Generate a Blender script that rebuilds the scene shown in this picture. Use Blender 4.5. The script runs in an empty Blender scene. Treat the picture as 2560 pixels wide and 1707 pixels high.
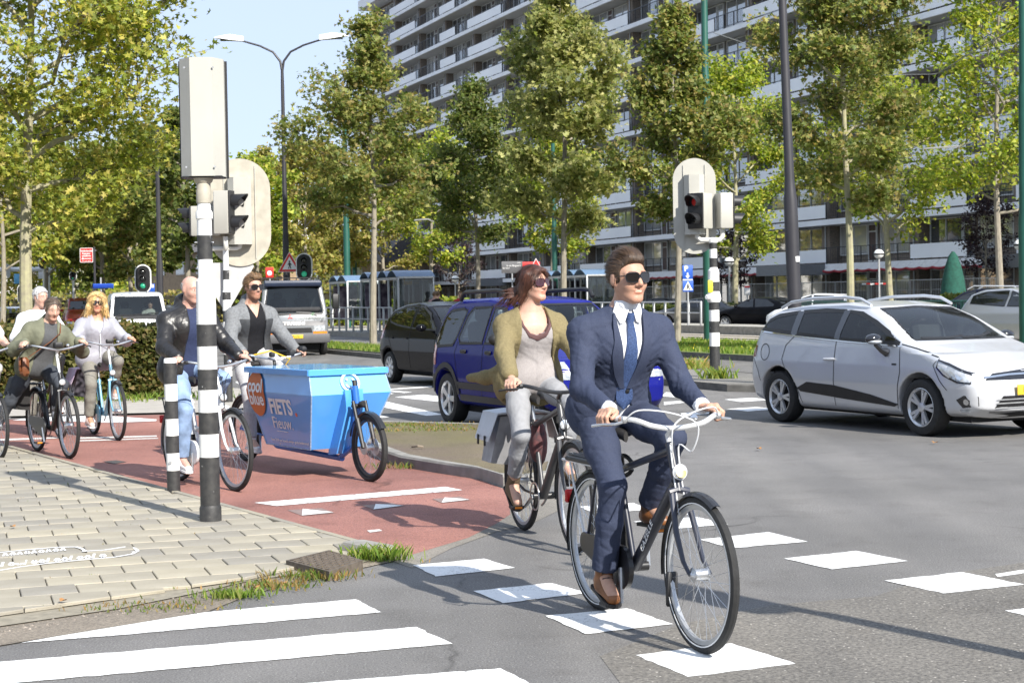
import bpy, math, random
import numpy as np
from mathutils import Vector, Matrix, Quaternion
R_ = math.radians
rng = np.random.default_rng(7); random.seed(7)
scene = bpy.context.scene
# ------------------------------------------------------------------ camera
cam_d = bpy.data.cameras.new('camera'); cam = bpy.data.objects.new('camera', cam_d)
scene.collection.objects.link(cam); scene.camera = cam
cam_d.sensor_width = 36.0; cam_d.lens = 36.0 * 4200 / 2560
cam_d.clip_start = 0.1; cam_d.clip_end = 6000
cam_d.dof.use_dof = True; cam_d.dof.focus_distance = 9.5; cam_d.dof.aperture_fstop = 13.0
PITCH, ROLL, CAMH = R_(-1.534), R_(0.95), 1.6
cF = Vector((0, math.cos(PITCH), math.sin(PITCH))); r0 = Vector((1, 0, 0)); u0 = r0.cross(cF)
cR = math.cos(ROLL) * r0 - math.sin(ROLL) * u0; cU = math.cos(ROLL) * u0 + math.sin(ROLL) * r0
mw = Matrix((cR, cU, -cF)).transposed().to_4x4(); mw.translation = (0, 0, CAMH); cam.matrix_world = mw
# ------------------------------------------------------------------ light
SUN_EL = R_(37); SUN_H = Vector((0.555, -0.832, 0)).normalized()
SUN_DIR = SUN_H * math.cos(SUN_EL) + Vector((0, 0, math.sin(SUN_EL)))
world = bpy.data.worlds.new('World'); scene.world = world; world.use_nodes = True
wn = world.node_tree; bg = wn.nodes['Background']; sky = wn.nodes.new('ShaderNodeTexSky')
sky.sky_type = 'NISHITA'; sky.sun_disc = False; sky.sun_elevation = SUN_EL
sky.sun_rotation = math.atan2(SUN_H.x, SUN_H.y); sky.air_density = 1.0; sky.dust_density = 0.1; sky.ozone_density = 2.0
hz = wn.nodes.new('ShaderNodeMix'); hz.data_type = 'RGBA'; hz.inputs[0].default_value = 0.86; hz.inputs[7].default_value = (4.4, 5.25, 6.9, 1)   # thin even haze over the whole sky
wn.links.new(sky.outputs[0], hz.inputs[6]); wn.links.new(hz.outputs[2], bg.inputs[0]); bg.inputs[1].default_value = 0.097
sl = bpy.data.lights.new('sun', 'SUN'); sl.energy = 5.0; sl.angle = R_(0.53); sl.color = (1.0, 0.95, 0.87)
so = bpy.data.objects.new('sun', sl); scene.collection.objects.link(so)
so.rotation_euler = SUN_DIR.to_track_quat('Z', 'Y').to_euler(); so.location = (20, -30, 40)
vs = scene.view_settings; vs.view_transform = 'Standard'; vs.look = 'None'; vs.exposure = 0.78; vs.gamma = 1.0; vs.use_curve_mapping = False
scene.cycles.use_adaptive_sampling = True; scene.cycles.use_denoising = True
scene.cycles.max_bounces = 5; scene.cycles.diffuse_bounces = 2; scene.cycles.glossy_bounces = 3; scene.cycles.transmission_bounces = 4; scene.cycles.transparent_max_bounces = 10; scene.cycles.adaptive_threshold = .02; scene.cycles.caustics_reflective = False; scene.cycles.caustics_refractive = False
# ------------------------------------------------------------------ helpers
COL = scene.collection
def V(*a): return Vector(a)
def mx(loc=(0,0,0), rz=0.0): return Matrix.Translation(Vector(loc)) @ Matrix.Rotation(rz, 4, 'Z')
_mats = {}
def M(name, col=(.5,.5,.5), rough=.6, metal=0., var=.12, scale=8., bump=0., bscale=120., spec=.5, coat=0., detail=4., emit=0., col2=None, aniso=None, worn=0., attr=None):
    if name in _mats: return _mats[name]
    m = bpy.data.materials.new(name); m.use_nodes = True; nt = m.node_tree; N = nt.nodes; L = nt.links
    b = N['Principled BSDF']; b.inputs['Roughness'].default_value = rough; b.inputs['Metallic'].default_value = metal
    b.inputs['Specular IOR Level'].default_value = spec; b.inputs['Coat Weight'].default_value = coat; b.inputs['Coat Roughness'].default_value = .04
    tc = N.new('ShaderNodeTexCoord'); vec = tc.outputs['Object']
    if aniso:
        mp = N.new('ShaderNodeMapping'); mp.inputs['Scale'].default_value = aniso; L.new(vec, mp.inputs[0]); vec = mp.outputs[0]
    nz = N.new('ShaderNodeTexNoise'); nz.inputs['Scale'].default_value = scale; nz.inputs['Detail'].default_value = detail; L.new(vec, nz.inputs['Vector'])
    rp = N.new('ShaderNodeValToRGB'); c2 = col2 or tuple(min(1, c * (1 + var)) for c in col); c1 = tuple(c * (1 - var) for c in col) if not col2 else col
    rp.color_ramp.elements[0].position = .3; rp.color_ramp.elements[1].position = .7
    rp.color_ramp.elements[0].color = (*c1, 1); rp.color_ramp.elements[1].color = (*c2, 1); L.new(nz.outputs[0], rp.inputs[0])
    out = rp.outputs[0]
    if attr:
        at_ = N.new('ShaderNodeAttribute'); at_.attribute_name = attr; mxn = N.new('ShaderNodeMix'); mxn.data_type = 'RGBA'; mxn.blend_type = 'MULTIPLY'; mxn.inputs[0].default_value = 1
        L.new(at_.outputs['Color'], mxn.inputs[6]); L.new(out, mxn.inputs[7]); out = mxn.outputs[2]
    L.new(out, b.inputs['Base Color'])
    if emit: L.new(out, b.inputs['Emission Color']); b.inputs['Emission Strength'].default_value = emit
    if bump:
        n2 = N.new('ShaderNodeTexNoise'); n2.inputs['Scale'].default_value = bscale; n2.inputs['Detail'].default_value = 3; L.new(vec, n2.inputs['Vector'])
        bp = N.new('ShaderNodeBump'); bp.inputs['Strength'].default_value = min(1, bump); bp.inputs['Distance'].default_value = .004; L.new(n2.outputs[0], bp.inputs['Height']); L.new(bp.outputs[0], b.inputs['Normal'])
    _mats[name] = m; return m
def glass(name, tint=(.8,.88,.9), opac=.25, rough=.02, base=(.02,.025,.03)):
    if name in _mats: return _mats[name]
    m = bpy.data.materials.new(name); m.use_nodes = True; nt = m.node_tree; N = nt.nodes; L = nt.links; N.remove(N['Principled BSDF'])
    tr = N.new('ShaderNodeBsdfTransparent'); tr.inputs[0].default_value = (*tint, 1)
    df = N.new('ShaderNodeBsdfDiffuse'); df.inputs[0].default_value = (*base, 1); mi = N.new('ShaderNodeMixShader'); mi.inputs[0].default_value = opac
    L.new(tr.outputs[0], mi.inputs[1]); L.new(df.outputs[0], mi.inputs[2])
    gl = N.new('ShaderNodeBsdfGlossy'); gl.inputs['Roughness'].default_value = rough
    fr = N.new('ShaderNodeFresnel'); fr.inputs[0].default_value = 1.55
    m2 = N.new('ShaderNodeMixShader'); L.new(fr.outputs[0], m2.inputs[0]); L.new(mi.outputs[0], m2.inputs[1]); L.new(gl.outputs[0], m2.inputs[2])
    L.new(m2.outputs[0], N['Material Output'].inputs[0]); _mats[name] = m; return m

class MB:
    """collects simple shapes into one mesh"""
    def __init__(s): s.v = []; s.f = []; s.n = 0
    def add(s, vs, fs):
        b = len(s.v); s.v += [tuple(p) for p in vs]; s.f += [tuple(i + b for i in f) for f in fs]; return s
    def box(s, c, d, rz=0., mat=None):
        x, y, z = d[0]/2, d[1]/2, d[2]/2; c = Vector(c)
        q = mat if mat is not None else Matrix.Rotation(rz, 3, 'Z')
        vs = [q @ Vector((sx*x, sy*y, sz*z)) + c for sx in (-1,1) for sy in (-1,1) for sz in (-1,1)]
        return s.add(vs, [(0,1,3,2),(4,6,7,5),(0,4,5,1),(2,3,7,6),(0,2,6,4),(1,5,7,3)])
    def bevbox(s, c, d, b=.01, rz=0., mat=None):
        x, y, z = d[0]/2, d[1]/2, d[2]/2; c = Vector(c); q = mat if mat is not None else Matrix.Rotation(rz, 3, 'Z')
        def ring(zz, i): 
            X, Y = x - i, y - i; k = min(b, X*.9, Y*.9)
            return [q @ Vector(p) + c for p in ((X-k,-Y,zz),(X,-Y+k,zz),(X,Y-k,zz),(X-k,Y,zz),(-X+k,Y,zz),(-X,Y-k,zz),(-X,-Y+k,zz),(-X+k,-Y,zz))]
        rs = [ring(-z, b*.7), ring(-z+b, 0), ring(z-b, 0), ring(z, b*.7)]
        vs = sum(rs, []); fs = [tuple(range(7,-1,-1)), tuple(range(24,32))]
        for k in range(3): fs += [(k*8+i, k*8+(i+1)%8, k*8+8+(i+1)%8, k*8+8+i) for i in range(8)]
        return s.add(vs, fs)
    def cyl(s, a, b, r, r2=None, n=12, cap=True):
        return s.tube([a, b], [r, r if r2 is None else r2], n, cap)
    def tube(s, pts, r, n=8, cap=True, closed=False, flat=1.0, up=None):
        pts = [Vector(p) for p in pts]; m = len(pts)
        rs = r if isinstance(r, (list, tuple)) else [r]*m
        T = []
        for i in range(m):
            if closed: t = pts[(i+1)%m] - pts[i-1]
            else: t = pts[min(i+1,m-1)] - pts[max(i-1,0)]
            T.append(t.normalized() if t.length > 1e-9 else Vector((0,0,1)))
        u = Vector(up) if up is not None else (Vector((0,0,1)) if abs(T[0].z) < .9 else Vector((1,0,0)))
        u = (u - T[0]*u.dot(T[0])).normalized(); vs = []
        for i in range(m):
            if i: 
                q = T[i-1].rotation_difference(T[i]); u = q @ u; u = (u - T[i]*u.dot(T[i])).normalized()
            w = T[i].cross(u)
            for k in range(n):
                a = 2*math.pi*k/n; vs.append(pts[i] + (u*math.cos(a)*flat + w*math.sin(a))*rs[i])
        fs = []; mm = m if closed else m-1
        for i in range(mm):
            j = (i+1) % m
            for k in range(n): fs.append((i*n+k, i*n+(k+1)%n, j*n+(k+1)%n, j*n+k))
        if cap and not closed: fs += [tuple(range(n-1,-1,-1)), tuple((m-1)*n+k for k in range(n))]
        return s.add(vs, fs)
    def lathe(s, prof, c=(0,0,0), n=24, axis=None, cap=True):
        """prof: (radius, height) pairs about axis (default Z) through c"""
        q = Vector((0,0,1)).rotation_difference(Vector(axis).normalized()).to_matrix() if axis is not None else Matrix.Identity(3)
        c = Vector(c); vs = []
        for r, h in prof:
            for k in range(n):
                a = 2*math.pi*k/n; vs.append(q @ Vector((r*math.cos(a), r*math.sin(a), h)) + c)
        fs = []
        for i in range(len(prof)-1):
            for k in range(n): fs.append((i*n+k, i*n+(k+1)%n, (i+1)*n+(k+1)%n, (i+1)*n+k))
        if cap: fs += [tuple(range(n-1,-1,-1)), tuple((len(prof)-1)*n+k for k in range(n))]
        return s.add(vs, fs)
    def prism(s, poly, h0, h1, fr=None):
        """polygon (u,v) extruded from h0 to h1; fr = 3x3/4x4 matrix mapping (u,v,h) to space"""
        n = len(poly); fr = fr if fr is not None else Matrix.Identity(4)
        vs = [fr @ Vector((p[0], p[1], h0)) for p in poly] + [fr @ Vector((p[0], p[1], h1)) for p in poly]
        fs = [tuple(range(n-1,-1,-1)), tuple(range(n,2*n))] + [(i,(i+1)%n,n+(i+1)%n,n+i) for i in range(n)]
        return s.add(vs, fs)
    def ball(s, c, r, n=12, m=8, sc=(1,1,1), mat=None):
        vs = []; c = Vector(c); mat = mat or Matrix.Identity(3)
        for i in range(m+1):
            t = math.pi*i/m
            for k in range(n):
                a = 2*math.pi*k/n; vs.append(mat @ Vector((r*sc[0]*math.sin(t)*math.cos(a), r*sc[1]*math.sin(t)*math.sin(a), r*sc[2]*math.cos(t))) + c)
        fs = [(i*n+k, (i+1)*n+k, (i+1)*n+(k+1)%n, i*n+(k+1)%n) for i in range(m) for k in range(n)]
        return s.add(vs, fs)
    def sheet(s, pts, z=None):
        return s.add([(p[0], p[1], p[2] if z is None else z) for p in pts], [tuple(range(len(pts)))])
    def mesh(s, name, smooth=35):
        me = bpy.data.meshes.new(name); me.from_pydata(s.v, [], s.f); me.update()
        if smooth: me.shade_smooth(); me.set_sharp_from_angle(angle=R_(smooth))
        return me
    def build(s, name, mat, parent=None, smooth=35, label=None):
        return obj(name, s.mesh(name, smooth), mat, parent, label)
def obj(name, me, mat=None, parent=None, label=None):
    o = bpy.data.objects.new(name, me); COL.objects.link(o)
    if mat is not None and len(me.materials) == 0: me.materials.append(mat)
    if parent is not None: o.parent = parent
    if label: o['label'] = label
    return o
def tag(o, label=None, cat=None, group=None, kind=None):
    if label: o['label'] = label
    if cat: o['category'] = cat
    if group: o['group'] = group
    if kind: o['kind'] = kind
    return o
def thing(name, label, cat, loc=(0,0,0), rz=0., group=None):
    o = bpy.data.objects.new(name, None); COL.objects.link(o); o.location = loc; o.rotation_euler = (0,0,rz); o.empty_display_size = .1
    return tag(o, label, cat, group)
def copy_tree(o, parent=None):
    c = o.copy(); COL.objects.link(c); c.parent = parent
    for ch in list(o.children): copy_tree(ch, c)
    return c
def npmesh(name, v, f, mat=None, parent=None, smooth=True, cols=None, ang=None):
    """numpy verts (n,3), faces (m,k)"""
    me = bpy.data.meshes.new(name); v = np.asarray(v, np.float32); f = np.asarray(f, np.int32); k = f.shape[1]
    me.vertices.add(len(v)); me.vertices.foreach_set('co', v.ravel())
    me.loops.add(f.size); me.loops.foreach_set('vertex_index', f.ravel())
    me.polygons.add(len(f)); me.polygons.foreach_set('loop_start', np.arange(0, f.size, k, dtype=np.int32)); me.polygons.foreach_set('loop_total', np.full(len(f), k, np.int32))
    me.update(calc_edges=True)
    if cols is not None:
        a = me.color_attributes.new('Col', 'FLOAT_COLOR', 'POINT'); c4 = np.ones((len(v),4), np.float32); c4[:,:3] = cols; a.data.foreach_set('color', c4.ravel())
    if smooth:
        me.shade_smooth()
        if ang: me.set_sharp_from_angle(angle=R_(ang))
    return obj(name, me, mat, parent)
def ray(x, y): return cR*((x-1280)/4200) - cU*((y-853.5)/4200) + cF
def G(x, y, z=0.):
    d = ray(x, y); t = (z-CAMH)/d.z; return Vector((0,0,CAMH)) + d*t
def AT(x, y, Y):
    d = ray(x, y); return Vector((0,0,CAMH)) + d*(Y/d.y)
# road frame: D runs along the avenue (away from the camera), NRM across it towards the flats
D = Vector((-.37, .929, 0)).normalized(); NRM = Vector((D.y, -D.x, 0))
def AB(a, b, z=0.): return NRM*a + D*b + Vector((0,0,z))
def text(name, s, size, mat, parent=None, loc=(0,0,0), rot=None, ext=.001, align='CENTER', shear=0., space=1., bold=0., mw=None):
    c = bpy.data.curves.new(name, 'FONT'); c.body = s; c.size = size; c.extrude = ext; c.align_x = align; c.align_y = 'CENTER'; c.shear = shear; c.space_character = space; c.offset = bold; c.resolution_u = 3
    tmp = bpy.data.objects.new(name, c); me = bpy.data.meshes.new_from_object(tmp); bpy.data.objects.remove(tmp); bpy.data.curves.remove(c)
    me.materials.clear(); me.materials.append(mat); o = bpy.data.objects.new(name, me); COL.objects.link(o); o.parent = parent
    if mw is not None: o.matrix_local = mw
    else:
        o.location = loc
        if rot is not None: o.rotation_euler = rot
    return o
def frame_m(o, x, y):
    """4x4 with columns x, y, x cross y at o"""
    x = Vector(x).normalized(); y = Vector(y); y = (y - x*y.dot(x)).normalized(); z = x.cross(y)
    m = Matrix((x, y, z)).transposed().to_4x4(); m.translation = Vector(o); return m
# ------------------------------------------------------------------ ground
def asphalt(name, c1, c2, spk, scale=1.):
    m = bpy.data.materials.new(name); m.use_nodes = True; nt = m.node_tree; N = nt.nodes; L = nt.links; b = N['Principled BSDF']
    tc = N.new('ShaderNodeTexCoord'); vec = tc.outputs['Object']
    def noise(s, d=3, r=.6):
        n = N.new('ShaderNodeTexNoise'); n.inputs['Scale'].default_value = s; n.inputs['Detail'].default_value = d; n.inputs['Roughness'].default_value = r; L.new(vec, n.inputs['Vector']); return n.outputs[0]
    def ramp(i, p0, p1, a, bb):
        r = N.new('ShaderNodeValToRGB'); r.color_ramp.elements[0].position = p0; r.color_ramp.elements[1].position = p1; r.color_ramp.elements[0].color = (*a, 1); r.color_ramp.elements[1].color = (*bb, 1); L.new(i, r.inputs[0]); return r.outputs[0]
    def mix(f, a, bb, mode='MIX'):
        n = N.new('ShaderNodeMix'); n.data_type = 'RGBA'; n.blend_type = mode
        if isinstance(f, float): n.inputs[0].default_value = f
        else: L.new(f, n.inputs[0])
        L.new(a, n.inputs[6]); L.new(bb, n.inputs[7]); return n.outputs[2]
    base = ramp(noise(.35, 3, .65), .35, .65, c1, c2)
    mp = N.new('ShaderNodeMapping'); mp.inputs['Rotation'].default_value = (0, 0, -1.2); mp.inputs['Scale'].default_value = (1.3, .07, 1); L.new(vec, mp.inputs[0])
    tn = N.new('ShaderNodeTexNoise'); tn.inputs['Scale'].default_value = 1.1; tn.inputs['Detail'].default_value = 2; L.new(mp.outputs[0], tn.inputs['Vector'])
    base = mix(1.0, base, ramp(tn.outputs[0], .35, .7, (.86,.86,.87), (1.12,1.11,1.1)), 'MULTIPLY')
    base = mix(1.0, base, ramp(noise(2.2, 3, .7), .52, .75, (1,1,1), (.8,.79,.78)), 'MULTIPLY')
    grain = noise(95*scale, 2, .7)
    base = mix(.85, base, ramp(grain, .3, .72, (.45,.45,.46), (1.6,1.58,1.52)), 'MULTIPLY')
    v = N.new('ShaderNodeTexVoronoi'); v.inputs['Scale'].default_value = 60*scale; L.new(vec, v.inputs['Vector'])
    base = mix(ramp(v.outputs['Distance'], .10, .2, (1,1,1), (0,0,0)), base, ramp(v.outputs['Color'], .45, .8, tuple(c*.5 for c in c1), spk))
    vc = N.new('ShaderNodeTexVoronoi'); vc.feature = 'DISTANCE_TO_EDGE'; vc.inputs['Scale'].default_value = .45
    dn = N.new('ShaderNodeTexNoise'); dn.inputs['Scale'].default_value = 1.6; dn.inputs['Detail'].default_value = 2; L.new(vec, dn.inputs['Vector'])
    ad = N.new('ShaderNodeMix'); ad.data_type = 'RGBA'; ad.inputs[0].default_value = .35; L.new(vec, ad.inputs[6]); L.new(dn.outputs['Color'], ad.inputs[7]); L.new(ad.outputs[2], vc.inputs['Vector'])
    crack = ramp(vc.outputs['Distance'], .0, .006, (.45,.44,.43), (1,1,1)); msk = ramp(noise(.5, 2), .5, .62, (0,0,0), (1,1,1))
    base = mix(msk, base, mix(1., base, crack, 'MULTIPLY'))
    L.new(base, b.inputs['Base Color']); b.inputs['Roughness'].default_value = .78; b.inputs['Specular IOR Level'].default_value = .35
    bp = N.new('ShaderNodeBump'); bp.inputs['Strength'].default_value = .5; bp.inputs['Distance'].default_value = .004; L.new(grain, bp.inputs['Height']); L.new(bp.outputs[0], b.inputs['Normal'])
    return m
m_asph = asphalt('asphalt', (.135,.132,.128), (.185,.18,.175), (.42,.41,.39))
m_coarse = asphalt('asphalt_coarse', (.13,.123,.112), (.185,.174,.156), (.55,.51,.45), .5)
m_red = asphalt('asphalt_red', (.23,.105,.086), (.345,.165,.134), (.5,.36,.32), 1.1)
m_isl = asphalt('asphalt_pale', (.17,.165,.155), (.23,.22,.2), (.4,.38,.35), 1.)
m_paint = M('road_paint', (.78,.78,.76), .7, var=.05, scale=14, bump=.4, bscale=160, col2=None)
def worn(m, lo=.60, hi=.72, sc=70, col=(.20,.195,.19)):
    nt = m.node_tree; N = nt.nodes; L = nt.links; b = N['Principled BSDF']; src = b.inputs['Base Color'].links[0].from_socket; tc = N.new('ShaderNodeTexCoord')
    n1 = N.new('ShaderNodeTexNoise'); n1.inputs['Scale'].default_value = sc; n1.inputs['Detail'].default_value = 4; L.new(tc.outputs['Object'], n1.inputs['Vector']); n2 = N.new('ShaderNodeTexNoise'); n2.inputs['Scale'].default_value = 2.2; n2.inputs['Detail'].default_value = 3; L.new(tc.outputs['Object'], n2.inputs['Vector'])
    ad = N.new('ShaderNodeMath'); ad.operation = 'MULTIPLY_ADD'; ad.inputs[1].default_value = .35; L.new(n2.outputs[0], ad.inputs[0]); L.new(n1.outputs[0], ad.inputs[2])
    r = N.new('ShaderNodeMapRange'); r.inputs[1].default_value = lo+.175; r.inputs[2].default_value = hi+.175; L.new(ad.outputs[0], r.inputs[0])
    mm = N.new('ShaderNodeMix'); mm.data_type = 'RGBA'; mm.inputs[7].default_value = (*col,1); L.new(r.outputs[0], mm.inputs[0]); L.new(src, mm.inputs[6]); L.new(mm.outputs[2], b.inputs['Base Color'])
worn(m_paint)
m_paint_old = M('road_paint_worn', (.62,.60,.57), .75, var=.25, scale=30)
m_soil = asphalt('soil', (.17,.145,.115), (.27,.235,.19), (.42,.36,.28), .9)
m_kerb = M('kerb_concrete', (.26,.25,.225), .9, var=.2, scale=6, bump=.8, bscale=120)
m_kerbdark = M('kerb_dark', (.12,.115,.105), .9, var=.3, scale=5, bump=.8, bscale=120)
m_conc = M('concrete', (.36,.345,.31), .9, var=.12, scale=3, bump=.5, bscale=80)
m_grassbase = M('turf', (.10,.15,.03), .95, col2=(.17,.21,.05), scale=6, bump=1, bscale=60)
m_moss = asphalt('mossy_brick', (.155,.12,.09), (.15,.135,.06), (.30,.25,.17), .8)
def sheet(name, pts, z, mat, parent=None, kind='structure'):
    o = MB().sheet([(p[0], p[1]) for p in pts], z).build(name, mat, parent, smooth=0)
    if parent is None: o['kind'] = kind
    return o
sheet('ground', [(-3000,-400),(3000,-400),(3000,5000),(-3000,5000)], -.06, M('far_ground', (.13,.125,.10), .95, var=.3, scale=.05))
road = sheet('road', [(-70,-30),(60,-30),(60,60),(-10,240),(-120,320),(-120,60)], 0., m_asph)
def gl(pts, z=0.): return [G(x, y, z) for x, y in pts]
def rough(P, j=.004, st=.05):
    out = []; n = len(P)
    for i in range(n):
        a, b = P[i], P[(i+1)%n]; m = max(1, int((b-a).length/st))
        for k in range(m):
            q = a.lerp(b, k/m); out.append((q.x+(random.gauss(0,j) if k else 0), q.y+(random.gauss(0,j) if k else 0)))
    return out
def mark(pts, mat=m_paint, name='road_marking', z=.004, world=False): return sheet(name, rough(gl(pts, z)), z, mat, road)
d_ = 2560/2352
def dp(pts): return [(x*d_, y*d_) for x, y in pts]
# coarse repaired patch on the near lane
sheet('asphalt_patch', gl([(1560,1720),(1500,1640),(1700,1560),(1930,1512),(2190,1490),(2330,1440),(2600,1400),(2700,1560),(2600,1720)]), .002, m_coarse, road)
# crossing stripes and blocks
mark([(51,1606),(150,1588),(262,1569),(421,1543),(514,1529),(700,1513),(889,1497),(954,1529),(608,1559),(300,1586)], name='zebra_stripe')
mark([(-300,1679),(0,1653),(1041,1566),(1132,1608),(23,1707),(-340,1738)], name='zebra_stripe')
mark([(600,1719),(1252,1669),(1345,1719),(1200,1735),(600,1780)], name='zebra_stripe')
for q in ([(948,1297),(1112,1282),(1183,1303),(1000,1323)], [(1087,1356),(1265,1338),(1352,1361),(1155,1384)], [(1253,1413),(1440,1396),(1547,1432),(1345,1455)], [(1460,1503),(1680,1476),(1828,1523),(1580,1553)],
          [(1330,1163),(1455,1154),(1492,1169),(1370,1181)], [(1455,1197),(1600,1186),(1672,1203),(1520,1216)], [(1608,1238),(1765,1221),(1855,1243),(1680,1258)]): mark(dp(q), name='crossing_block')
for q in ([(1960,1395),(2140,1376),(2270,1401),(2080,1422)], [(2211,1450),(2405,1429),(2562,1460),(2358,1482)], [(2512,1525),(2720,1500),(2900,1545),(2690,1570)]): mark(q, name='crossing_block')
mark([(2488,1434),(2700,1402),(2700,1412),(2494,1441)], name='lane_line')
# far crossing behind the cargo bike and by the median
for q in ([(964,1003),(1092,1032),(1106,1036),(1066,1039),(950,1016),(940,1006)], [(985,992),(1060,986),(1130,995),(1100,1004)], [(900,985),(960,978),(985,984),(920,990)],
          [(968,1058),(1040,1052),(1074,1059),(1010,1065)], [(860,1036),(950,1038),(974,1042),(955,1044)], [(972,972),(1080,964),(1080,968),(975,974)], [(972,975),(1030,980),(1010,982),(972,978)],
          [(1664,980),(1740,986),(1700,994),(1655,990)], [(1660,1004),(1700,1002),(1712,1006),(1660,1012)], [(1700,1033),(1750,1028),(1780,1032),(1715,1040)],
          [(1810,998),(1880,994),(1935,999),(1850,1004)], [(1816,1022),(1890,1017),(1945,1022),(1870,1028)], [(1808,944),(1915,950),(1910,953),(1850,948)],
          [(588,955),(600,948),(625,960),(610,966)], [(560,980),(600,975),(640,985),(600,990)], [(585,1000),(640,998),(680,1006),(620,1010)]): mark(q, name='crossing_stripe')
# red cycle path
SE = [(-9.2,24.8),(-7.6,22.1),(-5.83,19.02),(-4.82,17.3),(-3.74,15.5),(-2.86,14.02),(-2.07,12.72),(-1.53,11.82),(-1.05,11.0),(-.83,10.6)]
path = sheet('cycle_path', [(p[0], p[1]) for p in SE] + gl([(1000,1396),(1170,1345),(1240,1310),(1276,1286),(1272,1250),(1258,1222),(1195,1198),(1000,1166),(960,1100),(900,1066),(600,1042),(405,1037),(200,1042),(-100,1054)]), .004, m_red)
def pmark(pts, mat=m_paint, name='path_marking'): return sheet(name, gl(pts, .008), .008, mat, path)
ln = [G(634,1256,.008), G(1116,1216,.008), G(1158,1224,.008), G(689,1264,.008)]
for k in range(6):      # stop line laid as six white slabs
    a0, a1 = k/6+.004, (k+1)/6-.004
    sheet('white_slab', [ln[0].lerp(ln[1],a0), ln[0].lerp(ln[1],a1), ln[3].lerp(ln[2],a1), ln[3].lerp(ln[2],a0)], .008, m_paint, path)
m_slab = M('grey_red_slab', (.22,.16,.145), .9, var=.12, scale=20, bump=.6)
for q in ([(718,1274),(804,1269),(837,1281),(755,1288)], [(905,1262),(980,1256),(1011,1264),(934,1273)], [(1080,1246),(1150,1240),(1176,1249),(1104,1256)]):
    P = gl(q, .008); sheet('slab', P, .007, m_slab, path)
    sheet('yield_triangle', [P[3], P[2].lerp(P[1],.1), P[0].lerp(P[1],.45)], .010, m_paint, path)
pmark([(30,1050),(150,1036),(180,1030),(262,1038),(392,1048),(390,1052),(280,1056),(140,1052)]); pmark([(-60,1030),(20,1026),(44,1040),(-60,1062)])
for q in ([(-40,1098),(150,1092),(150,1095),(-40,1103)], [(190,1093),(392,1088),(392,1091),(190,1097)], [(190,1100),(395,1094),(395,1096),(190,1103)]): pmark(q, m_paint_old)
pmark([(917,1325),(948,1322),(956,1326),(925,1330)], m_paint_old)
sheet('inspection_cover', gl([(257,1153),(290,1150),(317,1154),(285,1159)], .008), .009, M('iron_dark', (.06,.055,.05), .7, var=.3, scale=40), path)
# pale concrete band between red path and road
sheet('brick_gutter', gl([(985,1404),(1130,1345),(1224,1305),(1274,1272),(1268,1235),(1330,1226),(1420,1240),(1400,1275),(1330,1308),(1240,1330),(1130,1370),(1030,1420)]), .003, asphalt('gutter', (.17,.16,.14), (.25,.23,.2), (.4,.38,.33), 1.4), road)
# ---- pavement of individual concrete tiles
RS = [(-.83,10.6),(-.78,10.4),(-.98,9.98),(-1.52,9.5),(-1.74,9.15),(-2.06,8.72),(-2.56,8.28),(-4.2,7.2)]
poly = [(-8.2,23.3)] + SE[2:] + RS[1:] + [(-8.2,5.5)]
sheet('dirt_strip', gl([(-60,1626),(51,1607),(262,1572),(421,1546),(520,1530),(600,1498),(690,1470),(800,1444),(930,1416),(1010,1398),(1020,1380),(890,1360),(600,1440),(-60,1550)]), .006, m_soil)['kind'] = 'structure'
walk = sheet('pavement', [(p[0], p[1]) for p in poly], .012, M('tile_sand', (.24,.215,.165), .95, var=.2, scale=20))
m_tile = M('paving_tile', (.275,.25,.20), .92, col2=(.37,.34,.28), scale=2.2, bump=.9, bscale=150)
def tile_nodes(m):
    nt = m.node_tree; N = nt.nodes; L = nt.links; b = N['Principled BSDF']; src = b.inputs['Base Color'].links[0].from_socket
    oi = N.new('ShaderNodeObjectInfo'); rp = N.new('ShaderNodeValToRGB'); rp.color_ramp.elements[0].color = (.80,.81,.84,1); rp.color_ramp.elements[1].color = (1.12,1.1,1.02,1); L.new(oi.outputs['Random'], rp.inputs[0])
    mm = N.new('ShaderNodeMix'); mm.data_type = 'RGBA'; mm.blend_type = 'MULTIPLY'; mm.inputs[0].default_value = 1; L.new(src, mm.inputs[6]); L.new(rp.outputs[0], mm.inputs[7])
    v = N.new('ShaderNodeTexVoronoi'); v.inputs['Scale'].default_value = 55; tc = N.new('ShaderNodeTexCoord'); L.new(tc.outputs['Object'], v.inputs['Vector'])
    r2 = N.new('ShaderNodeValToRGB'); r2.color_ramp.elements[0].position = .1; r2.color_ramp.elements[1].position = .26; r2.color_ramp.elements[0].color = (.42,.4,.38,1); r2.color_ramp.elements[1].color = (1,1,1,1); L.new(v.outputs['Distance'], r2.inputs[0])
    nn = N.new('ShaderNodeTexNoise'); nn.inputs['Scale'].default_value = 90; L.new(tc.outputs['Object'], nn.inputs['Vector'])
    r3 = N.new('ShaderNodeValToRGB'); r3.color_ramp.elements[0].position = .5; r3.color_ramp.elements[1].position = .62; r3.color_ramp.elements[0].color = (0,0,0,1); r3.color_ramp.elements[1].color = (.6,.6,.6,1); L.new(nn.outputs[0], r3.inputs[0])
    m3 = N.new('ShaderNodeMix'); m3.data_type = 'RGBA'; m3.blend_type = 'MULTIPLY'; L.new(r3.outputs[0], m3.inputs[0]); L.new(mm.outputs[2], m3.inputs[6]); L.new(r2.outputs[0], m3.inputs[7]); L.new(m3.outputs[2], b.inputs['Base Color'])
tile_nodes(m_tile)
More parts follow.
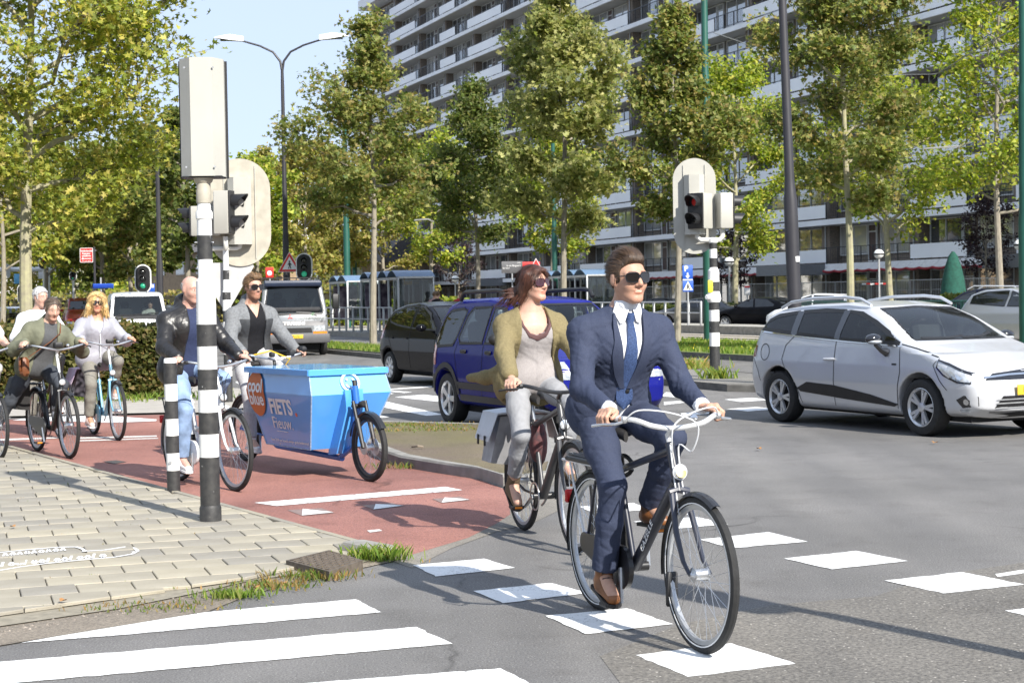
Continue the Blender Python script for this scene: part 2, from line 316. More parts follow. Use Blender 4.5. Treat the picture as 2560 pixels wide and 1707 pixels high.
def clip(pl, a, n):   # keep n.(p-a) >= 0
    out = []
    for i in range(len(pl)):
        p, q = pl[i], pl[(i+1)%len(pl)]; dp_, dq = (p-a).dot(n), (q-a).dot(n)
        if dp_ >= 0: out.append(p)
        if (dp_ >= 0) != (dq >= 0): out.append(p.lerp(q, dp_/(dp_-dq)))
    return out
E1 = Vector((.949,.316)).normalized(); E2 = Vector((-E1.y, E1.x)); full_tile = None
edges = [(Vector(SE[2]), Vector(SE[-1]))] + [(Vector(RS[i]), Vector(RS[i+1])) for i in range(1, len(RS)-1)]
def tile_mesh(pl):
    b = MB(); n = len(pl); c = sum(pl, Vector((0,0)))/n
    ins = [p + (c-p).normalized()*.006 for p in pl]
    vs = [(p.x,p.y,0) for p in pl] + [(p.x,p.y,.014) for p in pl] + [(p.x,p.y,.018) for p in ins]
    fs = [tuple(2*n+i for i in range(n))] + [(i,(i+1)%n,n+(i+1)%n,n+i) for i in range(n)] + [(n+i,n+(i+1)%n,2*n+(i+1)%n,2*n+i) for i in range(n)]
    return b.add(vs, fs).mesh('tile', 0)
sq = [E1*a + E2*b_ for a, b_ in ((-.148,-.148),(.148,-.148),(.148,.148),(-.148,.148))]
full_tile = tile_mesh(sq); nt_ = 0
for r in range(-4, 62):
    for c in range(-22, 16):
        ctr = Vector((-2.8,9.41)) + E1*(.302*(c + (.5 if r % 2 else 0))) + E2*(.302*r)
        if ctr.x < -5.0 - max(0,(ctr.y-15))*.35 or ctr.y < 7.2: continue
        pl = [p + ctr for p in sq]; ok = True
        for a, b_ in edges:
            n = Vector((-(b_-a).y, (b_-a).x)); n = n if n.dot(Vector((-5,12))-a) > 0 else -n; n.normalize()
            pl = clip(pl, a + n*.065 if a is edges[0][0] else a + n*.01, n)
            if len(pl) < 3: ok = False; break
        if not ok: continue
        ar = abs(sum(pl[i].cross(pl[(i+1)%len(pl)]) for i in range(len(pl))))/2
        if ar < .006: continue
        if len(pl) == 4 and ar > .0872: o = obj('tile', full_tile, m_tile, walk)
        else:
            cc = sum(pl, Vector((0,0)))/len(pl); o = obj('tile', tile_mesh([p-cc for p in pl]), m_tile, walk); ctr = cc
        o.location = (ctr.x, ctr.y, .013 + random.uniform(0,.005)); o.rotation_euler = (random.gauss(0,.006), random.gauss(0,.006), random.gauss(0,.004)); nt_ += 1
a, b_ = Vector(SE[1]), Vector(SE[-1]); ed = (b_-a).normalized(); Ltot = (b_-a).length; k = 0.   # edging stones along the path
while k < Ltot:
    c = a + ed*(k+.25) + Vector((ed.y,-ed.x))*.0 + (Vector((-ed.y,ed.x)) if Vector((-ed.y,ed.x)).x < 0 else -Vector((-ed.y,ed.x)))*.03
    o = MB().bevbox((0,0,0), (.496,.058,.05), .006).build('edging_stone', m_tile, walk); o.location = (c.x, c.y, .008); o.rotation_euler = (0,0,math.atan2(ed.y,ed.x)); k += .5
# sprayed letters on the tiles
spray = MB()
def ribbon(b, pts, w, z):
    P = [G(x, y, z) for x, y in pts]
    for i in range(len(P)-1):
        t = (P[i+1]-P[i]).normalized(); n = Vector((-t.y, t.x, 0))*w
        b.add([P[i]-n, P[i+1]-n, P[i+1]+n, P[i]+n], [(0,1,2,3)])
for st in ([(-20,1382),(60,1374),(140,1367),(190,1366),(204,1370),(214,1377),(206,1378)], [(206,1377),(260,1374),(292,1369),(318,1365),(336,1369),(345,1376),(330,1384),(290,1391),(200,1399),(110,1408),(50,1416),(-20,1428)],
           [(345,1376),(338,1380),(332,1378)]): ribbon(spray, st, .011, .0365)
lx = 8
for k in range(9):
    y0 = 1386 - k*1.6; ribbon(spray, [(lx,y0),(lx+6,y0-5),(lx+12,y0-1),(lx+6,y0+3),(lx,y0)] if k % 2 else [(lx,y0+3),(lx+5,y0-5),(lx+11,y0+2)], .007, .0365); lx += 18
lx = 4
for k in range(14):
    y0 = 1412 - k*1.75; ribbon(spray, [(lx,y0),(lx+6,y0-6),(lx+13,y0-1),(lx+6,y0+3),(lx,y0)] if k % 3 else [(lx,y0+3),(lx+4,y0-8)], .008, .0365); lx += 19
spray.build('sprayed_lettering', M('spray_paint', (.8,.8,.8), .8, var=.1), walk, smooth=0)
# drain cover in the kerb
gm = M('cast_iron', (.14,.115,.09), .75, var=.25, scale=30, metal=.3)
gp = gl([(715,1403),(823,1431),(907,1403),(823,1377)], .05); gully = thing('drain_cover', 'rusty brown iron drain cover set in the pavement corner beside the tuft of grass', 'drain cover', (0,0,0))
gb = MB(); n = 4; gb.add([(p.x,p.y,0) for p in gp]+[(p.x,p.y,.058) for p in gp], [(4,5,6,7),(0,1,5,4),(1,2,6,5),(2,3,7,6),(3,0,4,7)]); gb.build('frame', gm, gully)
gr = MB(); ce = sum(gp, Vector())/4
q = [ce.lerp(p, .93) for p in gp]
for i in range(12):
    for j in range(9):
        u, v = (i+.5)/12, (j+.5)/9; c = q[0].lerp(q[1],v).lerp(q[3].lerp(q[2],v),u); gr.box((c.x,c.y,.0605), (.03,.018,.006), rz=.9 if (i+j)%2 else -.6)
gr.build('tread_pattern', gm, gully)['kind'] = 'stuff'
st_ = thing('kerb_stone', 'weathered rounded kerb stone at the pavement corner beside the drain cover', 'kerb stone', G(920,1390)); MB().bevbox((0,0,.03), (.42,.2,.1), .03, rz=-.9).build('stone', m_kerb, st_)
# ---- islands, medians, verges: name, outline, height
def island(name, pts, h, top, kerbm=m_kerb, w=.15):
    P = [Vector((p[0], p[1])) for p in pts]; c = sum(P, Vector((0,0)))/len(P); n = len(P)
    I = [p + (c-p).normalized()*w for p in P]
    b = MB(); b.add([(p.x,p.y,-.02) for p in P]+[(p.x,p.y,h-.02) for p in P]+[(p.x+(c-p).normalized().x*.02,p.y+(c-p).normalized().y*.02,h) for p in P]+[(p.x,p.y,h) for p in I]+[(p.x,p.y,h-.03) for p in I],
        [(k*n+i, k*n+(i+1)%n, (k+1)*n+(i+1)%n, (k+1)*n+i) for k in range(4) for i in range(n)])
    o = b.build(name+'_kerb', kerbm, smooth=25); o['kind'] = 'structure'
    t = sheet(name, I, h-.008, top); return t
island('traffic_island', gl([(1258,1219),(1195,1199),(1100,1184),(1000,1167),(940,1146),(905,1120),(900,1095),(950,1073),(1196,1080),(1330,1092),(1400,1130),(1405,1165),(1380,1212),(1320,1222)], 0.), .11, m_moss)
medp = [(13.3,24.0),(13.9,23.2),(14.6,22.9),(15.2,23.4),(15.6,25),(15.4,36),(15.2,120),(13.2,120),(13.3,36)]
island('median', [AB(a,b) for a,b in medp], .12, m_isl, m_kerbdark)
island('median_grass', [AB(a,b) for a,b in ((13.5,41),(15.1,39.5),(15.0,119),(13.5,119))], .15, m_grassbase, m_kerbdark, .03)
island('grass_verge', [AB(a,b) for a,b in ((19.6,16),(24.8,16),(24.8,57),(19.6,57))], .14, m_grassbase, m_kerbdark)
for a in (25.7, 27.1, 28.6, 30.0): MB().box(AB(a, 75, .02), (.07, 190, .04), rz=math.atan2(D.y,D.x)-math.pi/2).build('tram_rail', M('rail_steel', (.3,.27,.24), .4, metal=.8), road)
sheet('tram_bed', [AB(a,b) for a,b in ((24.85,-10),(31.4,-10),(31.4,170),(24.85,170))], .012, M('tram_bed_concrete', (.40,.36,.30), .9, var=.12, scale=.6))
def slab(name, a0, a1, b0, b1, h, mat, z0=-.02):
    b = MB(); c = [AB(a0,b0),AB(a1,b0),AB(a1,b1),AB(a0,b1)]; b.add([(p.x,p.y,z0) for p in c]+[(p.x,p.y,h) for p in c], [(4,5,6,7),(0,1,5,4),(1,2,6,5),(2,3,7,6),(3,0,4,7)])
    o = b.build(name, mat, smooth=0); o['kind'] = 'structure'; return o
slab('tram_platform', 31.5, 34.4, -10, 110, .30, m_conc)
slab('tram_platform_kerb', 31.38, 31.52, -10, 110, .33, m_kerb)
slab('near_platform', 20.2, 23.6, 58, 140, .2, m_conc); slab('platform_pavement', 44.5, 57, -20, 230, .1, m_conc)
slab('front_garden', 50.5, 54.5, -20, 220, .16, M('garden_soil', (.07,.075,.03), .95, var=.4, scale=2, bump=1, bscale=30))
hp = gl([(-260,1052),(200,1041),(405,1036),(520,1036),(640,1020),(600,975),(430,965),(-260,985)]); sheet('hedge_pavement', hp, .03, M('grey_paving', (.36,.335,.295), .9, var=.12, scale=3, bump=.5))
# ---- grass, weeds, fallen leaves
def blades(name, pts, h, w, cols, mat_name, parent=None, lean=.5, kind='stuff', label=None, cat=None):
    n = len(pts); P = np.asarray(pts, np.float32); a = rng.uniform(0, 6.28, n); hh = h*rng.uniform(.5, 1.25, n); ww = w*rng.uniform(.7,1.3,n)
    dx, dy = np.cos(a), np.sin(a); la = rng.uniform(0,6.28,n); ll = lean*hh*rng.uniform(.2,1,n)
    v = np.zeros((n,4,3), np.float32); v[:,0] = P; v[:,0,0] -= dx*ww; v[:,0,1] -= dy*ww; v[:,1] = P; v[:,1,0] += dx*ww; v[:,1,1] += dy*ww
    mid = P.copy(); mid[:,2] += hh*.6; mid[:,0] += np.cos(la)*ll*.35; mid[:,1] += np.sin(la)*ll*.35; v[:,2] = mid; v[:,2,0] += dx*ww*.7; v[:,2,1] += dy*ww*.7
    tip = P.copy(); tip[:,2] += hh; tip[:,0] += np.cos(la)*ll; tip[:,1] += np.sin(la)*ll; v[:,3] = tip
    f = np.arange(n*4).reshape(n,4); cc = np.asarray(cols)[rng.integers(0,len(cols),n)]*rng.uniform(.75,1.2,(n,1))
    o = npmesh(name, v.reshape(-1,3), f, leafmat(mat_name), parent, smooth=False, cols=np.repeat(cc,4,axis=0))
    return tag(o, label, cat, None, kind)
def leafmat(name, trans=.48, rough=.55):
    if name in _mats: return _mats[name]
    m = bpy.data.materials.new(name); m.use_nodes = True; nt = m.node_tree; N = nt.nodes; L = nt.links; b = N['Principled BSDF']
    at_ = N.new('ShaderNodeAttribute'); at_.attribute_name = 'Col'; L.new(at_.outputs['Color'], b.inputs['Base Color']); b.inputs['Roughness'].default_value = rough; b.inputs['Specular IOR Level'].default_value = .35
    t = N.new('ShaderNodeBsdfTranslucent'); hs = N.new('ShaderNodeHueSaturation'); hs.inputs['Saturation'].default_value = 1.15; hs.inputs['Value'].default_value = 1.5; L.new(at_.outputs['Color'], hs.inputs['Color']); L.new(hs.outputs[0], t.inputs[0])
    mi = N.new('ShaderNodeMixShader'); mi.inputs[0].default_value = trans; L.new(b.outputs[0], mi.inputs[1]); L.new(t.outputs[0], mi.inputs[2]); L.new(mi.outputs[0], N['Material Output'].inputs[0])
    _mats[name] = m; return m
GC = [(.14,.23,.035),(.20,.30,.05),(.26,.33,.07),(.11,.18,.03),(.32,.33,.10)]
def inab(n, a0, a1, b0, b1, z):
    a = rng.uniform(a0,a1,n); b = b0 + (b1-b0)*rng.uniform(0,1,n)
    return np.stack([NRM.x*a+D.x*b, NRM.y*a+D.y*b, np.full(n,z)], 1)
blades('grass', inab(26000, 19.9, 24.6, 22, 56, .13), .13, .018, GC, 'grass_leaf', label='sunlit green grass growing on the verge beside the tram track')
blades('grass', inab(13000, 13.6, 15.0, 41, 74, .13), .13, .016, GC, 'grass_leaf', label='bright green grass on the median at the foot of the slender tree')
fl = blades('grass_flowers', inab(500, 20, 24.5, 22, 60, .2), .05, .02, [(.7,.55,.03),(.75,.65,.05)], 'grass_leaf', label='tiny yellow flowers scattered over the grass verge')
def clump(name, x, y, n, r, h, w, label, cols=GC, el=1.0, cat=None, z=.01, kind=None):
    c = G(x, y); pts = np.stack([c.x + rng.normal(0,r,n)*el, c.y + rng.normal(0,r*.8,n), np.full(n,z)], 1)
    return blades(name, pts, h, w, cols, 'grass_leaf', None, .9, 'stuff', label, cat)
clump('grass_tuft', 940, 1402, 300, .065, .085, .004, 'tall tuft of green grass beside the iron drain cover', cat='grass tuft', el=1.5)
DRY = [(.30,.24,.10),(.18,.22,.05),(.13,.2,.04),(.35,.22,.08)]
clump('weed_patch', 780, 1448, 260, .08, .05, .005, 'low green weeds in the gutter in front of the drain cover', DRY, 1.6, 'weeds')
clump('weed_patch', 690, 1470, 260, .09, .035, .006, 'brown dry weeds in the middle of the dirt gutter', DRY, 1.6, 'weeds')
clump('weed_patch', 588, 1496, 240, .05, .045, .005, 'small bright green weed patch just above the first zebra stripe', GC, 1.8, 'weeds')
clump('weed_patch', 380, 1522, 200, .1, .025, .005, 'thin weeds in the dirt along the lower edge of the tiles', DRY, 2.2, 'weeds')
clump('weed_patch', 1795, 962, 130, .10, .2, .02, 'leafy weed at the foot of the pedestrian signal post on the median', [(.16,.24,.05),(.3,.33,.08)], 1.2, 'weeds', .11)
clump('grass_tuft', 1655, 935, 900, .35, .2, .02, 'rough grass patch with fallen leaves on the median beside the blue car', [(.2,.28,.05),(.3,.3,.08),(.4,.3,.1)], 1.2, 'grass tuft', .11)
clump('weed_patch', 1020, 1172, 120, .08, .06, .005, 'small weeds along the kerb foot of the traffic island', DRY, 2.5, 'weeds')
for px_, py_ in ((985,1085),(1040,1082),(1120,1086),(1010,1098),(1170,1095)): clump('island_moss', px_, py_, 160, .16, .03, .008, 'moss and low weeds along the far side of the traffic island', DRY, 2., z=.10)
jw = []
for _ in range(260):    # grass in the tile joints
    r, c = random.randint(-3,30), random.randint(-8,10); p = Vector((-2.8,9.41)) + E1*(.302*c + random.uniform(0,.3)) + E2*(.302*(r+.5)) + Vector((random.gauss(0,.01), random.gauss(0,.01)))
    if (p-Vector(SE[2])).dot(Vector((-(Vector(SE[-1])-Vector(SE[2])).y, (Vector(SE[-1])-Vector(SE[2])).x))) < 0 and p.y > 8.9 + (p.x+2)*.6:
        for _k in range(5): jw.append((p.x+random.gauss(0,.02), p.y+random.gauss(0,.008), .02))
blades('joint_weeds', np.array(jw), .022, .003, DRY, 'grass_leaf', label='sprigs of weed growing in the joints between the paving tiles')
LP = [(0,0),(.3,.12),(.38,.4),(.62,.34),(.7,.05),(1.,0),(.7,-.05),(.62,-.34),(.38,-.4),(.3,-.12)]
for k, (x, y, lab) in enumerate(((32,1333,'brown fallen leaf lying on the tiles above the sprayed lettering'), (158,1524,'orange fallen leaf on the tiles near the dirt gutter'), (820,1441,'tan fallen leaf against the front corner of the drain cover'), (712,1468,'rust brown fallen leaf among the dry weeds of the gutter'), (2338,1111,'dead leaf lying alone on the road in front of the silver car'), (1898,1127,'small dead leaf on the road below the silver car rear wheel'), (640,1478,'pale dead leaf in the dirt gutter left of the dry weeds'), (855,1432,'curled brown leaf between the drain cover and the grass tuft'))):
    c = G(x, y); b = MB(); s = .07 if y > 1200 else .1; a = random.uniform(0,6)
    b.add([(s*(p[0]-.5)*math.cos(a)-s*p[1]*math.sin(a), s*(p[0]-.5)*math.sin(a)+s*p[1]*math.cos(a), .012+abs(p[1])*s*.5) for p in LP], [tuple(range(10))])
    o = b.build('fallen_leaf', M('dead_leaf', (.34,.17,.06), .8, var=.3, scale=30), smooth=0); o.location = (c.x, c.y, .035 if k < 2 else .006); tag(o, lab, 'leaf', 'fallen leaves on the ground')
tw = MB().tube([G(1030,1116,.12), G(1045,1115,.13), G(1058,1117,.12)], .012, 5).build('twig', M('twig_bark', (.2,.16,.12), .9)); tag(tw, 'short dry twig lying on the mossy traffic island', 'twig')

# grit and small stones in the gutter
gr_ = MB()
for _ in range(420):
    u = random.random(); a = G(-20,1600).lerp(G(1000,1392), u); c = G(-20,1560).lerp(G(960,1372), u); p = a.lerp(c, random.random()) + V(random.gauss(0,.02), random.gauss(0,.03), 0); q = random.uniform(.003,.011)
    gr_.add([(p.x+q*x*random.uniform(.6,1.3), p.y+q*y*random.uniform(.6,1.3), .006+q*z*.8) for x,y,z in ((1,0,0),(0,1,0),(-1,0,0),(0,-1,0),(.2,.1,1))], [(0,1,4),(1,2,4),(2,3,4),(3,0,4)])
tag(gr_.build('grit', M('grit_stone', (.22,.19,.16), .9, var=.5, scale=30), smooth=0), 'grit and small stones in the dirt gutter along the pavement edge', 'grit', None, 'stuff')
# ------------------------------------------------------------------ apartment block
DB = Vector((-.35,.937,0)).normalized(); BL = Vector((22.2,97,0)) + DB*111.7
flats = thing('apartment_building', 'long white slab of flats with stacked balconies, dark railings and white panels', 'building', BL, math.atan2(-DB.y, -DB.x))
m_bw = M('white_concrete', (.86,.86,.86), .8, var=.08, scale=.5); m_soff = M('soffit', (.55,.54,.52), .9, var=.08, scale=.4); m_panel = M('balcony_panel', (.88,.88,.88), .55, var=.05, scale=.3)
m_brick = M('brown_brick', (.22,.18,.145), .9, var=.35, scale=9, aniso=(1,1,3)); m_rail = M('railing_black', (.018,.02,.024), .45); m_frame = M('window_frame_white', (.68,.68,.66), .6, var=.06); m_canopy = M('canopy_grey', (.21,.215,.225), .6, var=.08)
def wglass():
    m = bpy.data.materials.new('window_glass'); m.use_nodes = True; nt = m.node_tree; N = nt.nodes; L = nt.links; b = N['Principled BSDF']
    oi = N.new('ShaderNodeObjectInfo'); rp = N.new('ShaderNodeValToRGB'); rp.color_ramp.interpolation = 'CONSTANT'
    for i, (p, c) in enumerate(((0,(.07,.08,.085)), (.3,(.16,.17,.175)), (.5,(.32,.34,.35)), (.68,(.10,.11,.115)), (.85,(.5,.5,.48)))):
        e = rp.color_ramp.elements[i] if i < 2 else rp.color_ramp.elements.new(p); e.position = p; e.color = (*c, 1)
    L.new(oi.outputs['Random'], rp.inputs[0]); L.new(rp.outputs[0], b.inputs['Base Color'])
    b.inputs['Roughness'].default_value = .03; b.inputs['IOR'].default_value = 3.4; b.inputs['Specular IOR Level'].default_value = .6
    nz = N.new('ShaderNodeTexNoise'); nz.inputs['Scale'].default_value = .35; bp = N.new('ShaderNodeBump'); bp.inputs['Strength'].default_value = .05; bp.inputs['Distance'].default_value = .3; L.new(nz.outputs[0], bp.inputs['Height']); L.new(bp.outputs[0], b.inputs['Normal'])
    return m
m_wg = wglass(); m_door = M('door_brown', (.07,.035,.03), .5)
def ux(u): return 9.*u if u <= 6 else 54 + 9.65*(u-6)
XL, XR, ST, Z0, NF, DEP = -1.6, ux(16.5), 2.75, 3.3, 12, 1.45
def bl(x0,x1,y0,y1,z0,z1, b=None): return (b or MB()).box(((x0+x1)/2,(y0+y1)/2,(z0+z1)/2), (x1-x0,y1-y0,z1-z0))
bl(-.35, XR, DEP+.25, DEP+12, 0, Z0+NF*ST, MB()).build('wall', m_brick, flats, smooth=0)
b = bl(XL-.3, XR, -.35, DEP+12.5, Z0+NF*ST-.06, Z0+NF*ST+1.05); b.build('roof', m_bw, flats, smooth=0)
for k in range(NF):
    z = Z0 + k*ST; bl(XL, XR, 0, DEP+.24, z-.36, z-.02).build('balcony_slab', m_bw, flats, smooth=0)
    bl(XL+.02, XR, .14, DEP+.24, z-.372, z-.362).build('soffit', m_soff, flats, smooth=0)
def bay_meshes(w):
    segs = {}; x = .95; fr = MB(); gl_ = MB()
    def win(x0, x1, z0, z1, n, name, door=False):
        f, g = MB(), MB(); y = DEP+.1; t = .07
        bl(x0,x1,y,y+.12,z0,z0+t,f); bl(x0,x1,y,y+.12,z1-t,z1,f)
        for i in range(n+1):
            xx = x0 + (x1-x0-t)*i/n; bl(xx,xx+t,y+.002,y+.118,z0+t,z1-t,f)
        if door: bl(x0+t,x1-t,y+.004,y+.115,z1-.5,z1-.43,f)
        for i in range(n):
            xa = x0 + (x1-x0-t)*i/n + t; xb = x0 + (x1-x0-t)*(i+1)/n; bl(xa,xb,y+.05,y+.07,z0+t,z1-t,g)
        segs[name] = (f.mesh('window', 0), g.mesh('pane', 0))
    a = w - 1.05
    win(.95, .95+a*.36, .5, 2.34, 2, 'w1'); win(.95+a*.37, .95+a*.48, .06, 2.34, 1, 'd', True); win(.95+a*.53, .95+a*.89, .5, 2.34, 2, 'w2'); win(.95+a*.9, w-.12, .5, 2.34, 1, 'w3', True)
    return segs
bayA, bayB = bay_meshes(9.), bay_meshes(9.65)
for me_s in (bayA, bayB):
    for f, g in me_s.values(): f.materials.append(m_frame); g.materials.append(m_wg)
pillar = bl(.0,.95,DEP-.55,DEP+.25,-.02,ST-.34).mesh('pillar',0); pillar.materials.append(m_brick)
pipe = MB().cyl((.55,DEP-.62,0),(.55,DEP-.62,ST-.36),.05,n=8).mesh('downpipe'); pipe.materials.append(M('zinc', (.42,.43,.44), .45, metal=.4))
for u in range(0, 16):
    x = ux(u); yy = (BL - DB*x).y; zmax = CAMH + 760*yy/4200 + 2.9; ms = bayA if u < 6 else bayB
    for k in range(-1, NF):
        z = Z0 + k*ST
        if k >= 0 and z > zmax: continue
        p = obj('pillar', pillar, None, flats); p.location = (x-.15,0,z if k >= 0 else .3); q = obj('downpipe', pipe, None, p)
        if u > 13: continue
        dz = z if k >= 0 else .42
        for nm, (f, g) in ms.items():
            if k < 0 and nm == 'w3': continue
            o = obj('balcony_door' if nm == 'd' else 'window', f, None, flats); o.location = (x,0,dz); gg = obj('pane', g, None, o)
            if nm == 'd' and (u*7+k*3) % 3: gg.data = g.copy(); gg.data.materials.clear(); gg.data.materials.append(m_door)
# balcony fronts
railm = {}
def rail_mesh(L):
    k = round(L,1)
    if k not in railm:
        b = MB(); b.box((L/2,.08,1.0),(L,.05,.05)); b.box((L/2,.08,.14),(L,.035,.035)); n = max(2,int(L/1.15))
        for i in range(n+1): b.box((min(L-.03,.03+i*(L-.06)/n),.08,.5),(.05,.05,1.0))
        nb = int(L/.2)
        for i in range(nb): b.box((.08+i*(L-.16)/max(1,nb-1),.08,.57),(.012,.012,.84))
        railm[k] = b.mesh('railing',0); railm[k].materials.append(m_rail)
    return railm[k]
def panel_mesh(L):
    k = -round(L,1)
    if k not in railm:
        b = MB(); b.box((L/2,.05,.5),(L,.045,.80)); railm[k] = b.mesh('balcony_panel',0); railm[k].materials.append(m_panel)
        c = MB(); c.box((L/2,.1,1.0),(L,.05,.045)); n = max(2,int(L/1.15))
        for i in range(n+1): c.box((min(L-.04,.04+i*(L-.08)/n),.11,.5),(.045,.045,1.0))
        railm[k-1000] = c.mesh('handrail',0); railm[k-1000].materials.append(m_rail)
    return railm[k], railm[k-1000]
for k in range(NF):
    z = Z0 + k*ST - .02; u = 0.
    for per in range(6):
        for (u0, u1, kind) in ((.13,.68,1), (.68,1.12,0), (1.12,2.18,1), (2.18,3.13,0)):
            a_, c_ = per*3+u0, per*3+u1
            if a_ > 14: continue
            xa, xb = ux(a_), ux(c_); yy = (BL - DB*xa).y
            if z > CAMH + 760*yy/4200 + 2: continue
            if kind:
                pm, hm = panel_mesh(xb-xa); o = obj('balcony_panel', pm, None, flats); o.location = (xa,0,z); obj('handrail', hm, None, o)
            else: o = obj('railing', rail_mesh(xb-xa), None, flats); o.location = (xa,0,z)
    o = obj('railing', rail_mesh(ux(.13)-XL), None, flats); o.location = (XL,0,z)
    r = obj('railing', rail_mesh(DEP), None, flats); r.location = (XL,0,z); r.rotation_euler = (0,0,math.pi/2)
    bl(XL+.1, -.4, DEP+.15, DEP+.2, z, z+2.3).build('end_screen', M('screen_grey', (.3,.3,.3), .5), flats, smooth=0) if k % 2 else None
# ground floor: canopies, awnings
for u in (10.7, 13.15, 7.6, 4.6): 
    c = bl(ux(u), ux(u)+4.6, -2.3, .4, 2.62, 3.28).build('canopy', m_canopy, flats, smooth=0)
m_awn = M('awning_cloth', (.62,.60,.57), .8, var=.1); m_awr = M('awning_red', (.30,.02,.03), .7)
for u0, u1 in ((11.25,13.1), (8.2,10.6)):
    x0, x1 = ux(u0), ux(u1); n = int((x1-x0)/1.2); a = MB(); r = MB()
    for i in range(n):
        xa, xb = x0+(x1-x0)*i/n, x0+(x1-x0)*(i+1)/n-.03; a.add([(xa,-.02,3.28),(xb,-.02,3.28),(xb,-.55,2.86),(xa,-.55,2.86),(xa,-.04,3.25),(xb,-.04,3.25),(xb,-.55,2.83),(xa,-.55,2.83)], [(0,3,2,1),(4,5,6,7),(0,1,5,4),(2,3,7,6),(1,2,6,5),(0,4,7,3)])
    pts = [(x0+(x1-x0)*i/(n*4), -.56, 2.83-.08*abs(math.sin(i*math.pi/4*1.0))) for i in range(n*4+1)]; r.tube(pts, .07, 6)
    ao = a.build('awning', m_awn, flats, smooth=0); r.build('awning_hem', m_awr, ao)
# ------------------------------------------------------------------ trees
m_bark = M('bark_grey', (.20,.175,.14), .95, col2=(.30,.27,.21), scale=14, bump=1, bscale=40, aniso=(1,1,.35)); m_bark_l = M('bark_lichen', (.26,.235,.17), .95, col2=(.36,.34,.20), scale=7, bump=1, bscale=40)
m_twig = M('twig_dark', (.085,.065,.05), .95)
PAL = dict(plane=[(.21,.25,.055),(.28,.30,.07),(.34,.34,.085),(.15,.19,.04),(.36,.32,.10),(.12,.155,.035)],
    olive=[(.155,.185,.06),(.205,.225,.08),(.255,.26,.10),(.115,.15,.045),(.24,.20,.085),(.085,.12,.035)],
    pale=[(.25,.265,.11),(.31,.315,.14),(.35,.345,.17),(.15,.18,.06),(.20,.225,.085),(.11,.14,.045)],
    bright=[(.20,.26,.045),(.26,.31,.06),(.31,.34,.075),(.14,.20,.035),(.34,.33,.08),(.11,.165,.03)],
    dark=[(.085,.12,.035),(.11,.15,.045),(.14,.165,.055),(.065,.09,.028),(.17,.175,.07)],
    autumn=[(.24,.235,.075),(.20,.215,.06),(.28,.25,.09),(.15,.17,.05),(.25,.20,.08)],
    purple=[(.045,.03,.032),(.07,.045,.045),(.035,.025,.03)])
for _k in PAL:
    if _k != 'purple': PAL[_k] = [(c[0]*1.3, c[1]*1.26, c[2]*1.05) for c in PAL[_k]]
LF = np.array([(0,0,0),(-.40,.24,.10),(-.27,.60,.08),(0,1.1,.03),(.27,.60,.08),(.40,.24,.10)], np.float32)
LM = np.array([(0,0,0),(-.46,.10,.10),(-.17,.34,.03),(-.42,.66,.10),(-.12,.64,.02),(0,1.1,.04),(.12,.64,.02),(.42,.66,.10),(.17,.34,.03),(.46,.10,.10)], np.float32)
def leaves(centres, size, pal, up=.35, grain=None, maple=False):
    LF = LM if maple else globals()['LF']
    n = len(centres); s = size*rng.uniform(.6,1.3,n)
    nr = rng.normal(0,1,(n,3)); nr[:,2] += up*2; nr += np.array(SUN_DIR)*.5; nr /= np.linalg.norm(nr,axis=1)[:,None]
    t = rng.normal(0,1,(n,3)); t[:,2] -= .4; t -= nr*(t*nr).sum(1)[:,None]; t /= np.linalg.norm(t,axis=1)[:,None]; w = np.cross(t,nr)
    v = centres[:,None,:] + s[:,None,None]*(LF[None,:,0:1]*w[:,None,:] + (LF[None,:,1:2]-.4)*t[:,None,:] + LF[None,:,2:3]*nr[:,None,:]*1.6)
    m_ = len(LF); b = (np.arange(n)*m_)[:,None]; f = np.stack([b+np.array([[0,5,4,3,2,1]]), b+np.array([[0,9,8,7,6,5]])],1).reshape(-1,6) if maple else np.stack([b+np.array([[0,3,2,1]]), b+np.array([[0,5,4,3]])],1).reshape(-1,4)
    p = np.asarray(pal); c = p[rng.integers(0,len(p),n)]*rng.uniform(.75,1.25,(n,1))
    if grain is not None: c = c*grain[:,None]
    return v.reshape(-1,3), f, np.repeat(c,m_,axis=0)
